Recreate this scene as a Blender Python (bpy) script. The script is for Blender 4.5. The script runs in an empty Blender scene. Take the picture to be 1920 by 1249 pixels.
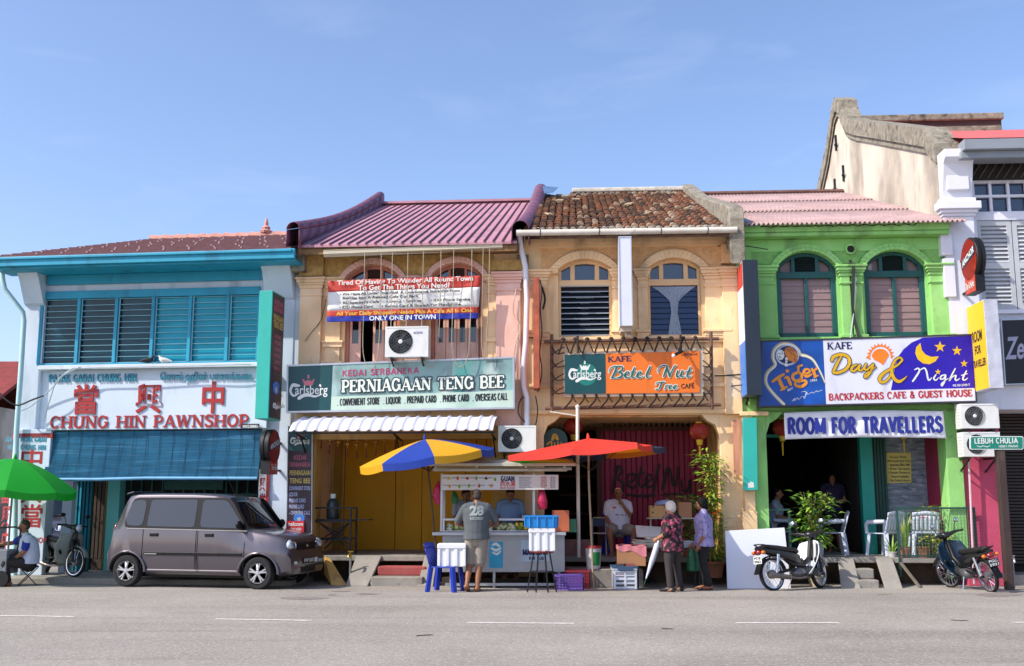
import bpy,bmesh,math,random
from mathutils import Vector as V,Matrix as MX
random.seed(7)
R=math.radians
SC=bpy.context.scene
COL=SC.collection
# ---------------------------------------------------------------- camera, sky, sun, exposure
FPX,PITCH,EYE=1950.0,R(9.03),1.57
cam_d=bpy.data.cameras.new('camera');cam=bpy.data.objects.new('camera',cam_d);COL.objects.link(cam)
cam_d.sensor_width=36;cam_d.lens=FPX/1920*36;cam_d.clip_end=3000
cam.location=(0,0,EYE);cam.rotation_euler=(math.pi/2+PITCH,0,0)
SC.camera=cam
SUNV=V((-2.15,-1.0,2.2)).normalized()
w=bpy.data.worlds.new('World');SC.world=w;w.use_nodes=True
nt=w.node_tree;bg=nt.nodes['Background']
sky=nt.nodes.new('ShaderNodeTexSky');sky.sky_type='NISHITA';sky.sun_disc=False
sky.sun_elevation=math.asin(SUNV.z);sky.sun_rotation=math.atan2(SUNV.x,SUNV.y)
sky.air_density=1.0;sky.dust_density=1.7;sky.ozone_density=5.0;sky.altitude=0
tint=nt.nodes.new('ShaderNodeMix');tint.data_type='RGBA';tint.blend_type='MULTIPLY';tint.inputs[0].default_value=1;tint.inputs[7].default_value=(1.03,.93,.93,1)
nt.links.new(sky.outputs[0],tint.inputs[6])
wtc=nt.nodes.new('ShaderNodeTexCoord');wmp=nt.nodes.new('ShaderNodeMapping');wmp.inputs['Scale'].default_value=(2.2,2,9);wmp.inputs['Rotation'].default_value=(0,R(14),0)
wns=nt.nodes.new('ShaderNodeTexNoise');wns.inputs['Scale'].default_value=2.6;wns.inputs['Detail'].default_value=8;wns.inputs['Distortion'].default_value=.6
wrp=nt.nodes.new('ShaderNodeValToRGB');wrp.color_ramp.elements[0].position=.55;wrp.color_ramp.elements[1].position=.8;wrp.color_ramp.elements[1].color=(.07,.07,.07,1)
wmx=nt.nodes.new('ShaderNodeMix');wmx.data_type='RGBA';wmx.inputs[7].default_value=(5.2,5.5,6.2,1)
nt.links.new(wtc.outputs['Generated'],wmp.inputs[0]);nt.links.new(wmp.outputs[0],wns.inputs['Vector']);nt.links.new(wns.outputs['Fac'],wrp.inputs[0]);nt.links.new(wrp.outputs[0],wmx.inputs[0])
nt.links.new(tint.outputs[2],wmx.inputs[6]);nt.links.new(wmx.outputs[2],bg.inputs[0]);bg.inputs[1].default_value=0.137
sd=bpy.data.lights.new('sun','SUN');sd.energy=2.8;sd.angle=R(0.55);sd.color=(1,0.93,0.82)
so=bpy.data.objects.new('sun',sd);COL.objects.link(so);so.rotation_euler=SUNV.to_track_quat('Z','Y').to_euler()
SC.view_settings.view_transform='Standard';SC.view_settings.look='None'
SC.view_settings.exposure=0.97;SC.view_settings.gamma=1
SC.cycles.max_bounces=6;SC.cycles.sample_clamp_indirect=6
# ---------------------------------------------------------------- picture <-> place
def ray(px,py):
 x=(px-960)/FPX;y=-(py-624.5)/FPX
 return V((x,math.cos(PITCH)-y*math.sin(PITCH),math.sin(PITCH)+y*math.cos(PITCH)))
def gz(y):return-0.05*min(1,max(0,(y-17.5)/2.3))
def G(px,py):
 d=ray(px,py);z=0
 for _ in range(6):
  t=(z-EYE)/d.z;z=gz(d.y*t)
 return V((d.x*t,d.y*t,z))
def atY(px,py,Y):
 d=ray(px,py);t=Y/d.y
 return V((d.x*t,Y,EYE+d.z*t))
class Frame:
 def __init__(s,A,B):
  s.A=V((A[0],A[1],0));u=V((B[0]-A[0],B[1]-A[1],0));s.L=u.length;s.u=u.normalized()
  s.n=V((-s.u.y,s.u.x,0))
  s.M=MX(((s.u.x,s.n.x,0,A[0]),(s.u.y,s.n.y,0,A[1]),(0,0,1,0),(0,0,0,1)))
 def uz(s,px,py,v=0):
  d=ray(px,py);o=V((0,0,EYE));P=s.A+s.n*v
  t=(P-o).dot(s.n)/d.dot(s.n);p=o+d*t
  return((p-s.A).dot(s.u),p.z)
 def U(s,px,py,v=0):return s.uz(px,py,v)[0]
 def Z(s,px,py,v=0):return s.uz(px,py,v)[1]
 def w(s,u,v,z):return s.M@V((u,v,z))
# ---------------------------------------------------------------- mesh building
IDM=MX.Identity(4)
class MB:
 def __init__(s,m=None):s.v=[];s.f=[];s.mi=[];s.M=m if m is not None else IDM;s.m=0
 def add(s,vs,fs,m=None):
  b=len(s.v);s.v+=[s.M@V(p)for p in vs];k=s.m if m is None else m
  for f in fs:s.f.append([i+b for i in f]);s.mi.append(k)
 def box(s,x0,x1,y0,y1,z0,z1,m=None):
  if x0>x1:x0,x1=x1,x0
  if y0>y1:y0,y1=y1,y0
  if z0>z1:z0,z1=z1,z0
  s.add([(x0,y0,z0),(x1,y0,z0),(x1,y1,z0),(x0,y1,z0),(x0,y0,z1),(x1,y0,z1),(x1,y1,z1),(x0,y1,z1)],
     [(0,3,2,1),(4,5,6,7),(0,1,5,4),(1,2,6,5),(2,3,7,6),(3,0,4,7)],m)
 def obox(s,c,size,rot=None,m=None):
  T=MX.Translation(V(c))@(rot.to_4x4()if rot is not None else IDM);o=s.M;s.M=o@T
  a,b,d=[k/2 for k in size];s.box(-a,a,-b,b,-d,d,m);s.M=o
 def bar(s,a,b,wx,wy,m=None):
  a=V(a);b=V(b);d=b-a;q=d.to_track_quat('Z','Y').to_matrix()
  s.obox((a+b)/2,(wx,wy,d.length),q,m)
 def prism(s,poly,v0,v1,m=None):
  n=len(poly)
  vs=[(p[0],v0,p[1])for p in poly]+[(p[0],v1,p[1])for p in poly]
  fs=[tuple(range(n)),tuple(range(2*n-1,n-1,-1))]+[(i,i+n,(i+1)%n+n,(i+1)%n)for i in range(n)]
  s.add(vs,fs,m)
 def slab(s,poly3,off,m=None):
  n=len(poly3);off=V(off)
  vs=[V(p)for p in poly3]+[V(p)+off for p in poly3]
  s.add(vs,[tuple(range(n)),tuple(range(2*n-1,n-1,-1))]+[(i,i+n,(i+1)%n+n,(i+1)%n)for i in range(n)],m)
 def tube(s,pts,r,n=8,m=None,sx=1.0,caps=True,closed=False):
  pts=[V(p)for p in pts];k=len(pts);rs=r if isinstance(r,(list,tuple))else[r]*k
  vs=[];fs=[];ref=None
  for i,p in enumerate(pts):
   a=pts[(i-1)%k]if(i or closed)else p;b=pts[(i+1)%k]if(i<k-1 or closed)else p
   d=(b-a)
   d=d.normalized()if d.length>1e-9 else V((0,0,1))
   if ref is None:ref=V((0,0,1))if abs(d.z)<.9 else V((1,0,0))
   x=ref-d*ref.dot(d)
   x=x.normalized()if x.length>1e-6 else d.orthogonal().normalized()
   y=d.cross(x);ref=x
   for j in range(n):
    t=2*math.pi*j/n;vs.append(p+(x*math.cos(t)*sx+y*math.sin(t))*rs[i])
  for i in range(k if closed else k-1):
   a=i*n;b=((i+1)%k)*n
   for j in range(n):fs.append((a+j,a+(j+1)%n,b+(j+1)%n,b+j))
  if caps and not closed:fs+=[tuple(range(n-1,-1,-1)),tuple(range((k-1)*n,k*n))]
  s.add(vs,fs,m)
 def lathe(s,prof,c=(0,0,0),n=16,q=None,m=None,cap=True):
  cap=cap and prof[0]!=prof[-1]
  T=MX.Translation(V(c))@(q.to_4x4()if q is not None else IDM);vs=[];fs=[]
  for r,z in prof:
   for j in range(n):
    t=2*math.pi*j/n;vs.append(T@V((r*math.cos(t),r*math.sin(t),z)))
  for i in range(len(prof)-1):
   for j in range(n):fs.append((i*n+j,i*n+(j+1)%n,(i+1)*n+(j+1)%n,(i+1)*n+j))
  if cap and prof[0][0]>1e-4:fs.append(tuple(range(n-1,-1,-1)))
  if cap and prof[-1][0]>1e-4:fs.append(tuple(range((len(prof)-1)*n,len(prof)*n)))
  s.add(vs,fs,m)
 def ball(s,c,r,n=12,q=None,m=None):
  r=r if isinstance(r,(list,tuple))else(r,r,r);k=max(4,n//2)
  o=s.M;s.M=o@MX.Translation(V(c))@(q.to_4x4()if q is not None else IDM)@MX.Diagonal((r[0],r[1],r[2],1))
  s.lathe([(max(1e-5,math.sin(math.pi*i/k)),-math.cos(math.pi*i/k))for i in range(k+1)],n=n,m=m);s.M=o
 def grid(s,fn,nu,nv,m=None):
  vs=[fn(i/nu,j/nv)for j in range(nv+1)for i in range(nu+1)]
  s.add(vs,[(j*(nu+1)+i,j*(nu+1)+i+1,(j+1)*(nu+1)+i+1,(j+1)*(nu+1)+i)for j in range(nv)for i in range(nu)],m)
 def ribbon(s,pts,wd,v,m=None):
  n=len(pts);ws=wd if isinstance(wd,(list,tuple))else[wd]*n
  L=[];Rr=[]
  for i in range(n):
   a=pts[max(0,i-1)];b=pts[min(n-1,i+1)];dx=b[0]-a[0];dz=b[1]-a[1];l=math.hypot(dx,dz)or 1
   nx,nz=-dz/l*ws[i]/2,dx/l*ws[i]/2
   L.append((pts[i][0]+nx,v,pts[i][1]+nz));Rr.append((pts[i][0]-nx,v,pts[i][1]-nz))
  s.add(L+Rr,[(i,n+i,n+i+1,i+1)for i in range(n-1)],m)
  for e,k,sg in((0,1,-1),(n-1,n-2,-1)):
   dx=pts[e][0]-pts[k][0];dz=pts[e][1]-pts[k][1];t0=math.atan2(dz,dx);r=ws[e]/2
   if r>1e-4:s.add([(pts[e][0]+r*math.cos(t0+math.pi*(j/4-.5)),v-.0002,pts[e][1]+r*math.sin(t0+math.pi*(j/4-.5)))for j in range(5)],[(0,1,2,3,4)],m)
 def build(s,name,mats,parent=None,smooth=None,bevel=0,seg=2,solid=0,remesh=0):
  me=bpy.data.meshes.new(name);inv=WM[parent.name].inverted()if parent is not None and parent.name in WM else IDM
  loc=V((0,0,0))
  if parent is None and s.v:
   n=len(s.v);xs=[p.x for p in s.v];ys=[p.y for p in s.v]
   loc=V(((min(xs)+max(xs))/2,(min(ys)+max(ys))/2,min(p.z for p in s.v)))
  me.from_pydata([(inv@p)-loc for p in s.v],[],s.f)
  for mt in(mats if isinstance(mats,(list,tuple))else[mats]):me.materials.append(mt)
  me.polygons.foreach_set('material_index',s.mi)
  if smooth is not None:
   me.polygons.foreach_set('use_smooth',[True]*len(me.polygons))
   if smooth<180:me.set_sharp_from_angle(angle=R(smooth))
  o=bpy.data.objects.new(name,me);COL.objects.link(o)
  if parent is not None:o.parent=parent;WM[o.name]=WM[parent.name]
  else:o.location=loc;WM[o.name]=MX.Translation(loc)
  if solid:md=o.modifiers.new('solid','SOLIDIFY');md.thickness=solid;md.offset=0
  if remesh:
   md=o.modifiers.new('remesh','REMESH');md.mode='VOXEL';md.voxel_size=remesh;md.use_smooth_shade=True
   md=o.modifiers.new('smooth','SMOOTH');md.factor=.5;md.iterations=3
  if bevel:md=o.modifiers.new('bevel','BEVEL');md.width=bevel;md.segments=seg;md.limit_method='ANGLE';md.angle_limit=R(40);md.harden_normals=False
  return o
WM={}
def thing(name,label,cat,loc=(0,0,0),rz=0,group=None,lean=0):
 o=bpy.data.objects.new(name,None);COL.objects.link(o);o.location=loc;o.rotation_euler=(lean,0,rz)
 o.empty_display_size=.2
 WM[o.name]=MX.Translation(V(loc))@MX.Rotation(rz,4,'Z')@MX.Rotation(lean,4,'X')
 return tag(o,label,cat,group)
def tag(o,label=None,cat=None,group=None,kind=None):
 if label:o['label']=label
 if cat:o['category']=cat
 if group:o['group']=group
 if kind:o['kind']=kind
 return o
def kids(o):return[c for c in bpy.data.objects if c.parent==o]
def dup(o,loc,rz,label,par=None):
 c=o.copy();COL.objects.link(c)
 if par is None:c.location=loc;c.rotation_euler=(o.rotation_euler.x,0,rz);c['label']=label
 else:c.parent=par
 for k in kids(o):dup(k,None,0,None,c)
 return c
# ---------------------------------------------------------------- materials
def hx(h):
 h=h.lstrip('#');c=[int(h[i:i+2],16)/255 for i in(0,2,4)]
 return tuple(x/12.92 if x<=.04045 else((x+.055)/1.055)**2.4 for x in c)
MATS={}
def mat(name,col,rough=.6,metal=0,var=.12,vs=3.0,bump=0,bs=40,dirt=None,coat=0,stretch=(1,1,1),trans=0,spec=.5,emit=0):
 """Principled with noise in its colour, optional streaks / stains of a second colour and fine relief."""
 if name in MATS:return MATS[name]
 m=bpy.data.materials.new(name);m.use_nodes=True;n=m.node_tree.nodes;L=m.node_tree.links;b=n['Principled BSDF']
 col=hx(col)if isinstance(col,str)else col
 b.inputs['Roughness'].default_value=rough;b.inputs['Metallic'].default_value=metal
 b.inputs['Specular IOR Level'].default_value=spec
 if coat:b.inputs['Coat Weight'].default_value=coat;b.inputs['Coat Roughness'].default_value=.06
 tc=n.new('ShaderNodeTexCoord');mp=n.new('ShaderNodeMapping');mp.inputs['Scale'].default_value=stretch
 L.new(tc.outputs['Object'],mp.inputs[0])
 def noise(sc,det=4,src=mp):
  t=n.new('ShaderNodeTexNoise');t.inputs['Scale'].default_value=sc;t.inputs['Detail'].default_value=det;L.new(src.outputs[0],t.inputs['Vector']);return t
 def mix(fac,a,c):
  x=n.new('ShaderNodeMix');x.data_type='RGBA'
  for i,q in((0,fac),(6,a),(7,c)):
   if hasattr(q,'is_output'):L.new(q,x.inputs[i])
   elif i==0:x.inputs[0].default_value=q
   else:x.inputs[i].default_value=(*q,1)
  return x.outputs[2]
 out=col
 if var:
  rp=n.new('ShaderNodeValToRGB');rp.color_ramp.elements[0].position=.32;rp.color_ramp.elements[1].position=.68
  L.new(noise(vs).outputs['Fac'],rp.inputs[0])
  lo=tuple(x*(1-var)for x in col);hi=tuple(min(1,x*(1+var*.7))for x in col)
  out=mix(rp.outputs[0],lo,hi)
 for d in(dirt or[]):
  mp2=n.new('ShaderNodeMapping');mp2.inputs['Scale'].default_value=d[3];L.new(tc.outputs['Object'],mp2.inputs[0])
  rp=n.new('ShaderNodeValToRGB');rp.color_ramp.elements[0].position=d[4];rp.color_ramp.elements[1].position=min(1,d[4]+.18)
  rp.color_ramp.elements[1].color=(d[1],d[1],d[1],1)
  L.new(noise(d[2],8,mp2).outputs['Fac'],rp.inputs[0])
  out=mix(rp.outputs[0],out,hx(d[0]))
 if hasattr(out,'is_output'):L.new(out,b.inputs['Base Color'])
 else:b.inputs['Base Color'].default_value=(*out,1)
 if bump:
  bp=n.new('ShaderNodeBump');bp.inputs['Strength'].default_value=bump;bp.inputs['Distance'].default_value=.02
  L.new(noise(bs,6).outputs['Fac'],bp.inputs['Height']);L.new(bp.outputs[0],b.inputs['Normal'])
 if trans:
  b.inputs['Transmission Weight'].default_value=trans
 if emit:
  b.inputs['Emission Color'].default_value=(*col,1);b.inputs['Emission Strength'].default_value=emit
 MATS[name]=m;return m
GR=('#3b352c',.55,1.6,(1.4,1.4,.35),.56)
GR2=('#2e2a24',.6,5,(1,1,.6),.66)
def wallpaint(name,h,pale='#d9cfbd',k=.5):return mat(name,h,.85,0,.13,1.2,.25,30,[('#4f473c',.62*k,1.7,(1.6,1.6,.3),.54),(pale,.6*k,2.6,(1,1,.7),.57),('#2e2a24',.55*k,7,(1,1,.5),.66)])
def plain(name,h,rough=.6,metal=0,**k):return mat(name,h,rough,metal,**k)
def glassmat(name,h,rough=.06):
 m=mat(name,h,rough,0,.06,2,spec=.9,coat=.5);return m
# ---------------------------------------------------------------- lettering
GLY={}
def glyphs(s,bold=0.0,ext=0.0,shear=0.0,space=1.0):
 k=(s,bold,ext,shear,space)
 if k in GLY:return GLY[k]
 c=bpy.data.curves.new('t','FONT');c.body=s;c.offset=bold;c.extrude=ext;c.shear=shear;c.space_character=space;c.resolution_u=3
 o=bpy.data.objects.new('t',c);COL.objects.link(o)
 me=bpy.data.meshes.new_from_object(o.evaluated_get(bpy.context.evaluated_depsgraph_get()))
 vs=[tuple(p.co)for p in me.vertices];fs=[tuple(p.vertices)for p in me.polygons]
 bpy.data.objects.remove(o);bpy.data.curves.remove(c);bpy.data.meshes.remove(me)
 GLY[k]=(vs,fs);return GLY[k]
def put_text(mb,fr,v,s,a,b,h,bold=.01,ext=0,shear=0,space=1.0,m=None,stack=0):
 """Text on a frame plane: a, b = photo pixels of the baseline's ends, h = capital height in pixels; ext = depth in metres."""
 vs,fs=glyphs(s,bold,.01 if ext else 0,shear,space)
 if not vs:return
 x0=min(p[0]for p in vs);x1=max(p[0]for p in vs)
 A=fr.uz(a[0],a[1],v);B=fr.uz(b[0],b[1],v);T=fr.uz(a[0],a[1]-h,v);k=(T[1]-A[1])/.69
 o=mb.M;mb.M=fr.M
 mb.add([(A[0]+(B[0]-A[0])*(p[0]-x0)/(x1-x0),v-(p[2]/.01*ext/2 if ext else 0),A[1]+(B[1]-A[1])*(p[0]-x0)/(x1-x0)+p[1]*k)for p in vs],fs,m)
 mb.M=o
def arc(cx,cy,rx,ry,a0,a1,n=10):return[(cx+rx*math.cos(R(a0+(a1-a0)*i/n)),cy+ry*math.sin(R(a0+(a1-a0)*i/n)))for i in range(n+1)]
# a small roman alphabet drawn as strokes: (advance, [(points, weight)], [serif (x, y, half length)])
T_,N_=1.0,.45
ROM={
 'A':(.86,[([(.12,0),(.43,1)],N_),([(.43,1),(.76,0)],T_),([(.23,.33),(.64,.33)],N_)],[(.12,0,.13),(.76,0,.14)]),
 'B':(.74,[([(.15,0),(.15,1)],T_),([(.15,.96),(.4,.96)]+arc(.4,.74,.2,.22,90,-90)+[(.15,.52)],.75),([(.4,.52)]+arc(.42,.28,.22,.24,90,-90)+[(.15,.04)],.75)],[(.1,0,.1),(.1,1,.1)]),
 'C':(.78,[([(.66,.76)]+arc(.4,.5,.29,.47,50,310,16),.85),([(.66,.97),(.66,.7)],N_)],[]),
 'E':(.68,[([(.15,0),(.15,1)],T_),([(.15,.96),(.58,.96),(.6,.78)],N_*1.3),([(.15,.5),(.45,.5)],N_*1.3),([(.45,.6),(.45,.4)],N_),([(.15,.04),(.6,.04),(.62,.26)],N_*1.3)],[(.1,0,.1),(.1,1,.1)]),
 'F':(.64,[([(.15,0),(.15,1)],T_),([(.15,.96),(.56,.96),(.58,.78)],N_*1.3),([(.15,.5),(.45,.5)],N_*1.3),([(.45,.6),(.45,.4)],N_)],[(.15,0,.15),(.1,1,.1)]),
 'G':(.84,[([(.66,.76)]+arc(.4,.5,.29,.47,50,325,16),.85),([(.66,.97),(.66,.7)],N_),([(.68,.42),(.68,.06)],T_)],[(.66,.42,.14)]),
 'H':(.88,[([(.16,0),(.16,1)],T_),([(.72,0),(.72,1)],T_),([(.16,.5),(.72,.5)],N_)],[(.16,0,.15),(.16,1,.15),(.72,0,.15),(.72,1,.15)]),
 'I':(.4,[([(.2,0),(.2,1)],T_)],[(.2,0,.17),(.2,1,.17)]),
 'K':(.82,[([(.16,0),(.16,1)],T_),([(.2,.42),(.64,1)],N_),([(.32,.56),(.7,0)],T_)],[(.16,0,.14),(.16,1,.14),(.64,1,.12),(.7,0,.12)]),
 'N':(.88,[([(.16,0),(.16,1)],N_),([(.14,1),(.72,0)],T_),([(.72,0),(.72,1)],N_)],[(.16,0,.13),(.1,1,.12),(.72,1,.14)]),
 'O':(.86,[(arc(.43,.5,.31,.46,0,360,22),.9)],[]),
 'P':(.7,[([(.16,0),(.16,1)],T_),([(.16,.96),(.38,.96)]+arc(.38,.7,.22,.26,90,-90)+[(.16,.44)],.75)],[(.16,0,.15),(.1,1,.1)]),
 'R':(.8,[([(.16,0),(.16,1)],T_),([(.16,.96),(.38,.96)]+arc(.38,.73,.21,.23,90,-90)+[(.16,.5)],.75),([(.38,.5),(.66,0)],T_)],[(.16,0,.14),(.1,1,.1),(.68,0,.1)]),
 'S':(.66,[([(.55,.8)]+arc(.33,.74,.21,.22,40,200,8)+[(.33,.52)]+arc(.33,.27,.23,.24,70,-150,9),.9),([(.55,.97),(.55,.74)],N_),([(.1,.04),(.1,.28)],N_)],[]),
 'T':(.74,[([(.37,0),(.37,1)],T_),([(.08,.76),(.1,.96),(.64,.96),(.66,.76)],N_*1.3)],[(.37,0,.16)]),
 'U':(.86,[([(.16,1),(.16,.3)]+arc(.43,.3,.27,.26,180,360,10)+[(.7,1)],.9)],[(.16,1,.15),(.7,1,.13)]),
 'W':(1.12,[([(.12,1),(.34,0)],T_),([(.34,0),(.55,.9)],N_),([(.53,1),(.77,0)],T_),([(.77,0),(.99,1)],N_)],[(.12,1,.13),(.53,1,.1),(.99,1,.12)]),
 '&':(.82,[([(.72,.02),(.26,.68)]+arc(.38,.8,.14,.16,200,-20,8)+[(.48,.66),(.2,.4)]+arc(.34,.24,.23,.22,150,330,9)+[(.7,.48)],.8)],[]),
 'D':(.8,[([(.15,0),(.15,1)],T_),([(.15,.96),(.35,.96)]+arc(.35,.5,.3,.46,90,-90,12)+[(.15,.04)],.8)],[(.1,0,.1),(.1,1,.1)]),
 'J':(.6,[([(.44,1),(.44,.26)]+arc(.28,.24,.16,.2,0,-150,8),.9)],[]),'L':(.64,[([(.15,1),(.15,0)],T_),([(.15,.06),(.58,.06)],.8)],[]),'M':(1.04,[([(.16,0),(.16,1)],T_),([(.16,.95),(.52,.1)],.8),([(.52,.1),(.88,.95)],.8),([(.88,0),(.88,1)],T_)],[]),
 'Q':(.86,[(arc(.43,.5,.31,.46,0,360,22),.9),([(.5,.25),(.75,-.08)],.8)],[]),'V':(.82,[([(.1,1),(.41,.04)],T_),([(.41,.04),(.72,1)],.9)],[]),'Y':(.8,[([(.08,1),(.4,.45)],T_),([(.4,.45),(.72,1)],.9),([(.4,.45),(.4,0)],T_)],[]),
 ' ':(.5,[],[]),'.':(.3,[([(.15,.0),(.15,.1)],T_)],[]),
}
SAN=dict(ROM)
for k_,st_ in{'C':[arc(.4,.5,.29,.45,50,310,16)],'E':[[(.15,0),(.15,1)],[(.15,.93),(.6,.93)],[(.15,.5),(.55,.5)],[(.15,.07),(.6,.07)]],'F':[[(.15,0),(.15,1)],[(.15,.93),(.58,.93)],[(.15,.5),(.52,.5)]],'G':[arc(.4,.5,.29,.45,50,345,16),[(.42,.42),(.7,.42)]],
 'S':[[(.57,.78)]+arc(.33,.73,.21,.21,20,200,8)+[(.33,.52)]+arc(.33,.28,.24,.23,70,-165,10)],'T':[[(.37,0),(.37,1)],[(.06,.93),(.68,.93)]],'K':[[(.16,0),(.16,1)],[(.2,.45),(.64,1)],[(.34,.58),(.7,0)]],'U':[[(.16,1),(.16,.3)]+arc(.43,.3,.27,.25,180,360,10)+[(.7,1)]]}.items():SAN[k_]=(ROM[k_][0],[(q_,1)for q_ in st_],[])
def sans(mb,fr,v,s,a,b,h,wt=.17,ext=0.0,m=None):
 """Block capitals from the same strokes, without serifs."""
 global ROM
 keep=ROM;ROM={k:(ad,[(q,1)for q,w in st],[])for k,(ad,st,sf)in SAN.items()}
 roman(mb,fr,v,s,a,b,h,wt,0,ext,0,m);ROM=keep
def roman(mb,fr,v,s,a,b,h,wt=.17,slab=.07,ext=0.0,grow=0.0,m=None):
 """Serif capitals made of strokes; ext > 0 gives them depth by a second, deeper layer."""
 tot=sum(ROM[c][0]for c in s);A=fr.uz(a[0],a[1],v);B=fr.uz(b[0],b[1],v);H=fr.uz(a[0],a[1]-h,v)[1]-A[1]
 W=B[0]-A[0];kx=W/tot;o=mb.M;mb.M=fr.M;x=0;k=0
 def stroke(pts,w):
  nonlocal k
  q=[(A[0]+(x+p[0])*kx,A[1]+(B[1]-A[1])*(x+p[0])/tot+p[1]*H)for p in pts];k+=1
  vv=v-(k%17)*.00025
  ww=w*H+2*grow
  n=len(q);L=[];Q=[]
  for i in range(n):
   d0=V((q[i][0]-q[i-1][0],q[i][1]-q[i-1][1]))if i else V((q[1][0]-q[0][0],q[1][1]-q[0][1]))
   d1=V((q[i+1][0]-q[i][0],q[i+1][1]-q[i][1]))if i<n-1 else d0
   e=d0.normalized()+d1.normalized();e=e.normalized()if e.length>.2 else d0.normalized()
   g=grow if i in(0,n-1)else 0;sg=-1 if i==0 else 1
   cx,cz=q[i][0]+e.x*g*sg,q[i][1]+e.y*g*sg
   L.append((cx-e.y*ww/2,cz+e.x*ww/2));Q.append((cx+e.y*ww/2,cz-e.x*ww/2))
  pl=[(p[0],vv,p[1])for p in L+Q];fc=[(i,n+i,n+i+1,i+1)for i in range(n-1)]
  mb.add(pl,fc,m)
  if ext:
   bk=[(p[0],vv+ext,p[1])for p in L+Q]
   mb.add(pl+bk,[(i,i+1,2*n+i+1,2*n+i)for i in range(n-1)]+[(n+i+1,n+i,3*n+i,3*n+i+1)for i in range(n-1)]+[(0,n,3*n,2*n),(n-1,2*n-1,4*n-1,3*n-1)],m)
 for c in s:
  ad,st,sf=ROM[c]
  for pts,w in st:stroke(pts,w*wt)
  for sx,sy,hl in sf:
   yy=sy+(slab/2 if sy<.5 else-slab/2);stroke([(sx-hl,yy),(sx+hl,yy)],slab)
  x+=ad
 mb.M=o
def spline(pts,n=6):
 P=[pts[0]]+list(pts)+[pts[-1]];out=[]
 for i in range(1,len(P)-2):
  for j in range(n):
   t=j/n;q=[]
   for d in range(len(pts[0])):
    a,b,c,e=P[i-1][d],P[i][d],P[i+1][d],P[i+2][d]
    q.append(.5*(2*b+(c-a)*t+(2*a-5*b+4*c-e)*t*t+(3*b-a-3*c+e)*t**3))
   out.append(tuple(q))
 out.append(tuple(pts[-1]));return out
def brush(mb,fr,v,strokes,scale=1.0,m=None,org=(0,0),z=1.0,grow=0,n=6):
 """Hand-drawn strokes given as photo points (x, y, width in photo px) after org + p*z."""
 o=mb.M;mb.M=fr.M
 for k,st in enumerate(strokes):
  q=spline([(p[0],p[1],p[2])for p in st],n);pts=[];ws=[]
  for p in q:
   x,y=org[0]+p[0]*z,org[1]+p[1]*z
   pts.append(fr.uz(x,y,v));ws.append((max(.3,p[2])*z+2*grow)*abs(fr.uz(x+1,y,v)[0]-fr.uz(x,y,v)[0]))
  mb.ribbon(pts,ws,v-.0003*k,m)
 mb.M=o
def shape(mb,fr,v,pts,th=.001,m=None,org=(0,0),z=1.0):
 o=mb.M;mb.M=fr.M;q=[fr.uz(org[0]+p[0]*z,org[1]+p[1]*z,v)for p in pts]
 if sum(q[i-1][0]*q[i][1]-q[i][0]*q[i-1][1]for i in range(len(q)))<0:q=q[::-1]
 mb.prism(q,v,v+th,m);mb.M=o
# ================================================================ plan: the junctions of the row of shophouses
J0,J1,J2,J3,J4,J5=(-10.25,21.55),(-4.32,20.82),(.24,20.46),(4.45,20.22),(8.55,19.96),(15.2,19.55)
FP,FT,FB,FG,FW=Frame(J0,J1),Frame(J1,J2),Frame(J2,J3),Frame(J3,J4),Frame(J4,J5)
# ---------------------------------------------------------------- paints
asphalt=mat('asphalt','#9b958c',.9,0,.14,.45,.6,160,[('#7d7772',.5,14,(1,1,1),.53),('#736d67',.6,.35,(.25,1.8,1),.52),('#686058',.5,.9,(.12,3,1),.6),('#c6c0b8',.7,34,(1,1,1),.52),('#5f5a56',.8,55,(1,1,1),.55),('#78726d',.6,1.1,(.5,2.2,1),.64)],spec=.2)
line_white=mat('line_white','#d0ccc5',.8,0,.1,6,dirt=[('#9c948a',.9,14,(1,1,1),.5)])
concrete=mat('concrete','#8d8880',.9,0,.18,2,.4,40,[('#4c4840',.6,3,(1,1,1),.56),('#38342e',.6,12,(1,1,1),.64)])
concrete_red=mat('concrete_red','#a04a48',.85,0,.2,2,.3,40,[('#6b645c',.8,3,(1,1,1),.5)])
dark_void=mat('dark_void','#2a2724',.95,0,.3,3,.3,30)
dirt_wall=mat('dirt_wall','#57483a',.95,0,.3,2,.4,30,[('#221e1a',.8,3,(1,1,.5),.5)])
interior=mat('interior','#4a4540',.9,0,.2,2)
pawn_white=mat('pawn_white','#bfccd9',.8,0,.07,1.0,.15,30,[('#869aa6',.6,1.6,(1.5,1.5,.3),.55),('#727f86',.5,8,(1,1,.6),.7)])
pawn_teal=mat('pawn_teal','#0f8fae',.55,0,.1,2,dirt=[('#0b5f78',.6,3,(1,1,.4),.55),('#4fa9bd',.4,5,(1,1,.6),.62)])
pawn_teal_pale=mat('pawn_teal_pale','#69c3bf',.65,0,.1,2,dirt=[('#8fb5ac',.5,4,(1,1,.4),.6)])
tile_maroon=mat('tile_maroon','#633c43',.75,0,.25,9,.3,60,[('#c8b6b4',.7,14,(1,1,1),.72),('#3f2a30',.6,3,(1,1,1),.6)])
ridge_pink=mat('ridge_pink','#c58f80',.85,0,.2,6,.3,40)
peach=wallpaint('peach','#efcb9f','#f4e0c4',.75)
pink=wallpaint('pink','#e6b8a6','#eed2c6',.8)
pink_dark=wallpaint('pink_dark','#c9836f','#d49d88',.6)
ochre_relief=mat('ochre_relief','#c29c5c',.9,0,.25,12,1.0,22,[('#54421f',.6,6,(1,1,1),.58),('#d2b382',.4,16,(1,1,1),.6)])
ochre=wallpaint('ochre','#c49a52','#d9bc86',.9)
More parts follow.
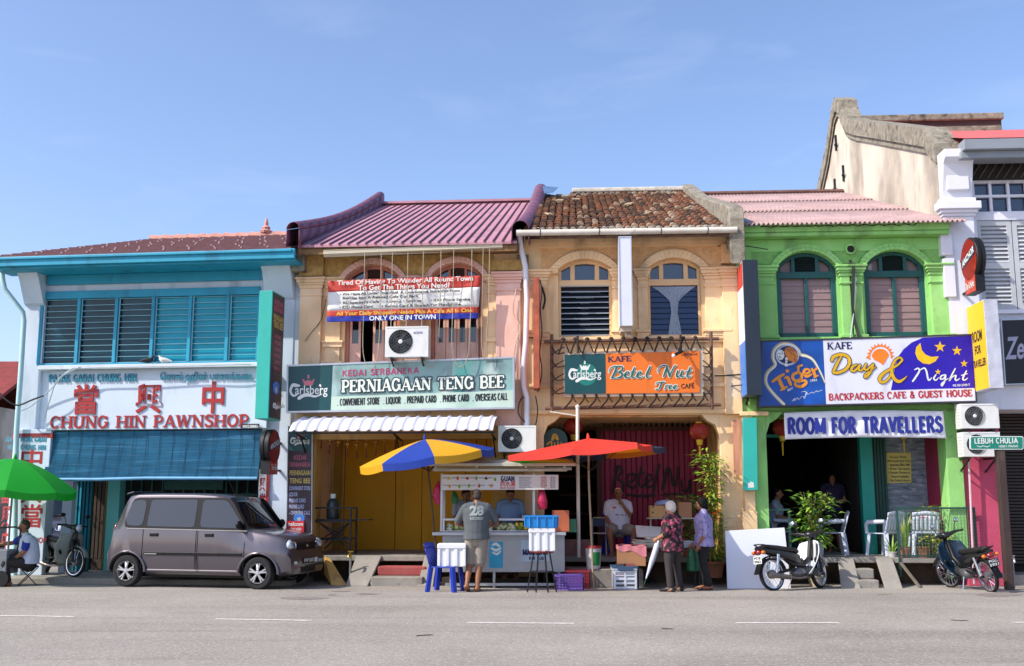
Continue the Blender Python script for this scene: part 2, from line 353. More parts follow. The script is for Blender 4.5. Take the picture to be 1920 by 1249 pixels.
betel_peach=wallpaint('betel_peach','#f1cd9c','#f6e4c8',.7)
betel_relief=mat('betel_relief','#eab67e',.9,0,.12,10,1.0,22,[('#8a6440',.45,9,(1,1,1),.6)])
green_paint=wallpaint('green_paint','#8fc973','#b0d998',.9)
green_relief=mat('green_relief','#84ba68',.9,0,.12,10,1.0,20,[('#3f6e22',.5,8,(1,1,1),.6)])
green_dark=mat('green_dark','#0f4f4d',.5,0,.12,4)
white_old=mat('white_old','#cbc1b1',.9,0,.1,1.0,.3,25,[('#80786c',.9,.7,(.8,.8,.5),.46),('#9a9184',.8,2.5,(1,1,.4),.53),('#cfc0a4',.6,1.4,(1,1,.7),.58),('#6d665c',.6,5,(1,1,.5),.68)])
white_trim=mat('white_trim','#dcdde6',.8,0,.06,2,.1,30,[('#9a9aa2',.5,2.5,(1.5,1.5,.3),.6)])
moss=mat('moss','#8d8677',.95,0,.3,7,1.0,35,[('#3a362e',.8,5,(1,1,1),.52),('#c9bfae',.6,11,(1,1,1),.62)])
maroon_metal=mat('maroon_metal','#b4828d',.6,0,.12,2,0,40,[('#966670',.6,1.5,(1,1,.6),.55),('#cfaab0',.4,5,(1,1,1),.68)])
maroon_cap=mat('maroon_cap','#71445a',.5,0,.12,2,dirt=[('#4b2340',.5,3,(1,1,.4),.58)])
corr_pink=mat('corr_pink','#a58b89',.8,0,.18,3,0,40,[('#8f6866',.6,2.5,(.6,3,1),.58),('#cfa3a0',.5,9,(1,1,1),.64)])
pvc=mat('pvc','#dcdde6',.45,0,.06,3,dirt=[('#8c8478',.6,6,(1,1,.4),.64)])
pvc_teal=mat('pvc_teal','#a9cbd0',.45,0,.06,3)
gutter_old=mat('gutter_old','#cdc6b9',.6,0,.1,4,dirt=[('#6b4a2a',.8,5,(1,1,1.6),.63),('#3d4a66',.7,3.5,(1,1,2),.7)])
tiles=[mat('roof_tile_'+k,h,.95,0,.35,9,.7,50,[('#2c2119',.8,9,(1,1,1),.56)])for k,h in(('brown','#6a4833'),('rust','#7d4f35'),('dark','#4a362a'),('pale','#97806a'),('grey','#8f877c'),('cream','#b09a7a'))]
glass_dark=glassmat('glass_dark','#10171c',.08)
glass_blue=glassmat('glass_blue','#22344c',.07)
glass_pane=mat('glass_pane','#0d2f38',.06,0,.1,3,spec=1.0)
curtain_teal=mat('curtain_teal','#0c93ab',.8,0,.18,3,.3,6,stretch=(6,6,.4))
lace=mat('lace','#8d9bab',.95,0,.25,30,.3,60)
mauve_glass=mat('mauve_glass','#8f7573',.35,0,.12,2.5,spec=.5,stretch=(1,1,5))
louvre_grey=mat('louvre_grey','#b9bcc0',.6,0,.1,3)
black_metal=mat('black_metal','#17181a',.5,.2,.15,8)
white_paint=mat('white_paint','#d9dadb',.5,0,.04,4)
yellow_door=mat('yellow_door','#d09600',.7,0,.06,1.2,.1,20,[('#8a5f08',.35,2,(2,2,.3),.6)])
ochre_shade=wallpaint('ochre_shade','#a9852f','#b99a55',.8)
red_door=mat('red_door','#851437',.6,0,.12,2,dirt=[('#5a0d26',.5,3,(3,3,.3),.6)])
maroon_wall=mat('maroon_wall','#8d2145',.85,0,.1,2,.2,30)
pink_wall=mat('pink_wall','#bd4a66',.85,0,.12,2,.25,30,[('#8f3a4e',.5,2,(1,1,.4),.58)])
teal_post=mat('teal_post','#0d8a7e',.55,0,.1,3)
wood_dark=mat('wood_dark','#3a2c22',.75,0,.25,6,.3,40,stretch=(1,1,.2))
shutter_dark=mat('shutter_dark','#3b322f',.6,.2,.15,4)
stone_clad=mat('stone_clad','#7d8694',.9,0,.35,9,1.0,12,[('#c2c8cf',.7,11,(.5,.5,2),.55),('#3d444e',.8,9,(.6,.6,2.2),.58)],stretch=(.5,.5,2))
# ================================================================ ground
mb=MB()
ys=[-60,0,10,13,15,16.5,17.5,18.3,19,19.8,30,90,900];xs=[-900,-60,-24,-16,-10,-5,0,5,10,16,24,60,900]
mb.add([(x,y,gz(y))for y in ys for x in xs],[(j*13+i,j*13+i+1,(j+1)*13+i+1,(j+1)*13+i)for j in range(12)for i in range(12)])
tag(mb.build('road',asphalt),kind='structure')
for k,(x0,y0,x1,y1)in enumerate(((-60,1154,140,1157),(403,1161,584,1164),(875,1168,1076,1169.5),(1379,1168.5,1573,1168),(1900,1167.5,2060,1166.5))):
 a,b=G(x0,y0),G(x1,y1);d=(b-a).normalized();n=V((-d.y,d.x,0))*.055;up=V((0,0,.005));mb=MB()
 N=14;top=[a+(b-a)*i/N+n*random.uniform(.75,1.05)+up for i in range(N+1)];bot=[a+(b-a)*i/N-n*random.uniform(.75,1.05)+up for i in range(N+1)]
 mb.add(bot+top,[(i,i+1,N+2+i,N+1+i)for i in range(N)])
 tag(mb.build('road_marking',line_white),kind='structure')
# worn patches, cracks and a cover in the asphalt
patch=mat('patch','#837b75',.95,0,.2,6,.5,90,spec=.2);tar=mat('tar','#34302d',.8,0,.2,9,.3,60)
mb=MB();up=V((0,0,.004))
for(px,py,rx,ry)in((570,1122,46,3),(1872,1116,42,3.5),(690,1114,26,1.6),(1660,1115,16,1.2),(640,1109,20,1)):
 mb.add([G(px+rx*math.cos(t*.35)*random.uniform(.8,1.1),py+ry*math.sin(t*.35)*random.uniform(.8,1.1))+up for t in range(18)],[tuple(range(17,-1,-1))],0)
for(pts)in(((780,1193),(795,1191.5),(812,1191)),((1783,1163),(1800,1164),(1816,1164.5)),((1240,1179),(1262,1180)),((616,1116),(630,1116))):
 for a,b in zip(pts,pts[1:]):
  A,B=G(*a),G(*b);n=V((0,.035,0));mb.add([A-n+up*1.4,B-n*.6+up*1.4,B+n*.7+up*1.4,A+n+up*1.4],[(0,1,2,3)],1)
tag(mb.build('road_patches',[patch,tar]),kind='structure')
# pawnshop pavement with its kerb, and the raised walkway of the three shophouses
mb=MB(FP.M);mb.box(-6,FP.L+.3,-.72,3.2,-.12,.05);mb.box(-6,FP.L+.3,-.84,-.722,-.12,.045)
tag(mb.build('pavement',concrete,bevel=.015),kind='structure')
PZ=.47
mb=MB()
for fr,d in((FT,3.2),(FB,5.5),(FG,6.5)):
 mb.M=fr.M;mb.box(0,fr.L,-.1,d,PZ-.1,PZ);mb.box(.02,fr.L-.02,.5,d-.1,-.12,PZ-.1,1)
tag(mb.build('walkway',[concrete,dirt_wall],bevel=.012),kind='structure')
tag_w=None
# ================================================================ helpers for facades
def arch(ua,ub,zs,rise,n=12):
 hw=(ub-ua)/2;r=(hw*hw+rise*rise)/(2*rise);a=math.asin(min(1,hw/r));c=zs+rise-r;m=(ua+ub)/2
 return[(m+r*math.sin(-a+2*a*i/n),c+r*math.cos(-a+2*a*i/n))for i in range(n+1)]
def wall(mb,u0,u1,z0,z1,v,th,ops,m=None):
 x=u0
 for ua,ub,za,zs,rise in sorted(ops):
  if ua>x:mb.box(x,ua,v,v+th,z0,z1,m)
  if za>z0:mb.box(ua,ub,v,v+th,z0,za,m)
  if z1>zs+rise:
   p=arch(ua,ub,zs,rise)if rise>.01 else[(ua,zs),(ub,zs)]
   for a,b in zip(p,p[1:]):mb.prism([a,b,(b[0],z1),(a[0],z1)],v,v+th,m)
  x=ub
 if x<u1:mb.box(x,u1,v,v+th,z0,z1,m)
def hood(mb,ua,ub,zs,rise,wd,v0,v1,leg,m=None):
 """Moulding round an arch with short legs down."""
 i=arch(ua,ub,zs,rise,16);o=arch(ua-wd,ub+wd,zs,rise+wd,16)
 for k in range(16):mb.prism([i[k],i[k+1],o[k+1],o[k]],v0,v1,m)
 mb.box(ua-wd,ua,v0,v1,zs-leg,zs,m);mb.box(ub,ub+wd,v0,v1,zs-leg,zs,m)
def fan_frame(mb,ua,ub,zs,rise,v0,v1,wd,m=None):
 i=arch(ua+wd,ub-wd,zs,rise-wd,12);o=arch(ua,ub,zs,rise,12)
 for k in range(12):mb.prism([i[k],i[k+1],o[k+1],o[k]],v0,v1,m)
def pilaster(mb,ua,ub,z0,zc,v,base=True,m=None,cap=.22):
 """Flat pilaster with a moulded capital from zc up and a base block."""
 mb.box(ua,ub,v,0,z0,zc,m)
 for k,(e,h0,h1)in enumerate(((.02,0,.3),(.045,.3,.5),(.07,.5,.8),(.095,.8,1))):
  mb.box(ua-e,ub+e,v-e,0,zc+cap*h0,zc+cap*h1,m)
 mb.box(ua-.02,ub+.02,v-.025,0,zc-.16,zc-.12,m)
 if base:
  mb.box(ua-.03,ub+.03,v-.03,0,z0,z0+.08,m);mb.box(ua-.06,ub+.06,v-.06,0,z0+.08,z0+.14,m)
def Bld(name,label,fr):
 c=fr.w(fr.L/2,1,0);return thing(name,label,'building',(c.x,c.y,0))
def quadmb(mb,P):mb.add([V(p)for p in P],[tuple(range(len(P)))])
# ================================================================ 1  white and teal pawnshop
fr=FP;B=Bld('pawnshop_building','white corner pawnshop with teal roof edge, long louvre window and red lettering',fr)
zE=fr.Z(300,488,-.75);zW0,zW1=fr.Z(280,684),fr.Z(280,543);L=fr.L
uL,uR=fr.U(76,610),fr.U(486,610)
zF0=fr.Z(280,806);zF1=fr.Z(280,692)
mb=MB(fr.M)
wall(mb,.3,L,zF1,zE+.2,0,.3,[(uL,uR,zW0,zW1,0)])
mb.box(.3,L-.02,.05,.3,zF0,zF1)
mb.box(0,.3,.3,8,.9+zF0-1,zE+.2);mb.box(L-.25,L-.02,.3,8,.05,zE+.2)
mb.box(.3,L-.25,7.6,8,.05,zE)
mb.box(.3,L-.02,.0,3.2,zF0-.12,zF0-.02)
mb.build('wall',pawn_white,B)
mb=MB(fr.M);mb.box(.75,L-.55,-.16,.05,zF0,zF1-.02);mb.build('fascia',pawn_white,B,bevel=.01)
mb=MB(fr.M);mb.box(.55,L-.55,-.3,.0,zF1-.02,zF1+.07);mb.build('window_sill',mat('sill_white','#c4cdd2',.85,0,.1,2,dirt=[('#7f8c90',.6,4,(1,1,1),.55)]),B,bevel=.012)
# corner pillar and right pillar with swelling bracket heads
mb=MB(fr.M)
def bracket(u0,u1,vd,z0,z1,z2,z3):
 pr=[(-.02-vd,z0),(-.02-vd,z1),(-.10-vd,z1+.05),(-.34-vd,z2-.1),(-.42-vd,z2),(-.42-vd,z3),(.25,z3),(.25,z0)]
 n=len(pr);vs=[(u0,v,z)for v,z in pr]+[(u1,v,z)for v,z in pr]
 mb.add(vs,[tuple(range(n-1,-1,-1)),tuple(range(n,2*n))]+[(i,(i+1)%n,(i+1)%n+n,i+n)for i in range(n)])
pz=[fr.Z(60,y)for y in(1086,575,520,505)]
bracket(.02,.46,0,zF0,pz[1],pz[2],pz[3])
ub=fr.U(92,900,-.1)
oc=[(-.32,.16),(-.32,.62),(-.12,.78),(.5,.78),(.5,-.02),(.16,-.02),(-.32,.16)][:-1]
def column(u0,u1,z0,z1):
 p=[(u0,.12),(u0+.26,-.14),(u1,-.14),(u1,.14),(u0,.14)]
 n=len(p);mb.add([(a,b,z0)for a,b in p]+[(a,b,z1)for a,b in p],[tuple(range(n-1,-1,-1)),tuple(range(n,2*n))]+[(i,(i+1)%n,(i+1)%n+n,i+n)for i in range(n)])
column(-.12,ub,.05,zF0+.02)
mb.build('pillar',pawn_white,B,bevel=.012)
mb=MB(fr.M);bracket(L-.7,L-.1,0,.05,pz[1],pz[2],pz[3]);mb.build('pillar',pawn_white,B,bevel=.012)
mb=MB(fr.M);column(-.15,ub+.03,zF0-.16,zF0-.06);mb.build('pillar_band',mat('band_red','#8d2a2c',.7),B)
mb=MB(fr.M);mb.box(-.3,L+.15,-.86,-.78,zE-.06,zE+.14);mb.box(-.3,L+.15,-.78,-.1,zE-.1,zE-.05);mb.box(-.3,L+.1,-.9,-.8,zE+.07,zE+.12)
mb.box(.5,L-.75,-.1,-.002,zE-.3,zE-.1)
mb.build('gutter',pawn_teal,B,bevel=.01)
# roof: rows of flat tiles from the eave to the ridge
zR=fr.Z(430,447,6.0);mb=MB(fr.M);sl=(zR-zE-.12)/6.8;N=19
for i in range(N):
 v0=-.8+6.8*i/N;v1=-.8+6.8*(i+1)/N+.06;z0=zE+.14+sl*(v0+.8)
 mb.add([(-.35,v0,z0+.045),(L+.05,v0,z0+.045),(L+.05,v1,z0+sl*(v1-v0)),(-.35,v1,z0+sl*(v1-v0)),(-.35,v0,z0-.02),(L+.05,v0,z0-.02)],[(0,1,2,3),(4,5,1,0)])
 for k in range(22):
  u=-.2+(L+.1)*(k*2+(i//2%2)+.3*math.sin(i))/22
  if u<L-.1 and i%2:mb.box(u,u+.04,v0-.01,v0+.03,z0+.03,z0+.062,1)
mb.add([(-.35,-.8,zE+.1),(-.35,6,zR),(-.35,6,zR-.1),(-.35,-.8,zE)],[(0,1,2,3)])
mb.add([(-.35,6,zR),(L,6,zR),(L,12.5,zE),(-.35,12.5,zE)],[(0,1,2,3)])
mb.build('roof',[tile_maroon,mat('nib','#a28a8d',.8)],B)
mb=MB(fr.M)
for k in range(18):u=-.3+(L+.3)*k/18;mb.tube([(u,6,zR+.04),(u+(L+.3)/18+.03,6,zR+.02)],[.13,.1],8)
mb.build('ridge_tiles',ridge_pink,B,smooth=40)
mb=MB(fr.M);u=fr.U(499,430,6)
mb.lathe([(.16,0),(.18,.06),(.1,.1),(.12,.16),(.05,.22),(.06,.28),(.02,.42)],(u,6,zR+.1),8);mb.build('finial',ridge_pink,B,smooth=40)
# long window: frame, six panes of glass louvres, curtains behind three of them
mb=MB(fr.M);W_=uR-uL
mb.box(uL,uR,-.05,.12,zW1-.16,zW1);mb.box(uL,uR,-.04,.12,zW0,zW0+.05)
us=[fr.U(x,610)for x in(78,147.5,218,287,356.5,427,486)]
for u in us:mb.box(u-.035,u+.035,-.045,.12,zW0+.05,zW1-.16)
wf=mb.build('window_frame',pawn_teal,B,bevel=.006)
for k in range(6):
 mb=MB(fr.M);n=11
 for i in range(n):
  z=zW0+.08+(zW1-.26-zW0)*(i+.5)/n;mb.obox(((us[k]+us[k+1])/2,.05,z),(us[k+1]-us[k]-.08,.006,.125),MX.Rotation(R(5),3,'X'))
 mb.build('louvre_panes',mat('louvre_glass','#0a4254',.25,0,.3,2,spec=.35)if k in(0,)else(MATS['louvre_glass']if k<3 else mat('louvre_glass_teal','#0e92ab',.3,0,.15,2,spec=.3)),wf)
 mb=MB(fr.M)
 for i in range(n+1):z=zW0+.06+(zW1-.24-zW0)*i/n;mb.box(us[k]+.035,us[k+1]-.035,.0,.012,z-.006,z+.006)
 mb.box(us[k]+.036,us[k]+.07,-.01,.0,zW0+.05,zW1-.16)
 mb.build('louvre_clips',mat('clip_grey','#6d9aa6',.4,.4),wf)
mb=MB(fr.M);mb.grid(lambda a,b:(us[3]+(us[6]-us[3])*a,.17+.02*math.sin(a*90),zW0+.1+(zW1-zW0-.1)*b),90,2);mb.build('curtain',curtain_teal,B,smooth=60)
mb=MB(fr.M);mb.box(uL-.2,uR+.2,1.6,1.65,zW0-.3,zE);mb.box(uL-.2,uR+.2,.3,1.65,zW0-.34,zW0-.3);mb.build('room_back',mat('room_teal','#0a3a44',.9),B)
# drain pipe
mb=MB(fr.M);q=[(x,y)for x,y in((10,505),(12,528),(16,545),(44,585),(46,600),(40,700),(32,810),(30,900),(28,1085))]
mb.tube([(fr.U(x,y,-.32 if y<560 else-.22),-.45 if y<550 else-.24,fr.Z(x,y,-.3))for x,y in q],.052,10);mb.build('drain_pipe',pvc_teal,B,smooth=60)
# shop front under the walkway
mb=MB(fr.M);mb.box(.6,L-.25,3.2,3.3,.05,zF0-.1);mb.build('shop_front',interior,B)
v=1.3
mb=MB(fr.M)
a,b=fr.U(113,1000,.6),fr.U(131,1000,.6);mb.box(a,b,.6,.75,.05,zF0-.1)
mb.build('door_post',pawn_white,B)
mb=MB(fr.M);a,b=fr.U(133,1000,.9),fr.U(166,1000,.9)
for k in range(6):u=a+(b-a)*k/5;mb.box(u-.02,u+.02,.9,.94,.07,zF0-.1,k%2)
mb.box(a,b,.96,.98,.05,zF0-.1,1)
mb.build('folding_grille',[pawn_teal,mat('grille_teal','#1d6f7a',.6)],B)
mb=MB(fr.M);a,b=fr.U(163,1000,v),fr.U(199,1000,v);mb.box(a,b,v,v+.06,.06,zF0-.1);mb.box(a,a+.09,v-.03,v,.06,zF0-.1,1);mb.box(b-.06,b,v-.03,v,.06,zF0-.1,1)
for k in range(3):mb.box(a+.12+k*.09,a+.18+k*.09,v-.012,v,.3,2.1)
mb.build('wooden_door',[wood_dark,mat('door_frame_olive','#6b6038',.8)],B,bevel=.004)
mb=MB(fr.M);a,b=fr.U(197,1000,1.0),fr.U(220,1000,1.0);mb.box(a,b,1.0,1.25,.06,zF0-.1);mb.build('teal_post',pawn_teal_pale,B,bevel=.01)
mb=MB(fr.M);a,b=fr.U(228,950,1.6),fr.U(486,950,1.6)
mb.box(a,b,1.6,1.66,.05,zF0-.1,0)
for k in range(14):u=a+(b-a)*k/13;mb.box(u-.018,u+.018,1.5,1.54,.9,zF0-.4,1)
mb.box(a,b,1.5,1.54,1.62,1.67,1);mb.box(a,b,1.5,1.54,2.12,2.17,1);mb.box(fr.U(310,900,1.5),fr.U(420,900,1.5),1.45,1.48,1.75,1.95,1)
mb.build('counter_grille',[mat('counter_dark','#1c1f20',.8),mat('grille_dark_teal','#1f5a55',.6)],B)
# lettering of the fascia and pillars
red_paint=mat('red_paint','#9c1a18',.5,0,.08,4);teal_letter=mat('teal_letter','#1c7f96',.55)
mb=MB();roman(mb,fr,-.182,'CHUNG HIN PAWNSHOP',(92,803),(466,799.5),22,wt=.2,slab=.1,ext=.018);mb.build('red_lettering',red_paint,B)
mb=MB()
for s,x0,x1,y,h in(('當',137,182,771,40),('興',254,302,769,40),('中',378,419,769,43)):put_text(mb,fr,-.175,s,(x0,y),(x1,y),h,.021,.025)
mb.build('red_characters',red_paint,B)
mb=MB();sans(mb,fr,-.19,'PAJAK GADAI CHUNG HIN',(90,716.5),(255,714.5),14,.16,.02)
put_text(mb,fr,-.19,'ெசாங் ஹின் பாசாக்கைட',(300,712),(476,711),11.5,.008,.02);mb.build('teal_lettering',teal_letter,B)
mb=MB()
for s,y in(('中',878),('興',939),('當',985)):put_text(mb,fr,-.145,s,(38,y),(78,y),32,.015)
put_text(mb,fr,-.145,'PAWNSHOP',(27,1018),(86,1018),10,.02)
mb.build('pillar_characters',red_paint,B)
mb=MB();sans(mb,fr,-.145,'PAJAK GADAI',(38,828),(87,829),9.5,.18);sans(mb,fr,-.145,'CHUNG HIN',(38,843),(86,844),9.5,.18);mb.build('pillar_lettering',teal_letter,B)
A_=fr.w(-.12,.12,0);B_=fr.w(.14,-.14,0);FC=Frame((A_.x,A_.y),(B_.x,B_.y))
mb=MB()
for s,y in(('當',940),('興',985),('中',1030)):put_text(mb,FC,-.004,s,(2,y),(17,y),30,.015)
put_text(mb,FC,-.004,'GADAI',(10,828),(22,828),9,.015,m=1);put_text(mb,FC,-.004,'HIN',(14,843),(22,843),9,.015,m=1)
mb.build('chamfer_lettering',[red_paint,teal_letter],B)
mb=MB(fr.M);u0,u1=fr.U(485,930,-.03),fr.U(503,930,-.03);mb.box(u0,u1,-.05,-.03,1.2,fr.Z(490,880));p_=mb.build('pillar_panel',white_paint,B)
mb=MB();put_text(mb,fr,-.054,'興',(486,918),(497,918),18,.04);put_text(mb,fr,-.054,'當',(486,948),(497,948),18,.04);mb.M=fr.M;mb.box(u1-.04,u1+.02,-.06,-.052,1.2,fr.Z(490,880));mb.build('panel_characters',red_paint,p_)
mb=MB(fr.M);u0,u1=fr.U(453,799,-.2),fr.U(486,799,-.2);mb.box(u0,u1,-.23,-.19,fr.Z(470,803,-.2),fr.Z(470,795,-.2));p_=mb.build('number_plate',black_metal,B)
mb=MB();put_text(mb,fr,-.233,'000238883-',(455,802),(485,802),5,.02);mb.build('plate_number',white_paint,p_)
# ================================================================ 2  peach and pink shophouse with the maroon metal roof
def corr(mb,u0,u1,v0,v1,z0,z1,waves,amp,rows=1,m=None,th=.0):
 for r in range(rows):
  a,b=r/rows,(r+1)/rows;nu=waves*6
  mb.grid(lambda x,y:(u0+(u1-u0)*x,v0+(v1-v0)*(a+(b-a)*y*1.02),z0+(z1-z0)*(a+(b-a)*y*1.02)+amp*math.cos(x*waves*2*math.pi)+(.035*(1-y)if rows>1 else 0)),nu,1,m)
def arched_upper(fr,B,wm,ops,z0,z1,v=0,th=.28,name='wall'):
 mb=MB(fr.M);wall(mb,0,fr.L,z0,z1,v,th,ops)
 L=fr.L
 mb.box(.0,.22,th,8.5,.05,z1);mb.box(L-.22,L,th,8.5,.05,z1);mb.box(.22,L-.22,8.3,8.5,.05,z1-.4)
 mb.box(.0,L,th,2.6,z0-.02,z0+.1);return mb
fr=FT;B=Bld('peach_shophouse','peach and pink shophouse with maroon standing-seam metal roof and yellow doors',fr);L=fr.L
zE=fr.Z(768,456,-.6)-.16;zB=fr.Z(760,800);zSp=fr.Z(697,521)
wL=(fr.U(648,560),fr.U(750,560));wR=(fr.U(808,560),fr.U(905,560));zSill=fr.Z(760,688);rise=fr.Z(697,497)-zSp
ops=[(wL[0],wL[1],zSill,zSp,rise),(wR[0],wR[1],zSill,zSp,rise)]
mb=arched_upper(fr,B,peach,ops,zB,zE+.25);mb.build('wall',peach,B)
zC0,zC1=fr.Z(690,541),fr.Z(690,519)
# stucco spandrels between the arches and the eaves
mb=MB(fr.M);wall(mb,.5,L-.62,zC1+.02,zE+.1,-.03,.03,[(wL[0]-.12,wL[1]+.12,zC1+.02,zSp+.02,rise+.15),(wR[0]-.12,wR[1]+.12,zC1+.02,zSp+.02,rise+.15)])
for a,b in((.0,.5),(L-.62,L-.02)):mb.box(a,b,-.12,0,zC1+.06,zE-.1)
mb.build('stucco_relief',ochre_relief,B)
mb=MB(fr.M)
mb.box((wL[1]+wR[0])/2-.34,(wL[1]+wR[0])/2+.34,-.075,-.002,zC0+.1,zC1);mb.build('string_course',pink,B,bevel=.01)
for wa in(wL,wR):mb=MB(fr.M);hood(mb,wa[0],wa[1],zSp,rise,.13,-.1,.0,.12);mb.build('arch_moulding',pink,B,bevel=.01)
mb=MB(fr.M);mb.box(0,.5,-.14,-.12,fr.Z(580,520),fr.Z(580,466));mb.build('corner_block',ochre_relief,B,bevel=.02)
mb=MB(fr.M)
pilaster(mb,.03,.47,zB,zC1-.24,-.1,False);mb.build('pilaster',peach,B,bevel=.008);mb=MB(fr.M);pilaster(mb,.56,.86,zSill-.02,zC1-.24,-.06);
mb.box(.52,.92,-.1,0,fr.Z(630,652),fr.Z(630,644));mb.box(.5,.94,-.13,0,fr.Z(630,644),fr.Z(630,640))
mb.build('pilaster',peach,B,bevel=.008)
mb=MB(fr.M);c=(wL[1]+wR[0])/2;pilaster(mb,c-.19,c+.19,zSill,zC1-.24,-.05,False);mb.build('pilaster',pink,B,bevel=.008)
mb=MB(fr.M);pilaster(mb,wR[1]+.12,wR[1]+.47,zSill,zC1-.24,-.06);mb.box(wR[1]+.08,wR[1]+.5,-.1,0,fr.Z(920,642),fr.Z(920,634));mb.build('pilaster',peach,B,bevel=.008)
mb=MB(fr.M);pilaster(mb,L-.55,L-.06,zB,zC1-.2,-.12,False);mb.build('pilaster',pink,B,bevel=.008)
# shuttered windows
for wa in(wL,wR):
 a,b=wa;mb=MB(fr.M);c=(a+b)/2
 fan_frame(mb,a,b,zSp,rise,.08,.16,.07);mb.box(a,b,.08,.16,zSp-.09,zSp)
 for u in(a,b-.07):mb.box(u,u+.07,.08,.16,zSill,zSp-.09)
 for u in(c-.19,c+.14):mb.box(u,u+.05,.1,.16,zSp,zSp+rise-.03)
 wf=mb.build('window',pink_dark,B,bevel=.006)
 mb=MB(fr.M);mb.prism([(c-.14,zSp),(c+.14,zSp)]+[(c+.14,zSp+rise-.07),(c-.14,zSp+rise-.07)],.14,.15)
 for i in range(6):z=zSp+.02+(rise-.1)*i/6;mb.obox((c,.12,z+.03),(.28,.008,.05),MX.Rotation(R(-35),3,'X'))
 mb.build('louvre',mat('louvre_brown','#4a3229',.8),wf)
 mb=MB(fr.M);p=arch(a+.06,b-.06,zSp,rise-.06,10);mb.prism([(a+.06,zSp-.02)]+p[::1]+[(b-.06,zSp-.02)],.17,.18);mb.build('fanlight_glass',glass_blue,wf)
 for k in range(4):
  u0=a+.08+(b-a-.16)*k/4;u1=a+.08+(b-a-.16)*(k+1)/4-.01
  if k==1 and wa is wL:continue
  mb=MB(fr.M);zt=zSp-.1
  mb.box(u0,u0+.05,.1,.14,zSill,zt);mb.box(u1-.05,u1,.1,.14,zSill,zt);mb.box(u0+.05,u1-.05,.1,.14,zSill,zSill+.5);mb.box(u0+.05,u1-.05,.1,.14,zt-.12,zt)
  sh=mb.build('shutter',pink,wf,bevel=.004)
  mb=MB(fr.M);mb.box(u0+.05,u1-.05,.125,.135,zSill+.5,zt-.12);mb.build('pane',glass_dark,sh)
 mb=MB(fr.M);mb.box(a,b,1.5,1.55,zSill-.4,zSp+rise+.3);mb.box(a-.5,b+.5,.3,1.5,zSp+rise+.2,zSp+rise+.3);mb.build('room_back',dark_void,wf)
# roof
vR=7.3;zR=fr.Z(860,382,vR);mb=MB(fr.M);e0=zE+.16
sl=(zR-e0)/(vR+.6)
mb.add([(.1,-.6,e0),(L-.1,-.6,e0),(L-.1,vR,zR),(.1,vR,zR),(.1,-.6,e0-.05),(L-.1,-.6,e0-.05),(L-.1,vR,zR-.05),(.1,vR,zR-.05)],[(0,1,2,3),(7,6,5,4),(4,5,1,0)])
for k in range(24):
 u=.2+(L-.4)*k/23
 mb.add([(u-.022,-.62,e0),(u-.01,-.62,e0+.028),(u+.01,-.62,e0+.028),(u+.022,-.62,e0),(u-.022,vR,zR),(u-.01,vR,zR+.028),(u+.01,vR,zR+.028),(u+.022,vR,zR)],[(0,1,5,4),(1,2,6,5),(2,3,7,6),(0,3,2,1)],1)
mb.add([(.1,vR,zR),(L-.1,vR,zR),(L-.1,vR+7,e0),(.1,vR+7,e0)],[(0,1,2,3)])
mb.box(.1,L-.1,vR-.16,vR+.16,zR+.01,zR+.07)
mb.build('roof',[maroon_metal,mat('seam_dark','#60374a',.5,0,.15,3)],B)
mb=MB(fr.M);mb.box(.1,L-.1,-.55,-.5,zE-.02,e0-.055);mb.box(.1,L-.1,-.5,0,zE+.05,zE+.1);mb.build('eave_board',mat('eave_board','#8a6a45',.9,0,.3,5,dirt=[('#2e241a',.7,6,(1,1,1),.55)]),B)
def partycap(u,v0,z0,v1,z1,r,skirt,name,par,mt,side=1):
 mb=MB(FT.M);N=12
 cv=lambda t:(v0+(v1-v0)*t,z0+(z1-z0)*t-.18*math.sin(math.pi*t)*(1))
 pts=[cv(i/N)for i in range(N+1)]
 for(a,za),(b,zb)in zip(pts,pts[1:]):
  vs=[]
  for k in range(9):
   t=R(-10+200*k/8);vs+=[(u+r*math.cos(t),a,za+r*math.sin(t)),(u+r*math.cos(t),b,zb+r*math.sin(t))]
  mb.add(vs,[(2*k,2*k+1,2*k+3,2*k+2)for k in range(8)])
  for sg in(1,-1):mb.add([(u+sg*r*.98,a,za-.03),(u+sg*r*.98,b,zb-.03),(u+sg*r*1.0,b,zb-skirt),(u+sg*r*1.0,a,za-skirt)],[(0,1,2,3)])
 mb.build(name,mt,par,smooth=35,solid=.012)
def uvz(fr,px,py,v):q=fr.uz(px,py,v);return q
a=uvz(fr,562,436,-.75);b=uvz(fr,706,366,vR)
partycap(.03,-.75,fr.Z(562,428,-.75),vR+.1,fr.Z(712,366,vR),.13,.42,'party_wall_cap',B,maroon_cap)
partycap(L-.03,-.65,fr.Z(972,420,-.65)-.1,vR+.1,fr.Z(1012,354,vR),.17,.34,'party_wall_cap',B,maroon_cap)
mb=MB(fr.M);mb.box(-.12,.16,-.35,vR,zE-.3,zE+.1);mb.add([(L-.14,-.06,zE),(L+.1,-.06,zE),(L+.1,vR,zR+.1),(L-.14,vR,zR+.1),(L-.14,-.06,zE-.3),(L+.1,-.06,zE-.3)],[(0,1,2,3),(4,5,1,0)]);mb.build('party_wall',moss,B)
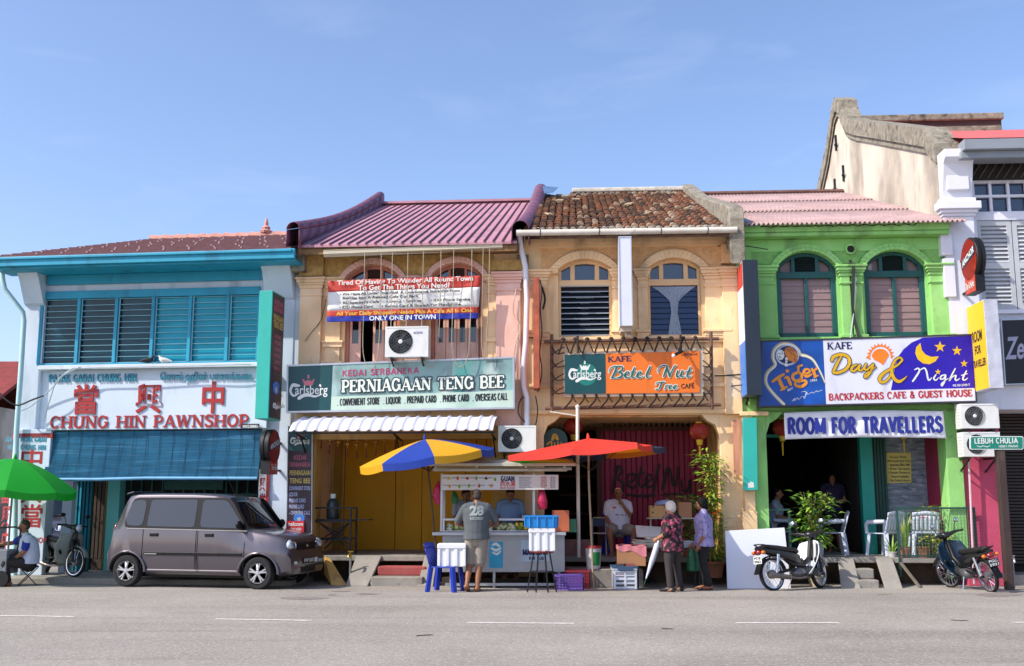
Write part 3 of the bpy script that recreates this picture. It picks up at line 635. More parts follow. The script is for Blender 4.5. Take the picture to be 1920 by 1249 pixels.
# behind the awning: ochre beam, side wall, yellow folding doors
mb=MB(fr.M);mb.box(.0,L-.0,-.04,.25,zB-.25,zB);mb.box(L-.62,L,-.08,.4,PZ,zB-.25);mb.box(.0,.42,.0,.5,PZ,zB-.25)
mb.build('beam',ochre,B,bevel=.01)
vD=2.3;d0,d1=fr.U(645,940,vD),fr.U(938,940,vD);zD0,zD1=fr.Z(780,1034,vD),fr.Z(780,812,vD)
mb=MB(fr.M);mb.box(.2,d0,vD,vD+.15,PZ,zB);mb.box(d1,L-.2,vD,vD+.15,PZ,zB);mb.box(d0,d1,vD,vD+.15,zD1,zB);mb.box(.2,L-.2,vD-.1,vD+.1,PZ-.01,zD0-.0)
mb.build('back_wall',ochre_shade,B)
for k,(a,b)in enumerate(((0,.33),(.33,.5),(.5,.78),(.78,1))):
 mb=MB(fr.M);u0,u1=d0+(d1-d0)*a+.006,d0+(d1-d0)*b-.006;mb.box(u0,u1,vD+.02+.01*(k%2),vD+.07,zD0+.01,zD1-.02)
 mb.build('door',yellow_door,B,bevel=.004)
mb=MB(fr.M);mb.box(d0-.04,d0,vD-.05,vD,zD0,zD1+.04);mb.box(d1,d1+.04,vD-.05,vD,zD0,zD1+.04);mb.box(d0,d1,vD-.05,vD,zD1,zD1+.04);mb.build('door_frame',ochre,B)
u=fr.U(760,990,vD-.05)
# front steps and ramps of this house
def steps(fr,pxs,name_par,red,nst=2,ramps=()):
 pass
# ================================================================ 3  orange-peach shophouse with clay tiles
fr=FB;B=Bld('tiled_shophouse','orange peach shophouse with weathered clay tile roof, lace curtained windows and maroon folding door',fr);L=fr.L
zE=fr.Z(1180,444,-.3);zB=fr.Z(1190,778);zSp=fr.Z(1096,505)
wL=(fr.U(1047,560),fr.U(1147,560));wR=(fr.U(1215,560),fr.U(1314,560));zSill=fr.Z(1180,632);rise=fr.Z(1096,487)-zSp
ops=[(wL[0],wL[1],zSill,zSp,rise),(wR[0],wR[1],zSill,zSp,rise)]
mb=arched_upper(fr,B,betel_peach,ops,zB,zE+.3);mb.build('wall',betel_peach,B)
zC0,zC1=fr.Z(1190,526),fr.Z(1190,506)
mb=MB(fr.M);wall(mb,.35,L-.3,zC1+.02,zC1+.62,-.025,.025,[(wL[0]-.16,wL[1]+.16,zC1+.02,zSp+.02,rise+.2),(wR[0]-.16,wR[1]+.16,zC1+.02,zSp+.02,rise+.2)])
mb.build('stucco_relief',betel_relief,B)
for wa in(wL,wR):mb=MB(fr.M);hood(mb,wa[0],wa[1],zSp,rise,.17,-.1,.0,.1);hood(mb,wa[0],wa[1],zSp,rise,.07,-.05,.02,.1);mb.build('arch_moulding',betel_peach,B,bevel=.01)
mb=MB(fr.M);mb.box(0,L,-.08,0,zE-.06,zE+.25);mb.box(0,L,-.05,0,zE-.14,zE-.06);mb.build('cornice',betel_peach,B,bevel=.01)
for a,b,v in((.06,.46,-.09),(wL[1]+.03,wL[1]+.2,-.05),(wR[0]-.2,wR[0]-.03,-.05),(wR[1]+.08,wR[1]+.52,-.07),(L-.3,L+.02,-.12)):
 mb=MB(fr.M);pilaster(mb,a,b,zSill if v>-.1 else zB,zC1-.22,v,v>-.1);mb.build('pilaster',betel_peach,B,bevel=.008)
mb=MB(fr.M);mb.box(L-.3,L+.02,-.13,0,zC1+.08,zE-.12);mb.build('corner_block',betel_relief,B,bevel=.02)
mb=MB(fr.M);mb.box(.3,L-.3,-.09,0,zSill-.06,zSill);mb.box(.3,L-.3,-.06,0,zSill-.12,zSill-.06);mb.box(.1,L,-.07,0,zB+.02,zB+.1);mb.box(.1,L,-.05,0,zSill-1.0,zSill-.93);mb.build('string_course',betel_peach,B,bevel=.008)
cream_frame=mat('cream_frame','#ddb98a',.7,0,.06,3)
for q,wa in enumerate((wL,wR)):
 a,b=wa;c=(a+b)/2;mb=MB(fr.M);zt=fr.Z(1096,536)
 fan_frame(mb,a,b,zSp,rise,.06,.14,.07);zF=fr.Z(1096,524);mb.box(a,b,.05,.14,zt,zF)
 for u in(a,b-.05):mb.box(u,u+.05,.06,.14,zSill,zt)
 mb.box(a,b,.06,.14,zSill,zSill+.05)
 for u in(c-.29,c+.2):mb.box(u,u+.09,.07,.14,zF,zSp+rise-.02)
 for u0,u1 in((a,a+.06),(b-.06,b)):mb.box(u0,u1,.075,.14,zF,zSp+.02)
 wf=mb.build('window',cream_frame,B,bevel=.008)
 mb=MB(fr.M);p=arch(a+.05,b-.05,zSp,rise-.05,10);mb.prism([(a+.05,zF-.02)]+p+[(b-.05,zF-.02)],.15,.16);mb.build('fanlight_glass',glass_blue,wf)
 mb=MB(fr.M);n=9
 for i in range(n):
  z=zSill+.05+(zt-zSill-.05)*(i+.5)/n;mb.obox((c,.1,z),(b-a-.12,.005,(zt-zSill)/n*(1.02 if q else .9)),MX.Rotation(R(-12 if q else-38),3,'X'))
 mb.build('louvre_panes',mat('louvre_glass_dark','#222b36',.1,0,.15,2,spec=.8)if not q else mat('louvre_glass_blue','#1f3352',.12,0,.1,2,spec=.7),wf)
 if not q:
  mb=MB(fr.M)
  for i in range(n+1):z=zSill+.05+(zt-zSill-.05)*i/n;mb.box(a+.05,b-.05,.045,.055,z-.008,z+.012)
  mb.build('louvre_edges',mat('louvre_edge','#8e9aa3',.3),wf)
 # swagged lace curtain tied in the middle
 mb=MB(fr.M);vv=.055 if q else .16
 z1_,h=zt-.02,zt-zSill
 P=[(-.42,0),(-.3,-.08),(-.14,-.22),(-.08,-.3),(-.06,-.5),(-.1,-.75),(-.13,-.97),(.13,-.97),(.1,-.75),(.06,-.5),(.08,-.3),(.14,-.22),(.3,-.08),(.42,0)]
 wv=.5*(b-a)/.5
 half=len(P)//2
 rows=[(P[i],P[-1-i])for i in range(half)]
 for(l0,r0),(l1,r1)in zip(rows,rows[1:]):
  for k in range(8):
   def pt(l,r,t):x=l[0]+(r[0]-l[0])*t;return(c+x*(b-a),.125+.012*math.sin(t*26),z1_+l[1]*h)
   mb.add([pt(l0,r0,k/8),pt(l0,r0,(k+1)/8),pt(l1,r1,(k+1)/8),pt(l1,r1,k/8)],[(0,3,2,1)])
 lc=mb.build('lace_curtain',lace,wf)
 for i_ in lc.data.vertices:i_.co.y+=(.03 if not q else-.05)
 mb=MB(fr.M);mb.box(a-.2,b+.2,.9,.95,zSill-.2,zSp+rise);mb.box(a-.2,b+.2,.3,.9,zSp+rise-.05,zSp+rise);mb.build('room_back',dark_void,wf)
# clay tile roof
zR=fr.Z(1170,364,vR);e0=fr.Z(1180,431,-.55)-.05;mb=MB(fr.M);sl=(zR-e0)/(vR+.55);NC,NR=25,19;rnd=random.Random(3)
mb.add([(.05,-.5,e0-.02),(L,-.5,e0-.02),(L,vR,zR-.02),(.05,vR,zR-.02),(.05,-.5,e0-.1),(L,-.5,e0-.1)],[(0,1,2,3),(4,5,1,0)],2)
mb.add([(0,vR,zR),(L,vR,zR),(L,vR+7,e0),(0,vR+7,e0)],[(0,1,2,3)],0)
for c in range(NC):
 uc=.22+(L-.5)*c/(NC-1)
 for r in range(NR):
  if c<5 and r>NR-4:continue
  v0=-.55+(vR+.5)*r/NR;v1=v0+(vR+.5)/NR*1.18;uu=uc+rnd.uniform(-.014,.014);jit=rnd.uniform(-.008,.014);rr=.072*rnd.uniform(.92,1.06)
  k=rnd.choice([0,0,0,1,1,2,2,3])if 0<r<NR-1 else(4 if r==0 else rnd.choice([4,3,0]))
  if rnd.random()<.006:k=5
  vs=[]
  tw=rnd.uniform(-.012,.012)
  for(v_,dz,sc)in((v0,.045,1.0),(v1,.012,.82)):
   for j in range(6):
    t=math.pi*j/5;vs.append((uu+tw*(v_!=v0)+rr*sc*math.cos(t),v_,e0+sl*(v_+.55)+dz+jit+rr*sc*math.sin(t)))
  mb.add(vs,[(j,j+1,7+j,6+j)for j in range(5)]+[(5,4,3,2,1,0)],k)
 for r in range(NR):
  v0=-.55+(vR+.5)*r/NR;v1=v0+(vR+.5)/NR*1.1;u0=uc+.05;u1=uc+(L-.5)/(NC-1)-.05
  mb.add([(u0,v0,e0+sl*(v0+.55)+.05),(u1,v0,e0+sl*(v0+.55)+.05),(u1,v1,e0+sl*(v1+.55)+.015),(u0,v1,e0+sl*(v1+.55)+.015)],[(0,1,2,3)],rnd.choice([0,2,2,1]))
for(px,py)in((1050,385),(1080,383),(1030,412),(1180,392),(1215,410),(1290,400)):
 d=ray(px,py);o=V((0,0,EYE));p0=fr.w(0,-.55,e0);nn=(fr.w(1,-.55,e0)-p0).cross(fr.w(0,.45,e0+sl)-p0);t=(p0-o).dot(nn)/d.dot(nn);p=fr.M.inverted()@(o+d*t)
 mb.obox((p.x,p.y,p.z+.13),(rnd.uniform(.12,.22),rnd.uniform(.16,.24),.03),MX.Rotation(rnd.uniform(-.8,.8),3,'Z')@MX.Rotation(.4,3,'X'),5)
for c in range(6):
 mb.obox((.3+.17*c,vR-.3-.35*(c%2),zR-.1-.13*(c%2)),(.16,.5,.05),MX.Rotation(.38,3,'X')@MX.Rotation(rnd.uniform(-.3,.3),3,'Z'),4)
mb.build('roof',tiles,B,smooth=50)
mb=MB(fr.M);mb.box(1.0,L,vR-.12,vR+.15,zR+.05,zR+.17);mb.build('ridge',mat('ridge_plaster','#c9c2b4',.9,0,.2,5,.5,30,[('#6b6459',.6,6,(1,1,1),.6)]),B,bevel=.03)
mb=MB(fr.M)
mb.slab([(.12,vR-1.1,zR-.3),(.5,vR-1.0,zR-.22),(.62,vR-.3,zR+.12),(.12,vR-.2,zR+.2)],(0,0,.015));mb.build('roof_flashing',mat('flashing_blue','#6d8bb0',.35,.5,.15,5),B)
mb=MB(fr.M);gz_=fr.Z(1180,434,-.62)-.0
mb.tube([(-.12,-.62,gz_),(L-.05,-.62,gz_+.0)],.062,12)
mb.build('gutter',gutter_old,B,smooth=50)
mb=MB(fr.M)
for u in(.35,1.5,2.7,3.6):mb.tube([(u,-.62+.07*math.cos(t*.5),gz_+.07*math.sin(t*.5))for t in range(13)],.008,5)
mb.build('gutter_clip',black_metal,B)
# downpipe at the left party line
mb=MB(fr.M);q=[(975,440),(977,465),(985,500),(988,560),(986,640),(981,690),(982,725),(988,745),(988,800)]
mb.tube([(fr.U(x,y,-.25),-.55 if y<450 else-.22,fr.Z(x,y,-.25))for x,y in q],.055,10)
mb.build('drain_pipe',pvc,B,smooth=60)
# mossy party wall between the tiled and the green house
def party(fr,u0,u1,pts,name,par,mt):
 mb=MB(fr.M);top=pts
 for(a,za),(b,zb)in zip(top,top[1:]):
  mb.add([(u0,a,za-.9),(u1,a,za-.9),(u1,a,za),(u0,a,za),(u0,b,zb-.9),(u1,b,zb-.9),(u1,b,zb),(u0,b,zb)],[(0,1,2,3),(4,7,6,5),(0,3,7,4),(1,5,6,2),(3,2,6,7)])
 mb.build(name,mt,par,bevel=.02)
zp0=fr.Z(1390,384,-.55);zp1=fr.Z(1322,345,vR)
party(fr,L-.19,L+.1,[(-.6,zp0-.28),(-.5,zp0-.04),(-.2,zp0+.1),(vR*.6,(zp0+zp1)/2+.22),(vR,zp1),(vR+.4,zp1-.1)],'party_wall',B,moss)
# walkway front: grille, folding door, dark rooms
vD=1.9;zG=fr.Z(1200,808,vD)
mb=MB(fr.M);mb.box(.0,.38,.0,.45,PZ,zB);mb.box(L-.42,L-.0,.0,.45,PZ,zB);mb.box(.38,L-.42,.28,5,zB+.0,zB+.1)
for sg,u in((1,.38),(-1,L-.42)):mb.prism([(u,zB),(u+sg*.34,zB),(u+sg*.22,zB-.12),(u+sg*.08,zB-.2),(u,zB-.4)][::sg],.0,.3)
mb.build('shop_pillar',betel_peach,B,bevel=.008)
d0,d1=fr.U(1128,900,vD),fr.U(1348,900,vD);zT=fr.Z(1200,808,vD);mb=MB(fr.M);N=40
prof=[]
mb.grid(lambda x,y:(d0+(d1-d0)*x,vD+.025*(1 if int(x*44+.5)%4<2 else-1),PZ+(zT-PZ)*y),88,1)
rd=mb.build('folding_door',red_door,B)
mb=MB();brush(mb,fr,vD-.035,[[(1152,882,3),(1160,874,5),(1166,884,5),(1158,897,4),(1168,906,5),(1166,922,6),(1152,926,5),(1150,912,4),(1156,886,4),(1160,876,3)],
  [(1180,905,4),(1190,898,4),(1188,888,4),(1178,892,4),(1177,908,5),(1186,915,4),(1196,906,3)],[(1202,876,4),(1198,905,5),(1204,913,4),(1212,904,3)],[(1192,890,3),(1208,886,3)],
  [(1212,905,4),(1222,898,4),(1219,890,4),(1211,896,4),(1213,912,5),(1222,912,4)],[(1236,872,5),(1228,905,5),(1224,930,4)],[(1242,918,5),(1250,884,6),(1256,880,4),(1262,908,6),(1268,906,4),(1272,876,5)],
  [(1278,900,4),(1280,920,5),(1290,918,5),(1294,900,5),(1296,924,4),(1303,928,3)],[(1174,928,4),(1205,930,5),(1228,929,4)],[(1240,928,3),(1268,926,4),(1290,930,3)]])
mb.build('graffiti',mat('black_spray','#1c0b12',.7),rd)
mb=MB(fr.M);mb.box(d0-.12,d1+.05,vD-.05,vD+.05,zT,zT+.09);mb.box(d0-.1,d0,vD-.04,vD+.04,PZ,zT);mb.build('door_frame',mat('frame_brown','#4a2a20',.8),B)
mb=MB(fr.M);u0,u1=fr.U(1020,790,vD),d1
for k in range(34):u=u0+(u1-u0)*k/33;mb.tube([(u,vD,zT+.09),(u,vD,zB-.02)],.011,5)
mb.build('grille',mat('bar_grey','#8d8478',.5,.3),B)
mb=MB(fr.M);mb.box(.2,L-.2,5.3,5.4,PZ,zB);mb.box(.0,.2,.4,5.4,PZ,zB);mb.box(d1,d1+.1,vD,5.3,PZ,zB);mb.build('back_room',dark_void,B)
mb=MB(fr.M);mb.box(d1+.02,L-.42,.45,2.2,PZ,zB);mb.build('side_wall',ochre,B)
for(u,z,w_,h)in((.62,1.62,.9,.05),(.62,2.05,.9,.04),(.62,1.2,.9,.04)):
 mb=MB(fr.M);mb.box(u,u+w_,3.6,4.0,z,z+h);mb.build('back_shelf',mat('shelf_brown','#4a3a2c',.8),B)
# ================================================================ 4  bright green guest house
fr=FG;B=Bld('green_shophouse','bright green shophouse with pink corrugated roof and dark green arched windows',fr);L=fr.L
zE=fr.Z(1590,428,-.3);zB=fr.Z(1600,772);zSp=fr.Z(1512,503)
wL=(fr.U(1457,560),fr.U(1570,560));wR=(fr.U(1622,560),fr.U(1737,560));zSill=fr.Z(1600,631);rise=fr.Z(1512,473)-zSp
ops=[(wL[0],wL[1],zSill,zSp,rise),(wR[0],wR[1],zSill,zSp,rise)]
mb=arched_upper(fr,B,green_paint,ops,zB,zE+.2);mb.build('wall',green_paint,B)
zC0,zC1=fr.Z(1590,515),fr.Z(1590,496)
mb=MB(fr.M);wall(mb,.3,L-.12,zC1+.02,zC1+.5,-.025,.025,[(wL[0]-.14,wL[1]+.14,zC1+.02,zSp+.02,rise+.18),(wR[0]-.14,wR[1]+.14,zC1+.02,zSp+.02,rise+.18)])
mb.build('stucco_relief',green_relief,B)
for wa in(wL,wR):mb=MB(fr.M);hood(mb,wa[0],wa[1],zSp,rise,.14,-.11,.0,.02);hood(mb,wa[0],wa[1],zSp,rise,.06,-.14,-.11,.02);mb.build('arch_moulding',green_paint,B,bevel=.01)
mb=MB(fr.M);mb.box(0,L-.02,-.34,0,zE-.06,zE+.12);mb.box(0,L-.02,-.3,0,zE-.14,zE-.06);mb.box(0,L-.02,-.05,0,zE-.4,zE-.14);mb.build('cornice',green_paint,B,bevel=.02)
mb=MB(fr.M);p0=None
for k in range(46):
 u=.45+(L-1.1)*k/45;z=zE+.035+.012*math.sin(k*1.7)+.012*math.sin(k*4.1)*math.sin(k*.6)
 if p0:mb.add([(p0[0],-.343,p0[1]),(u,-.343,z),(u,-.343,z+.012+.02*abs(math.sin(k))),(p0[0],-.343,p0[1]+.015)],[(0,1,2,3)])
 p0=(u,z)
mb.build('plaster_crack',dark_void,B)
for a,b,v in((.32,.72,-.1),(wL[1]+.06,wL[1]+.24,-.09),(wR[0]-.26,wR[0]-.06,-.09),(wR[1]+.06,L-.04,-.1)):
 mb=MB(fr.M);pilaster(mb,a,b,zSill-.12,zC1-.25,v);mb.build('pilaster',green_paint,B,bevel=.008)
mb=MB(fr.M);mb.box(.0,.3,-.06,0,zB,zE);mb.build('edge_pilaster',green_paint,B)
mb=MB(fr.M);mb.box(.3,L-.05,-.06,0,zSill-.14,zSill-.04);mb.build('window_sill',green_paint,B,bevel=.008)
for wa in(wL,wR):
 a,b=wa;c=(a+b)/2;mb=MB(fr.M);z2=zSp-.02
 fan_frame(mb,a,b,zSp,rise,.05,.14,.075);zF=fr.Z(1512,509);mb.box(a,b,.04,.14,zF-.13,zF)
 for u in(a,b-.1):mb.box(u,u+.1,.05,.14,zF,zSp+.03)
 for u in(a,b-.1,c-.03):mb.box(u,u+(.1 if u!=c-.03 else .06),.05,.14,zSill,zF-.13)
 mb.box(a,b,.05,.14,zSill,zSill+.09)
 for u in(c-.27,c+.2):mb.box(u,u+.07,.06,.14,zF,zSp+rise-.06)
 wf=mb.build('window',green_dark,B,bevel=.006)
 mb=MB(fr.M)
 for i in range(6):mb.obox((c,.1,zF+.03+(zSp-zF+rise-.12)*i/6),(.4,.008,.05),MX.Rotation(R(-40),3,'X'))
 mb.box(c-.2,c+.2,.15,.16,zF,zSp+rise-.05);mb.build('louvre',mat('louvre_black','#10201f',.7),wf)
 mb=MB(fr.M);p=arch(a+.06,b-.06,zSp,rise-.06,10);mb.prism([(a+.06,zF-.02)]+p+[(b-.06,zF-.02)],.17,.18);mb.build('fanlight_glass',mauve_glass,wf)
 for u0,u1 in((a+.1,c-.03),(c+.03,b-.1)):
  mb=MB(fr.M);n=8
  for i in range(n):z=zSill+.09+(zF-.22-zSill)*(i+.5)/n;mb.obox(((u0+u1)/2,.12,z),(u1-u0,.006,(zF-.22-zSill)/n*1.04),MX.Rotation(R(-6),3,'X'))
  mb.build('louvre_panes',mauve_glass,wf)
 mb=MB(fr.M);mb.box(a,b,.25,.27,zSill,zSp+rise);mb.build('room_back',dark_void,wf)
mb=MB(fr.M);mb.box(*sorted((fr.U(1625,495),fr.U(1638,495))),.155,.165,fr.Z(1630,503),fr.Z(1630,481));mb.build('fanlight_card',mat('card_white','#cfc9c2',.7),B)
mb=MB(fr.M);u,z=fr.uz(1593,469,-.03)
mb.lathe([(.105,0),(.105,.03),(.075,.03),(.07,-.02),(0,-.02)],(u,-.1,z),16,MX.Rotation(R(90),3,'X'),0);mb.lathe([(.072,.005),(0,.006)],(u,-.1,z),16,MX.Rotation(R(90),3,'X'),1);mb.build('round_vent',[green_paint,dark_void],B)
zR=fr.Z(1480,364,vR);e0=fr.Z(1590,421,-.5);mb=MB(fr.M)
corr(mb,.12,L+.25,-.5,vR,e0,zR,46,.026,3)
mb.add([(.1,vR,zR),(L,vR,zR),(L,vR+7,e0),(.1,vR+7,e0)],[(0,1,2,3)])
mb.build('roof',corr_pink,B,smooth=60,solid=.008)
mb=MB(fr.M)
for k in range(16):u=.15+(L-.2)*k/16;mb.tube([(u,vR,zR+.05),(u+L/16,vR,zR+.05)],.07,8)
mb.build('ridge_tiles',mat('ridge_rust','#70514a',.9,0,.3,8),B,smooth=40)
mb=MB(fr.M);mb.slab([(.11,-.4,e0+.02),(.42,-.42,e0+.03),(.2,.4,e0+.42),(.11,.4,e0+.42)],(0,0,.012));mb.build('roof_flashing',MATS['flashing_blue'],B)
# shop level
vS=1.0
mb=MB(fr.M);mb.box(.0,.2,-.12,.4,PZ,zB);mb.box(.2,.46,-.06,.4,PZ,zB,1);mb.box(-.06,.22,-.16,.42,PZ,PZ+.85);mb.box(-.02,.22,-.16,.42,zB-.28,zB-.2);mb.box(-.04,.5,-.18,.42,zB-.08,zB)
mb.build('shop_pillar',[betel_peach,green_paint],B,bevel=.01)
mb=MB(fr.M);u0,u1=fr.U(1797,900,0),fr.U(1826,900,0)
mb.box(L-.28,L+.02,-.06,.4,PZ-.1,zB);mb.prism([(L-.28,zB-.45),(L-.28,zB),(L-.62,zB),(L-.52,zB-.12),(L-.36,zB-.22)],-.04,.3);mb.prism([(.46,zB),(.46,zB-.45),(.54,zB-.22),(.7,zB-.12),(.8,zB)],-.04,.3);mb.box(.46,L-.28,.0,.3,zB,zB+.05)
mb.build('shop_pillar',green_paint,B,bevel=.01)
vC=1.25;zTop=fr.Z(1600,822,vC)
mb=MB(fr.M);a,b=fr.U(1617,930,1.05),fr.U(1640,930,1.05);mb.box(a,b,1.05,1.25,PZ,zB);mb.build('door_post',teal_post,B)
mb=MB(fr.M);a2=fr.U(1664,930,1.15)
for k in range(9):u=b+(a2-b)*(k+.5)/9;mb.box(u-.022,u+.022,1.13+.03*(k%2),1.19+.03*(k%2),PZ,zB-.2)
mb.build('folding_grille',mat('grille_green','#123f38',.6),B)
mb=MB(fr.M);a3=L-.25;mb.box(a2-.1,a3,vC,vC+.2,PZ,zB);mb.build('stone_wall',stone_clad,B)
mb=MB(fr.M);a4=fr.U(1786,930,1.8);mb.box(L-.25,L-.221,.42,1.6,PZ,zB);mb.build('side_wall',maroon_wall,B)
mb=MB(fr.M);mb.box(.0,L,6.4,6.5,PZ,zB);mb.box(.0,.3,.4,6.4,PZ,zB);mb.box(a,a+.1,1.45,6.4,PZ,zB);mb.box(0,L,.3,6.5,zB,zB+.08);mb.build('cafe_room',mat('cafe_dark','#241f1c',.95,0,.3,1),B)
mb=MB(fr.M);mb.box(.3,a,vC-.1,vC+.1,zTop+.02,zTop+.08);mb.build('door_lintel',teal_post,B)
# ================================================================ 5  tall white building at the right
fr=FW;B=Bld('white_building','tall white building with stained gable wall, grey gutter and louvred shutters',fr);L=fr.L
C4=V((J4[0],J4[1],0));D4=C4+FW.n*10;FGA=Frame((C4.x,C4.y),(D4.x,D4.y))
def gv(px,py):q=FGA.uz(px,py,0);return(q[0],q[1])
top=[gv(*p)for p in((1786,277),(1740,270),(1690,262),(1640,254),(1606,249),(1590,243),(1582,225),(1580,210),(1572,205),(1567,218))]
vr=top[-1][0];top+=[(vr+.9,top[-1][1]-.9),(vr+2.4,top[-1][1]-1.9),(vr+6,top[-1][1]-3.8)]
top[0]=(.02,top[0][1])
mb=MB(fr.M)
for(a,za),(b,zb)in zip(top,top[1:]):
 if b>a+.001:mb.add([(0,a,.0),(.3,a,.0),(.3,a,za),(0,a,za),(0,b,0),(.3,b,0),(.3,b,zb),(0,b,zb)],[(0,1,2,3),(4,7,6,5),(0,3,7,4),(1,5,6,2),(3,2,6,7)])
mb.build('gable_wall',white_old,B)
mb=MB(fr.M)
for(a,za),(b,zb)in zip(top,top[1:]):
 h=.34;mb.add([(-.1,a,za-.06),(.4,a,za-.06),(.4,a,za+h),(-.1,a,za+h),(-.1,b,zb-.06),(.4,b,zb-.06),(.4,b,zb+h),(-.1,b,zb+h)],[(0,1,2,3),(4,7,6,5),(0,3,7,4),(1,5,6,2),(3,2,6,7),(0,4,5,1)])
 mb.add([(-.05,a,za-.2),(.35,a,za-.2),(.35,a,za-.06),(-.05,a,za-.06),(-.05,b,zb-.2),(.35,b,zb-.2),(.35,b,zb-.06),(-.05,b,zb-.06)],[(0,1,2,3),(4,7,6,5),(0,3,7,4),(1,5,6,2)])
mb.build('gable_coping',moss,B)
mb=MB(fr.M)
for(px,py)in((1569,268),(1583,325),(1567,350)):
 v_,z_=gv(px,py);mb.box(-.05,0,v_-.04,v_+.04,z_-.22,z_+.22);mb.box(-.07,-.05,v_-.2,v_+.02,z_-.08,z_-.03)
mb.build('wall_anchor',black_metal,B)
zE=fr.Z(1860,292,-.4);zRi=gv(1590,243)[1];vRi=gv(1590,243)[0]
zs={k:fr.Z(1870,y,0)for k,y in(('lat0',312),('win1',336),('win0',399),('sh1',411),('sh0',582),('sg1',600),('sg0',720),('ro1',758),('gr',1060))}
mb=MB(fr.M)
wall(mb,.3,L,zs['sg0'],zE,0,.3,[(.62,3.4,zs['sh0'],zs['win1'],0)])
mb.box(.3,L,.0,.3,zs['ro1']+.0,zs['sg0']);mb.box(L-.3,L,.3,14,0,zE);mb.box(.3,L,0,2.5,zs['ro1']-.1,zs['ro1'])
mb.build('wall',white_trim,B)
mb=MB(fr.M)
u0,u1=-.06,.52
z=[fr.Z(1805,y,-.2)for y in(1090,404,392,378,370,300,285)]
mb.box(u0,u1,-.14,.0,zs['ro1']-.2,z[1]);
for e,za,zb in((.03,z[1],z[1]+.06),(.07,z[1]+.06,z[2]),(.12,z[2],z[3]),(.05,z[3],z[4])):mb.box(u0-e,u1+e,-.14-e,.0,za,zb)
pr=[(-.14,z[4]),(-.16,z[4]+.15),(-.3,z[5]-.1),(-.42,z[5]),(-.42,z[6]),(0,z[6]),(0,z[4])]
n=len(pr);mb.add([(u0,v,zz)for v,zz in pr]+[(u1,v,zz)for v,zz in pr],[tuple(range(n-1,-1,-1)),tuple(range(n,2*n))]+[(i,(i+1)%n,(i+1)%n+n,i+n)for i in range(n)])
mb.box(u0+.08,u1-.08,-.24,-.1,z[4]+.15,z[5]-.25)
mb.box(u0-.1,u0+.12,-.2,0,fr.Z(1795,482),fr.Z(1795,428));mb.box(u0-.08,u0+.14,-.18,0,fr.Z(1795,560),fr.Z(1795,488))
mb.build('pilaster',white_trim,B,bevel=.012)
mb=MB(fr.M);zb_=fr.Z(1860,281,-.55);zt_=fr.Z(1860,262,-.55)
mb.box(.25,L,-.62,-.3,zb_,zt_);mb.box(.22,L,-.5,-.1,zb_-.14,zb_);mb.build('gutter',mat('gutter_grey','#8f959b',.5,.2,.1,2),B,bevel=.01)
mb=MB(fr.M);mb.add([(.3,-.6,zt_+.02),(L,-.6,zt_+.02),(L,vRi,zRi-.1),(.3,vRi,zRi-.1)],[(0,1,2,3)]);mb.add([(.3,vRi,zRi-.1),(L,vRi,zRi-.1),(L,vRi+9,zt_),(.3,vRi+9,zt_)],[(0,1,2,3)]);mb.build('roof',mat('roof_red','#c4605c',.75,0,.1,3),B)
mb=MB(fr.M);q0=fr.U(1592,222,vRi);q1=fr.U(1873,218,vRi);zt2=fr.Z(1700,219,vRi)
mb.box(q0,q1,vRi-.12,vRi+.12,zRi-.3,zt2-.18);mb.build('ridge_wall',mat('ridge_dark','#4c3a38',.95,0,.3,4,.5,20),B)
mb=MB(fr.M);mb.box(q0-.1,q1+.05,vRi-.2,vRi+.2,zt2-.18,zt2);mb.box(q0,q1,vRi-.15,vRi+.15,zRi-.3,zRi-.02);mb.build('ridge_coping',moss,B,bevel=.03)
mb=MB(fr.M)
for k in range(40):u=.55+k*.16;mb.bar((u,-.05,zE-.35),(u+.22,-.05,zE-.02),.05,.02)
mb.box(.5,L,-.02,-.005,zE-.38,zE,1);mb.build('lattice',[mat('lattice_brown','#54443a',.8),dark_void],B)
mb=MB(fr.M);a,b=.62,3.4
for k in range(9):u=a+(b-a)*k/8;mb.box(u-.025,u+.025,.1,.16,zs['win0'],zs['win1'])
for zz in(zs['win0'],(zs['win0']+zs['win1'])/2,zs['win1']-.05):mb.box(a,b,.09,.165,zz,zz+.05)
wf=mb.build('window',white_trim,B)
mb=MB(fr.M);mb.box(a,b,.18,.19,zs['win0'],zs['win1']);mb.build('glass',glass_blue,wf)
mb=MB(fr.M);mb.box(a,b,.06,.2,zs['sh1'],zs['win0']);mb.box(a,b,.25,.28,zs['sh0'],zs['sh1']);mb.build('shutter_head',white_trim,B)
for k in range(4):
 u0=a+(b-a)*k/4+.01;u1=a+(b-a)*(k+1)/4-.01;mb=MB(fr.M);z0_,z1_=zs['sh0'],zs['sh1']-.01
 for p,q in((u0,u0+.09),(u1-.09,u1)):mb.box(p,q,.08,.13,z0_,z1_)
 zm=z0_+(z1_-z0_)*.5
 for p,q in((z0_,z0_+.12),(zm-.06,zm+.06),(z1_-.1,z1_)):mb.box(u0+.09,u1-.09,.08,.13,p,q)
 for s0,s1 in((z0_+.12,zm-.06),(zm+.06,z1_-.1)):
  for i in range(9):zz=s0+(s1-s0)*(i+.5)/9;mb.obox(((u0+u1)/2,.11,zz),(u1-u0-.18,.012,.085),MX.Rotation(R(-35),3,'X'))
 mb.build('shutter',louvre_grey,B)
mb=MB(fr.M);mb.box(.5,L,-.1,0,zs['sh0']-.08,zs['sh0']);mb.build('window_sill',white_trim,B,bevel=.01)
mb=MB(fr.M);mb.box(.62,L,1.1,1.2,0,zs['ro1'])
zz=.2;n=46
sd_=mb.build('shutter_back',dark_void,B)
mb=MB(fr.M);H=zs['ro1']-.1
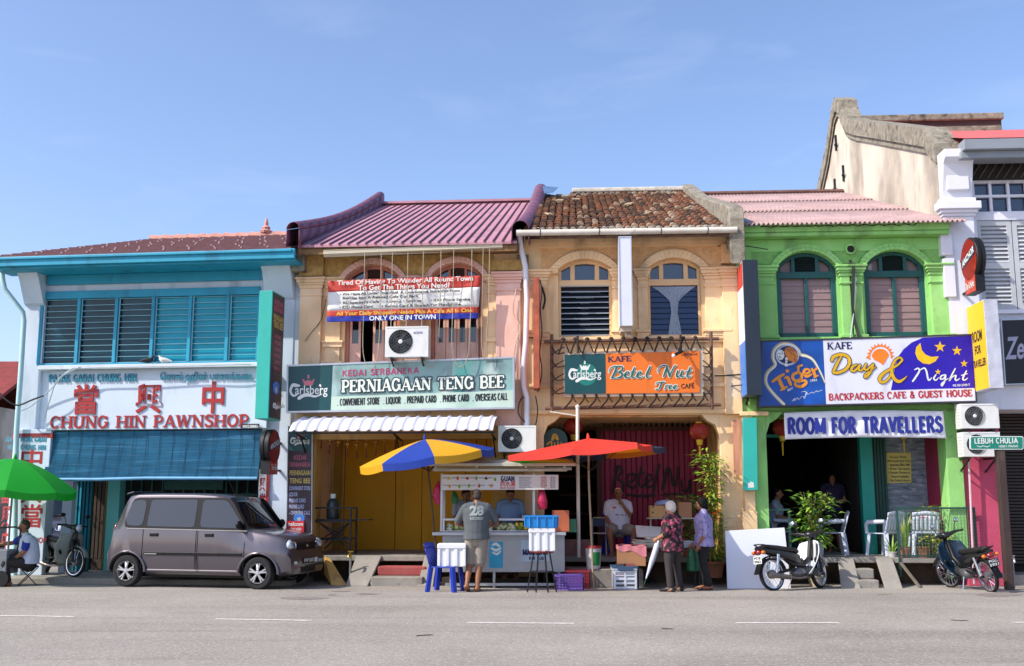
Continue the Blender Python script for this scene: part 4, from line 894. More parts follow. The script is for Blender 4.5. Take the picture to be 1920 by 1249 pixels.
for i in range(n):z0_=.3+(H-.3)*i/n;mb.box(.9,L-.3,1.02+.0,1.08,z0_,z0_+(H-.3)/n*.72)
mb.build('roller_shutter',shutter_dark,B,bevel=.006)
mb=MB(fr.M);mb.box(-.0,.75,-.0,.5,-.05,zs['ro1']-.1);mb.build('shop_pillar',pink_wall,B,bevel=.01)
mb=MB(fr.M);mb.box(.75,L,.2,1.2,-.06,.14);mb.build('door_step',concrete,B,bevel=.01)
# far terrace and wall glimpsed at the left edge
H_=thing('red_roofed_house','low house with red roof glimpsed beyond the corner pillar at the left edge','building',(-20,36,0))
p=atY(15,760,34);q=atY(15,690,36)
mb=MB();mb.box(-24,-17.1,34,40,0,p.z);mb.build('wall',white_old,H_)
mb=MB();mb.add([(-24.5,33.4,p.z-.1),(-16.8,33.4,p.z-.1),(-16.8,37,q.z+.3),(-24.5,37,q.z+.3),(-16.8,40.6,p.z-.1),(-24.5,40.6,p.z-.1)],[(0,1,2,3),(3,2,4,5)]);mb.build('roof',mat('roof_brick','#7d2f2a',.85,0,.2,4),H_,solid=.12)
mb=MB();mb.box(-19.8,-17.6,33.95,34,.6,2.4);mb.build('window',glass_dark,H_)
# ================================================================ signs, banners, air conditioners on the facades
sign_white=mat('sign_white','#d6d8de',.45,0,.04,3);sign_green=mat('sign_green','#06454a',.4,0,.15,1.5);sign_navy=mat('sign_navy','#141a4a',.5)
logo_white=mat('logo_white','#d9ded9',.5,0,.05,5);logo_green=mat('logo_green','#0a7368',.45,0,.1,3);ink=mat('ink','#141a1e',.5);alu=mat('alu','#b9bec4',.35,.6,.06,5)
orange=mat('orange','#e0701a',.5,0,.06,2,dirt=[('#b85a1c',.4,2.5,(2,1,.3),.58)]);gold=mat('gold','#c9971f',.45,0,.1,6);crown_red=mat('crown_red','#c06a78',.5)
def panel(fr,v,c,d,mt,par,name='panel',bev=0):
 """A board whose face corners are the photo points c (tl, tr, br, bl) on the plane v; d deep."""
 q=[fr.uz(x,y,v)for x,y in c];q=q[::-1];mb=MB(fr.M);mb.prism(q,v,v+d)
 return mb.build(name,mt,par,bevel=bev)
def rim(fr,v,c,wd,d,mt,par,name='frame'):
 q=[V(fr.uz(x,y,v))for x,y in c];mb=MB(fr.M);m=sum(q,V((0,0)))/4
 o=[p+(V((math.copysign(wd,p.x-m.x),math.copysign(wd,p.y-m.y))))for p in q]
 for k in range(4):
  j=(k+1)%4;mb.prism([tuple(q[k]),tuple(q[j]),tuple(o[j]),tuple(o[k])][::1],v-.012,v+d)
 return mb.build(name,mt,par)
def at(fr,px,py,v):u,z=fr.uz(px,py,v);return fr.w(u,v,z)
def brewer(fr,v,par,ox,oy,z,cm):
 """White lager logo: swash C, lower-case letters, wave and a crown, drawn from a 390 x 300 sketch."""
 mb=MB();brush(mb,fr,v,[[(66,112,30),(30,104,34),(8,140,26),(4,170,24),(20,205,24),(48,214,20),(78,196,12)],[(50,105,36),(94,112,20)],
  [(92,240,36),(140,212,34),(200,210,26),(260,222,20),(330,196,6)]],org=(ox,oy),z=z)
 put_text(mb,fr,v-.001,'arlsberg',(ox+50*z,oy+200*z),(ox+385*z,oy+196*z),92*z,.01)
 brush(mb,fr,v-.002,[[(308,108,26),(318,124,6)]],org=(ox,oy),z=z)
 mb.build('logo_lettering',logo_white,par)
 mb=MB();o_,s=(ox,oy),z
 shape(mb,fr,v-.001,[(148,108),(132,62),(150,56),(165,70),(176,46),(188,66),(200,46),(212,70),(228,56),(246,62),(230,108)],org=o_,z=s)
 for x,y,r in((188,8,10),(188,26,12),(135,52,9),(244,52,9)):shape(mb,fr,v-.002,[(x+r*math.cos(t*.7),y+r*math.sin(t*.7))for t in range(9)],org=o_,z=s)
 mb.build('crown_emblem',cm,par)
# ---- long provision shop sign
fr=FT;v=-.5
c=[(541,687.5),(961,672),(962,763),(540,771)]
S=thing('shop_sign','long teal and silver sign board reading PERNIAGAAN TENG BEE above the white awning','sign',at(fr,750,768,v))
sg_mat=mat('sign_swirl','#86a9a6',.4,0,.45,1.4,dirt=[('#2a8f8a',.85,1.1,(1.2,1,.5),.53),('#4c4660',.8,.9,(1.3,1,.9),.56),('#d7e4dc',.8,1.8,(1,1,.4),.58)])
panel(fr,v,c,.16,sg_mat,S);rim(fr,v,c,.035,.17,alu,S)
panel(fr,v-.002,[(541,687.5),(624,684.5),(620,769.5),(540,771)],.002,sign_green,S,'green_field')
panel(fr,v-.0015,[(621,744),(961.5,732),(962,763),(620,769.5)],.0015,mat('pale_mint','#b9cfc0',.45,0,.1,2,dirt=[('#8fb3a6',.6,1.2,(1,1,1),.55)]),S,'mint_band')
brewer(fr,v-.005,S,544,703,71/390,crown_red)
mb=MB();sans(mb,fr,v-.004,'KEDAI SERBANEKA',(641,706),(786,700),11.5,.17);mb.build('pink_lettering',mat('pink_ink','#b02a62',.5),S)
ol=mat('outline_dark','#24444a',.5)
mb=MB();roman(mb,fr,v-.012,'PERNIAGAAN TENG BEE',(640,736),(946,727),23,wt=.2,slab=.12,grow=.022);mb.build('lettering_outline',ol,S)
mb=MB();roman(mb,fr,v-.02,'PERNIAGAAN TENG BEE',(640,736),(946,727),23,wt=.2,slab=.12);mb.build('white_lettering',mat('letter_cream','#dfe6da',.5),S)
mb=MB();sans(mb,fr,v-.004,'. CONVENIENT STORE  . LIQUOR  . PREPAID CARD  . PHONE CARD  . OVERSEAS CALL',(632,761),(952,750),13,.15);mb.build('black_lettering',ink,S)
mb=MB();put_text(mb,fr,v-.004,'( PG0096X3-H )',(911,680),(943,679),4,.01);mb.build('small_print',ink,S)
# ---- white corrugated awning
A_=thing('awning','white corrugated metal awning with rolled edge under the long shop sign','awning',at(fr,740,810,-.9))
u0,u1=fr.U(556,800,-.6),fr.U(932,800,-.6);za,zb=fr.Z(740,784,-.3),fr.Z(740,811,-1.0)
mb=MB(fr.M);N=19
def aw(x,y):
 k=x*N;t=k%1;amp=.03*math.exp(-((t-.5)/.14)**2)
 a=y*1.15;return(u0+(u1-u0)*x-.04*y,-.12-.85*math.sin(a)/math.sin(1.15)-amp*.6,za+.03-(za-zb)*(1-math.cos(a))/(1-math.cos(1.15))+amp)
mb.grid(aw,N*12,10);mb.build('canopy',mat('awning_white','#d9d9e2',.5,0,.06,3,dirt=[('#8b8a92',.5,5,(3,1,1),.64)]),A_,smooth=50,solid=.01)
mb=MB(fr.M)
for t in(.02,.5,.98):u=u0+(u1-u0)*t;mb.bar((u,-.05,zb-.1),(u,-.93,zb+.0),.03,.03);mb.bar((u,-.05,zb-.45),(u,-.6,zb-.02),.025,.025)
mb.bar((u0,-.9,zb+.0),(u1,-.9,zb+.0),.03,.03)
mb.build('bracket',black_metal,A_)
# string of tinsel lantern charms under the awning
gl=mat('tinsel','#b8863a',.3,.7,.3,30);rd_=mat('tassel_red','#7a2a12',.7)
ch=[(603,815),(618,824),(634,828),(652,832),(669,833),(687,832),(705,828),(722,823),(741,816),(755,815),(800,818),(893,820),(912,814)]
for k,(x,y)in enumerate(ch):
 p=at(fr,x,y,.1);o=thing('lantern_charm','small gold tinsel ball with orange tassel hanging on the string under the white awning','ornament',p,group='tinsel charms on the string under the awning')
 mb=MB();mb.ball(p,.055,8);mb.ball(p+V((.0,0,.07)),.03,6);mb.ball(p+V((0,0,-.07)),.028,6);mb.build('ball',gl,o)
 mb=MB();mb.tube([p-V((0,0,.08)),p-V((0,0,.28))],[.008,.02],5);mb.build('tassel',rd_,o)
mb=MB();mb.tube([at(fr,x,y,.1)+V((0,0,.08))for x,y in spline(ch,2)],.005,4);tag(mb.build('charm_string',black_metal),'thin dark string of tinsel charms sagging under the white awning','string')
# ---- banner
def cloth(mb,fr,v,c,y0,y1,nu=40,nv=6,amp=.015,m=None,x0=0,x1=1,sag=0):
 def f(a,b):
  a=x0+(x1-x0)*a;b=y0+(y1-y0)*b
  tx,ty=c[0][0]+(c[1][0]-c[0][0])*a,c[0][1]+(c[1][1]-c[0][1])*a;bx,by=c[3][0]+(c[2][0]-c[3][0])*a,c[3][1]+(c[2][1]-c[3][1])*a
  u,z=fr.uz(tx+(bx-tx)*b,ty+(by-ty)*b+sag*math.sin(math.pi*a),v);return(u,v+amp*math.sin(a*17+b*3)*math.sin(b*2.5+.4)+amp*.6*math.sin(a*43+b*5),z)
 o=mb.M;mb.M=fr.M;mb.grid(lambda a,b:f(a,1-b),nu,nv,m);mb.M=o
v=-.4;c=[(615,527),(902,517),(896,597),(613,604)]
S=thing('banner','red white and blue cloth banner of shop services strung across the pink windows','banner',at(fr,755,600,v))
ban_red=mat('banner_red','#b83a2e',.7,0,.08,3);ban_blue=mat('banner_blue','#1b2f9a',.7,0,.08,3);ban_white=mat('banner_white','#d5d6d3',.7,0,.06,4)
mb=MB()
for a,b,m in((0,.27,0),(.27,.73,1),(.73,.87,0),(.87,1,2)):cloth(mb,fr,v,c,a,b,m=m)
mb.build('cloth',[ban_red,ban_white,ban_blue],S,smooth=60,solid=.004)
def bl(a,b):return(c[0][0]+(c[1][0]-c[0][0])*a+(c[3][0]-c[0][0])*b*(1-a)+(c[2][0]-c[1][0])*b*a,c[0][1]+(c[1][1]-c[0][1])*a+((c[3][1]-c[0][1])*(1-a)+(c[2][1]-c[1][1])*a)*b)
mb=MB();put_text(mb,fr,v-.032,'Tired Of Having To Wander All Round Town',bl(.06,.105),bl(.95,.105),8.5,.02);put_text(mb,fr,v-.032,'To Get The Things You Need?',bl(.2,.25),bl(.8,.25),9,.02)
put_text(mb,fr,v-.032,'ONLY ONE IN TOWN',bl(.28,.985),bl(.72,.985),8,.025);mb.build('white_lettering',logo_white,S)
mb=MB()
for s,a,b,y in(('• We Have All Under One Roof. A Convenience Store Out Front',.08,.87,.36),('Besides Into A Relaxed Cafe Out Back',.1,.6,.46),('• Backpackers Cafe',.08,.34,.57),('• Liquor • Sundries',.39,.62,.57),('• IDD Phone Service',.68,.94,.57),('• IDD Phone Card',.08,.3,.68),('• Reload Card & Simpack For Handphone',.36,.88,.68)):put_text(mb,fr,v-.032,s,bl(a,y),bl(b,y),4.6,.03)
mb.build('black_lettering',ink,S)
mb=MB();put_text(mb,fr,v-.032,'All Your Daily Shopping Needs Plus A Cafe All In One',bl(.06,.845),bl(.96,.845),7,.02);mb.build('yellow_lettering',mat('banner_yellow','#d8b23c',.6),S)
# ---- rolled blind with long pull cords
S=thing('rolled_blind','cream slatted blind rolled up under the maroon eaves with long hanging cords','blind',at(fr,775,480,-.55))
mb=MB(fr.M);a,b=fr.uz(608,472,-.5),fr.uz(943,459,-.5);mb.tube([(a[0],-.5,a[1]-.03),(b[0],-.5,b[1]-.03)],.075,12)
for k in range(7):t=R(k*51);mb.tube([(a[0],-.5+.077*math.cos(t),a[1]-.03+.077*math.sin(t)),(b[0],-.5+.077*math.cos(t),b[1]-.03+.077*math.sin(t))],.012,4)
mb.build('roll',mat('blind_cream','#c3bba6',.8,0,.15,4,stretch=(.3,1,6)),S,smooth=60)
rope_m=mat('rope_pale','#a39a84',.8)
for x0,x1,yb in((690,715,692),(742,765,690),(800,827,688),(857,885,688),(912,918,672)):
 y0=478-(x0-608)*.04;P=[(x0-6,y0),(x0-8,y0+100),(x0-9,yb-30),((x0+x1)/2-8,yb),(x1-7,yb-25),(x1-2,y0+100),(x1,y0)]
 mb=MB();mb.tube([at(fr,x,y,-.62)for x,y in spline(P,5)],.008,5);mb.build('cord',rope_m,S)
# ---- projecting teal sign of the pawnshop side
fr=FP
def proj(fr,px0,px1,y0,y1,v0,v1,pf):
 u0,u1=fr.U(px0,(y0+y1)/2,v0),fr.U(px1,(y0+y1)/2,v0);return u0,u1,fr.Z((px0+px1)/2,y1,v0),fr.Z((px0+px1)/2,y0,v0)
v0,v1=-1.0,-.3
u0,u1,z0,z1=proj(fr,482,507,545,785,v0,v1,0)
S=thing('projecting_sign','tall teal box sign with dark printed side standing out between pawnshop and peach house','sign',fr.w(u0,v0,z0))
teal_metal=mat('teal_metal','#2aa99b',.4,0,.06,3,dirt=[('#1a6f68',.4,5,(1,1,.3),.62)])
mb=MB(fr.M);mb.box(u0,u1,v0,v1,z0,z1);mb.build('box',teal_metal,S,bevel=.008)
dark_print=mat('dark_print','#35222e',.45,0,.5,1.6,dirt=[('#6d3a2a',.7,1.3,(1,1.5,.6),.55),('#1d3a3a',.8,1.2,(1,1,.5),.55)])
mb=MB(fr.M);mb.box(u1+.001,u1+.006,v0+.03,v1-.02,z0+.03,z1-.03);mb.build('printed_face',dark_print,S)
a,b=fr.w(u1+.009,v0+.06,0),fr.w(u1+.009,v1-.05,0);FS=Frame((a.x,a.y),(b.x,b.y));Ls=FS.L
def ftext(mb,F,v,s,x0,x1,z,h,bold=.02,m=None):
 vs,fs=glyphs(s,bold);a0=min(p[0]for p in vs);a1=max(p[0]for p in vs);o=mb.M;mb.M=F.M
 mb.add([(x0+(x1-x0)*(p[0]-a0)/(a1-a0),v,z+p[1]*h/.69)for p in vs],fs,m);mb.M=o
H=z1-z0
rose=mat('rose_ink','#b85a6e',.5);yel_ink=mat('yellow_ink','#c9b25a',.5);blue_ink=mat('blue_ink','#3a78c9',.5)
mb=MB();ftext(mb,FS,0,'KEDAI',.05,Ls-.05,z0+H*.9,.1);ftext(mb,FS,0,'SERBANEKA',.02,Ls-.02,z0+H*.85,.1);mb.build('rose_lettering',rose,S)
mb=MB();ftext(mb,FS,0,'PERNIAGAAN',.02,Ls-.02,z0+H*.78,.11);ftext(mb,FS,0,'TENG BEE',.02,Ls-.02,z0+H*.72,.13);mb.build('yellow_lettering',yel_ink,S)
mb=MB()
for k,s in enumerate(('CONVENIENT','STORE','LIQUOR','PREPAID','CARD','PHONE CARD')):ftext(mb,FS,0,s,.12,Ls-.12,z0+H*(.64-.05*k),.07)
mb.build('pale_lettering',rose,S)
def phone(mb,F,x,z,r,v=-.001):
 o=mb.M;mb.M=F.M
 mb.prism([(x+r*(.85*math.cos(t*.3)),z+r*.45*math.sin(t*.3))for t in range(21)],v-.002,v,0)
 mb.prism([(x+r*math.cos(R(20+14*t)),z+r*.6*math.sin(R(20+14*t))+r*.1)for t in range(11)]+[(x+r*.7*math.cos(R(160-14*t)),z+r*.3*math.sin(R(160-14*t))+r*.1)for t in range(11)],v-.004,v-.003,0)
 mb.lathe([(r*.3,0),(r*.12,0)],(x,v-.006,z-r*.05),14,MX.Rotation(R(90),3,'X'),1);mb.M=o
mb=MB();phone(mb,FS,Ls/2,z0+H*.24,Ls*.36);mb.build('phone_emblem',[blue_ink,logo_white],S)
x_,y_=518,757;brewer(FS,-.003,S,512,752,22/390,crown_red)
# ---- air conditioners
ac_white=mat('ac_white','#d6d8d6',.45,0,.04,3,dirt=[('#a59f92',.5,4,(1,1,.4),.62)])
def aircon(fr,x0,x1,y0,y1,v,label,dep=.3,side=1):
 u0,u1=fr.U(x0,(y0+y1)/2,v),fr.U(x1,(y0+y1)/2,v);z0,z1=fr.Z((x0+x1)/2,y1,v),fr.Z((x0+x1)/2,y0,v);w_,h=u1-u0,z1-z0
 o=thing('air_conditioner',label,'air conditioner',fr.w((u0+u1)/2,v+dep/2,z0),group='air conditioner units on the facades')
 r=h*.4;cx,cz=u0+w_*.36,z0+h*.5;mb=MB(fr.M);n=24
 ring=[(cx+r*math.cos(2*math.pi*k/n),cz+r*math.sin(2*math.pi*k/n))for k in range(n)]
 for k in range(n):
  j=(k+1)%n;
  def edge(p):
   dx,dz=p[0]-cx,p[1]-cz;t=min(((u1-cx)/dx if dx>1e-6 else(u0-cx)/dx if dx<-1e-6 else 9),((z1-cz)/dz if dz>1e-6 else(z0-cz)/dz if dz<-1e-6 else 9));return(cx+dx*t,cz+dz*t)
  e0,e1=edge(ring[k]),edge(ring[j]);P=[ring[k],e0]
  for cc in((u0,z0),(u1,z0),(u1,z1),(u0,z1)):
   ang=lambda p:math.atan2(p[1]-cz,p[0]-cx)%(2*math.pi)
   a0,a1,ac=ang(ring[k]),ang(ring[j])or 2*math.pi,ang(cc)
   if a0<ac<(a1 if a1>a0 else a1+2*math.pi):P.append(cc)
  P+=[e1,ring[j]];mb.add([(p[0],v,p[1])for p in P],[tuple(range(len(P)))])
  mb.add([(ring[k][0],v,ring[k][1]),(ring[j][0],v,ring[j][1]),(ring[j][0],v+.1,ring[j][1]),(ring[k][0],v+.1,ring[k][1])],[(0,1,2,3)])
 mb.add([(u0,v,z0),(u1,v,z0),(u1,v+dep,z0),(u0,v+dep,z0),(u0,v,z1),(u1,v,z1),(u1,v+dep,z1),(u0,v+dep,z1)],[(0,3,2,1),(4,5,6,7),(1,2,6,5),(2,3,7,6),(3,0,4,7)])
 for k in range(6):zz=z0+h*(.15+.13*k);mb.box(u1,u1+.006,v+.04,v+dep-.05,zz,zz+.02);mb.box(u0-.006,u0,v+.05,v+dep-.05,zz,zz+.02)
 mb.box(u0+.03,u1-.03,v-.006,v-.001,z1-.03,z1-.022)
 mb.build('casing',ac_white,o)
 mb=MB(fr.M);mb.add([(cx+r*math.cos(2*math.pi*k/n),v+.09,cz+r*math.sin(2*math.pi*k/n))for k in range(n)],[tuple(range(n))])
 for k in range(5):
  t=2*math.pi*k/5;mb.add([(cx+r*.2*math.cos(t),v+.05,cz+r*.2*math.sin(t)),(cx+r*.9*math.cos(t-.3),v+.045,cz+r*.9*math.sin(t-.3)),(cx+r*.92*math.cos(t+.35),v+.075,cz+r*.92*math.sin(t+.35)),(cx+r*.2*math.cos(t+.8),v+.07,cz+r*.2*math.sin(t+.8))],[(0,1,2,3)],1)
 mb.build('fan',[mat('fan_black','#15171a',.6),mat('fan_grey','#34383d',.5)],o)
 g=mb=MB(fr.M)
 for q in(.35,.6,.8,.98):mb.tube([(cx+r*q*math.cos(2*math.pi*k/24),v-.008,cz+r*q*math.sin(2*math.pi*k/24))for k in range(24)],.004,4,closed=True)
 for k in range(20):t=2*math.pi*k/20;mb.tube([(cx+r*.14*math.cos(t),v-.01,cz+r*.14*math.sin(t)),(cx+r*1.0*math.cos(t),v-.006,cz+r*math.sin(t))],.003,4)
 mb.build('fan_guard',mat('guard_grey','#5c6166',.5,.3),o)
 mb=MB(fr.M);mb.lathe([(r*.19,0),(r*.16,.015),(0,.02)],(cx,v-.008,cz),14,MX.Rotation(R(90),3,'X'));mb.build('hub',ac_white,o,smooth=40)
 mb=MB(fr.M)
 for u in(u0+w_*.15,u1-w_*.15):mb.box(u-.02,u+.02,v-.02,v+dep+.4,z0-.05,z0-.012);mb.bar((u,v+.05,z0-.06),(u,v+dep+.3,z0-.3),.03,.02)
 mb.build('bracket',black_metal,o)
 return o,(u0,u1,z0,z1)
o,q=aircon(FT,722,803,612,669,-.75,'white air conditioner with badge hung between the pink windows above the long sign')
mb=MB();put_text(mb,FT,-.756,'ACSON',(775,626),(792,625.5),4,.02);mb.build('badge',mat('badge_blue','#2b3f8a',.5),o)
aircon(FT,934,1005,798,847,-.45,'white air conditioner on the ochre pillar between the two patio umbrellas')
aircon(FW,1802,1873,757,803,-.55,'upper white air conditioner of the pair on the pink pillar at right')
aircon(FW,1806,1876,810,856,-.55,'lower white air conditioner of the pair, half behind the green street name sign')
# ---- cafe sign in its bamboo frame
fr=FB;v=-.32;c=[(1059,665.5),(1312,658),(1312,736),(1059,739)]
S=thing('cafe_sign','orange cafe sign with green lager panel hung by ropes inside a bamboo frame','sign',at(fr,1185,738,v))
panel(fr,v+.02,[(1056,661),(1320,653),(1319,742),(1056,744)],.05,mat('back_board','#bfae98',.7,0,.15,3),S,'back_board')
panel(fr,v,c,.02,orange,S);panel(fr,v-.002,[(1059,665.5),(1135.5,663),(1136,738),(1059,739)],.002,sign_green,S,'green_field')
shp=MB();shape(shp,fr,v-.004,[(1100+20*math.cos(t*.31),702+21*math.sin(t*.31))for t in range(20)]);shp.build('round_field',logo_green,S)
brewer(fr,v-.006,S,1067,677,61/390,logo_white)
z=1/6.4;og=(1040,640)
BN=[[(650,375,8),(668,325,12),(725,298,16)],[(745,305,20),(722,370,26),(690,430,20),(676,442,10)],[(735,303,14),(800,300,16),(815,330,20),(780,362,16),(740,370,10)],[(760,368,10),(808,382,20),(800,420,24),(750,440,14),(690,440,10)],
 [(845,412,10),(888,382,16),(875,362,12),(845,390,20),(842,422,22),(872,438,16),(915,418,8)],[(958,312,14),(938,370,24),(924,420,22),(945,436,14),(975,420,8)],[(905,368,10),(975,360,10)],
 [(992,412,10),(1038,382,16),(1024,362,12),(995,390,20),(990,422,22),(1022,438,16),(1066,416,8)],[(1146,298,14),(1116,370,26),(1100,420,22),(1116,434,14),(1150,418,8)],
 [(1246,378,10),(1240,340,12),(1275,300,12),(1325,288,14)],[(1350,296,14),(1330,360,26),(1305,425,16)],[(1340,296,18),(1362,360,26),(1380,424,20)],[(1380,424,12),(1410,350,16),(1440,296,14),(1458,292,10)],
 [(1478,350,16),(1462,400,22),(1470,428,18),(1500,410,12),(1530,352,14)],[(1530,352,18),(1516,410,22),(1532,430,14),(1560,414,8)],[(1626,308,14),(1604,370,24),(1588,415,22),(1606,432,14),(1642,412,8)],[(1568,362,10),(1648,354,10)],
 [(1212,520,8),(1235,496,12),(1318,490,14)],[(1284,492,14),(1268,540,20),(1246,576,12),(1212,570,12)],[(1338,528,12),(1322,574,16)],[(1328,548,8),(1350,526,10),(1362,532,10)],[(1368,556,8),(1404,538,12),(1392,524,8),(1370,548,14),(1376,574,12),(1412,560,6)],[(1424,556,8),(1464,538,12),(1450,524,8),(1428,548,14),(1434,574,12),(1476,558,6)]]
mb=MB();brush(mb,fr,v-.004,BN,org=og,z=z,grow=1.3);mb.build('script_outline',logo_white,S)
mb=MB();brush(mb,fr,v-.014,[[(x,y,w_*.95)for x,y,w_ in s]for s in BN],org=og,z=z);mb.build('script_lettering',mat('script_green','#0c5f4e',.5),S)
mb=MB();roman(mb,fr,v-.004,'KAFE',(1139.5,679),(1184,677),10,wt=.26,slab=.12);mb.build('kafe_lettering',sign_navy,S)
mb=MB();put_text(mb,fr,v-.004,'CAFÉ',(1277,728.5),(1302,727.5),8.5,.02);put_text(mb,fr,v-.004,'19078-H',(1278,667.5),(1307,666),4,.015);mb.build('black_lettering',ink,S)
S=thing('bamboo_rack','rough bamboo pole frame lashed with dark rope around the orange cafe sign','frame',at(fr,1185,765,-.3))
bam=mat('bamboo','#6b4a38',.7,0,.3,6,.3,30,[('#a8866a',.6,5,(1,1,1),.58)])
for P in(((1020,641),(1348,635)),((1022,766),(1352,759)),((1034.5,627),(1035,773)),((1333,622),(1335,768))):
 mb=MB();a,b=at(fr,*P[0],-.3),at(fr,*P[1],-.3);mb.tube([a+(b-a)*i/14 for i in range(15)],[.036 if i%2 else .032 for i in range(15)],8);mb.build('pole',bam,S,smooth=60)
rope_d=mat('rope_dark','#2e211a',.9,0,.2,20);mb=MB()
rnd=random.Random(5)
for k in range(12):
 x=1056+k*22.5
 y0,y1=637.5-(x-1034)*.012,664-(x-1059)*.03;P=[(x,y0,-.34),(x-3,y0+9,-.36),(x-9,y1+1,-.33)];mb.tube([at(fr,*p)for p in spline(P,3)],.017,6)
 P=[(x+1,y0,-.34),(x+6,y0+10,-.36),(x+11,y1-3,-.3)];mb.tube([at(fr,*p)for p in spline(P,3)],.014,6);mb.ball(at(fr,x,y0,-.3),.05,6)
for k in range(12):
 x=1072+k*22.5
 y0,y1=740-(x-1059)*.01,764-(x-1034)*.012;P=[(x,y0,-.33),(x,y0+9,-.36),(x-8,y1-4,-.36),(x-14,y1+2,-.34)];mb.tube([at(fr,*p)for p in spline(P,3)],.017,6)
 P=[(x+2,y0,-.33),(x+5,y0+10,-.35),(x+9,y1-9,-.34)];mb.tube([at(fr,*p)for p in spline(P,2)],.012,5)
for k in range(4):
 y=655+k*25
 for X0,X1,s in((1034,1058,1),(1334,1318,-1)):mb.tube([at(fr,*p)for p in spline([(X0,y-6,-.34),(X0+(X1-X0)*.4,y+8,-.36),(X1,y+6,-.32)],3)],.013,5);mb.tube([at(fr,*p)for p in spline([(X0,y+12,-.34),(X0+(X1-X0)*.5,y+2,-.35),(X1,y-4,-.32)],3)],.012,5)
for P in((1083,636,662),(1276,634,660)):mb.tube([at(fr,P[0],P[1]-6,-.37),at(fr,P[0]+1,P[2],-.37)],.022,6)
mb.build('rope',rope_d,S,smooth=60)
S=thing('spot_lamp','small black spot lamp on a bent arm above the orange cafe sign','lamp',at(fr,1270,664,-.5));mb=MB()
mb.tube([at(fr,1276,636,-.34),at(fr,1277,652,-.42),at(fr,1276,660,-.5)],.018,6);mb.tube([at(fr,1279,658,-.5),at(fr,1266,665,-.56)],[.035,.03],8);mb.build('arm',black_metal,S)
mb=MB();mb.ball(at(fr,1263,667,-.58),.038,8);mb.build('bulb',mat('bulb_white','#e4e4e8',.2),S,smooth=60)
# side box sign with orange-red edge at the left of the tiled house
S=thing('thin_box_sign','narrow rusty orange box sign edge beside the white drain pipe','sign',at(fr,1005,720,-.4))
u0,u1=fr.U(1000,620,-.55),fr.U(1011,620,-.55);z0,z1=fr.Z(1005,728,-.55),fr.Z(1005,520,-.55)
mb=MB(fr.M);mb.box(u0,u1,-.55,-.1,z0,z1);mb.build('box',mat('rust_orange','#a8543a',.7,0,.3,5,dirt=[('#5a2a20',.7,6,(1,1,.4),.55)]),S)
mb=MB();mb.tube([at(fr,*p)for p in spline([(1012,524,-.5),(1016,545,-.5),(1013,580,-.5),(1016,620,-.45),(1012,660,-.5),(1016,700,-.4),(1008,735,-.5)],4)],.012,5);mb.tube([at(fr,*p)for p in spline([(1016,538,-.4),(1022,560,-.3),(1018,580,-.3)],3)],.02,6);mb.build('wiring',black_metal,S)
# blank white lightbox in the middle
S=thing('lightbox','blank white upright lightbox sign under the gutter between the lace curtained windows','sign',at(fr,1174,612,-.7))
u0,u1=fr.U(1161,530,-.72),fr.U(1185.5,530,-.72);z0,z1=fr.Z(1173,611,-.72),fr.Z(1173,443,-.72)
mb=MB(fr.M);mb.box(u0,u1,-.72,-.12,z0,z1);mb.build('box',mat('lightbox_white','#cfd3de',.4,0,.05,3),S,bevel=.006)
mb=MB(fr.M)
for e in(0,1):mb.box((u0,u1-.02)[e],(u0+.02,u1)[e],-.728,-.721,z0+.006,z1-.006)
mb.box(u0+.02,u1-.02,-.727,-.721,z1-.03,z1-.006);mb.build('edge_trim',alu,S)
mb=MB(fr.M);mb.box(u0+.02,u1-.02,-.6,-.1,z0-.09,z0-.001);mb.tube([((u0+u1)/2,-.5,z0-.09),((u0+u1)/2,-.5,z0-.16),((u0+u1)/2+.1,-.5,z0-.17)],.03,8);mb.build('bracket',mat('bracket_pale','#bfb3a0',.6),S)
# ---- tall dark sign between the tiled and the green house
v0=-.85;fr=FG
u0,u1=fr.U(1396.5,610,v0),fr.U(1425,610,v0);z0,z1=fr.Z(1410,741,v0),fr.Z(1410,487,v0)
S=thing('dark_box_sign','tall navy box sign with a red and white printed side between tiled and green house','sign',fr.w(u0,v0,z0))
mb=MB(fr.M);mb.box(u0,u1,v0,-.15,z0,z1);mb.build('box',mat('navy_box','#1b2734',.45,0,.12,3,dirt=[('#3a4a58',.5,2,(1,1,.4),.62)]),S,bevel=.006)
mb=MB(fr.M);mb.box(u0-.006,u0-.001,v0+.02,-.16,z0+(z1-z0)*.4,z1-.02,0);mb.box(u0-.006,u0-.001,v0+.02,-.16,z0+.02,z0+(z1-z0)*.4,1);mb.box(u0-.0065,u0-.001,v0+.021,-.161,z1-.5,z1-.03,2);mb.build('printed_face',[sign_white,blue_ink,ban_red],S)
mb=MB(fr.M);mb.bar((u0+.1,-.3,z0-.02),(u0+.1,.0,z0-.12),.04,.04);mb.bar((u0-.25,-.05,z0+.25),(u0,-.3,z0+.25),.02,.02);mb.build('bracket',black_metal,S)
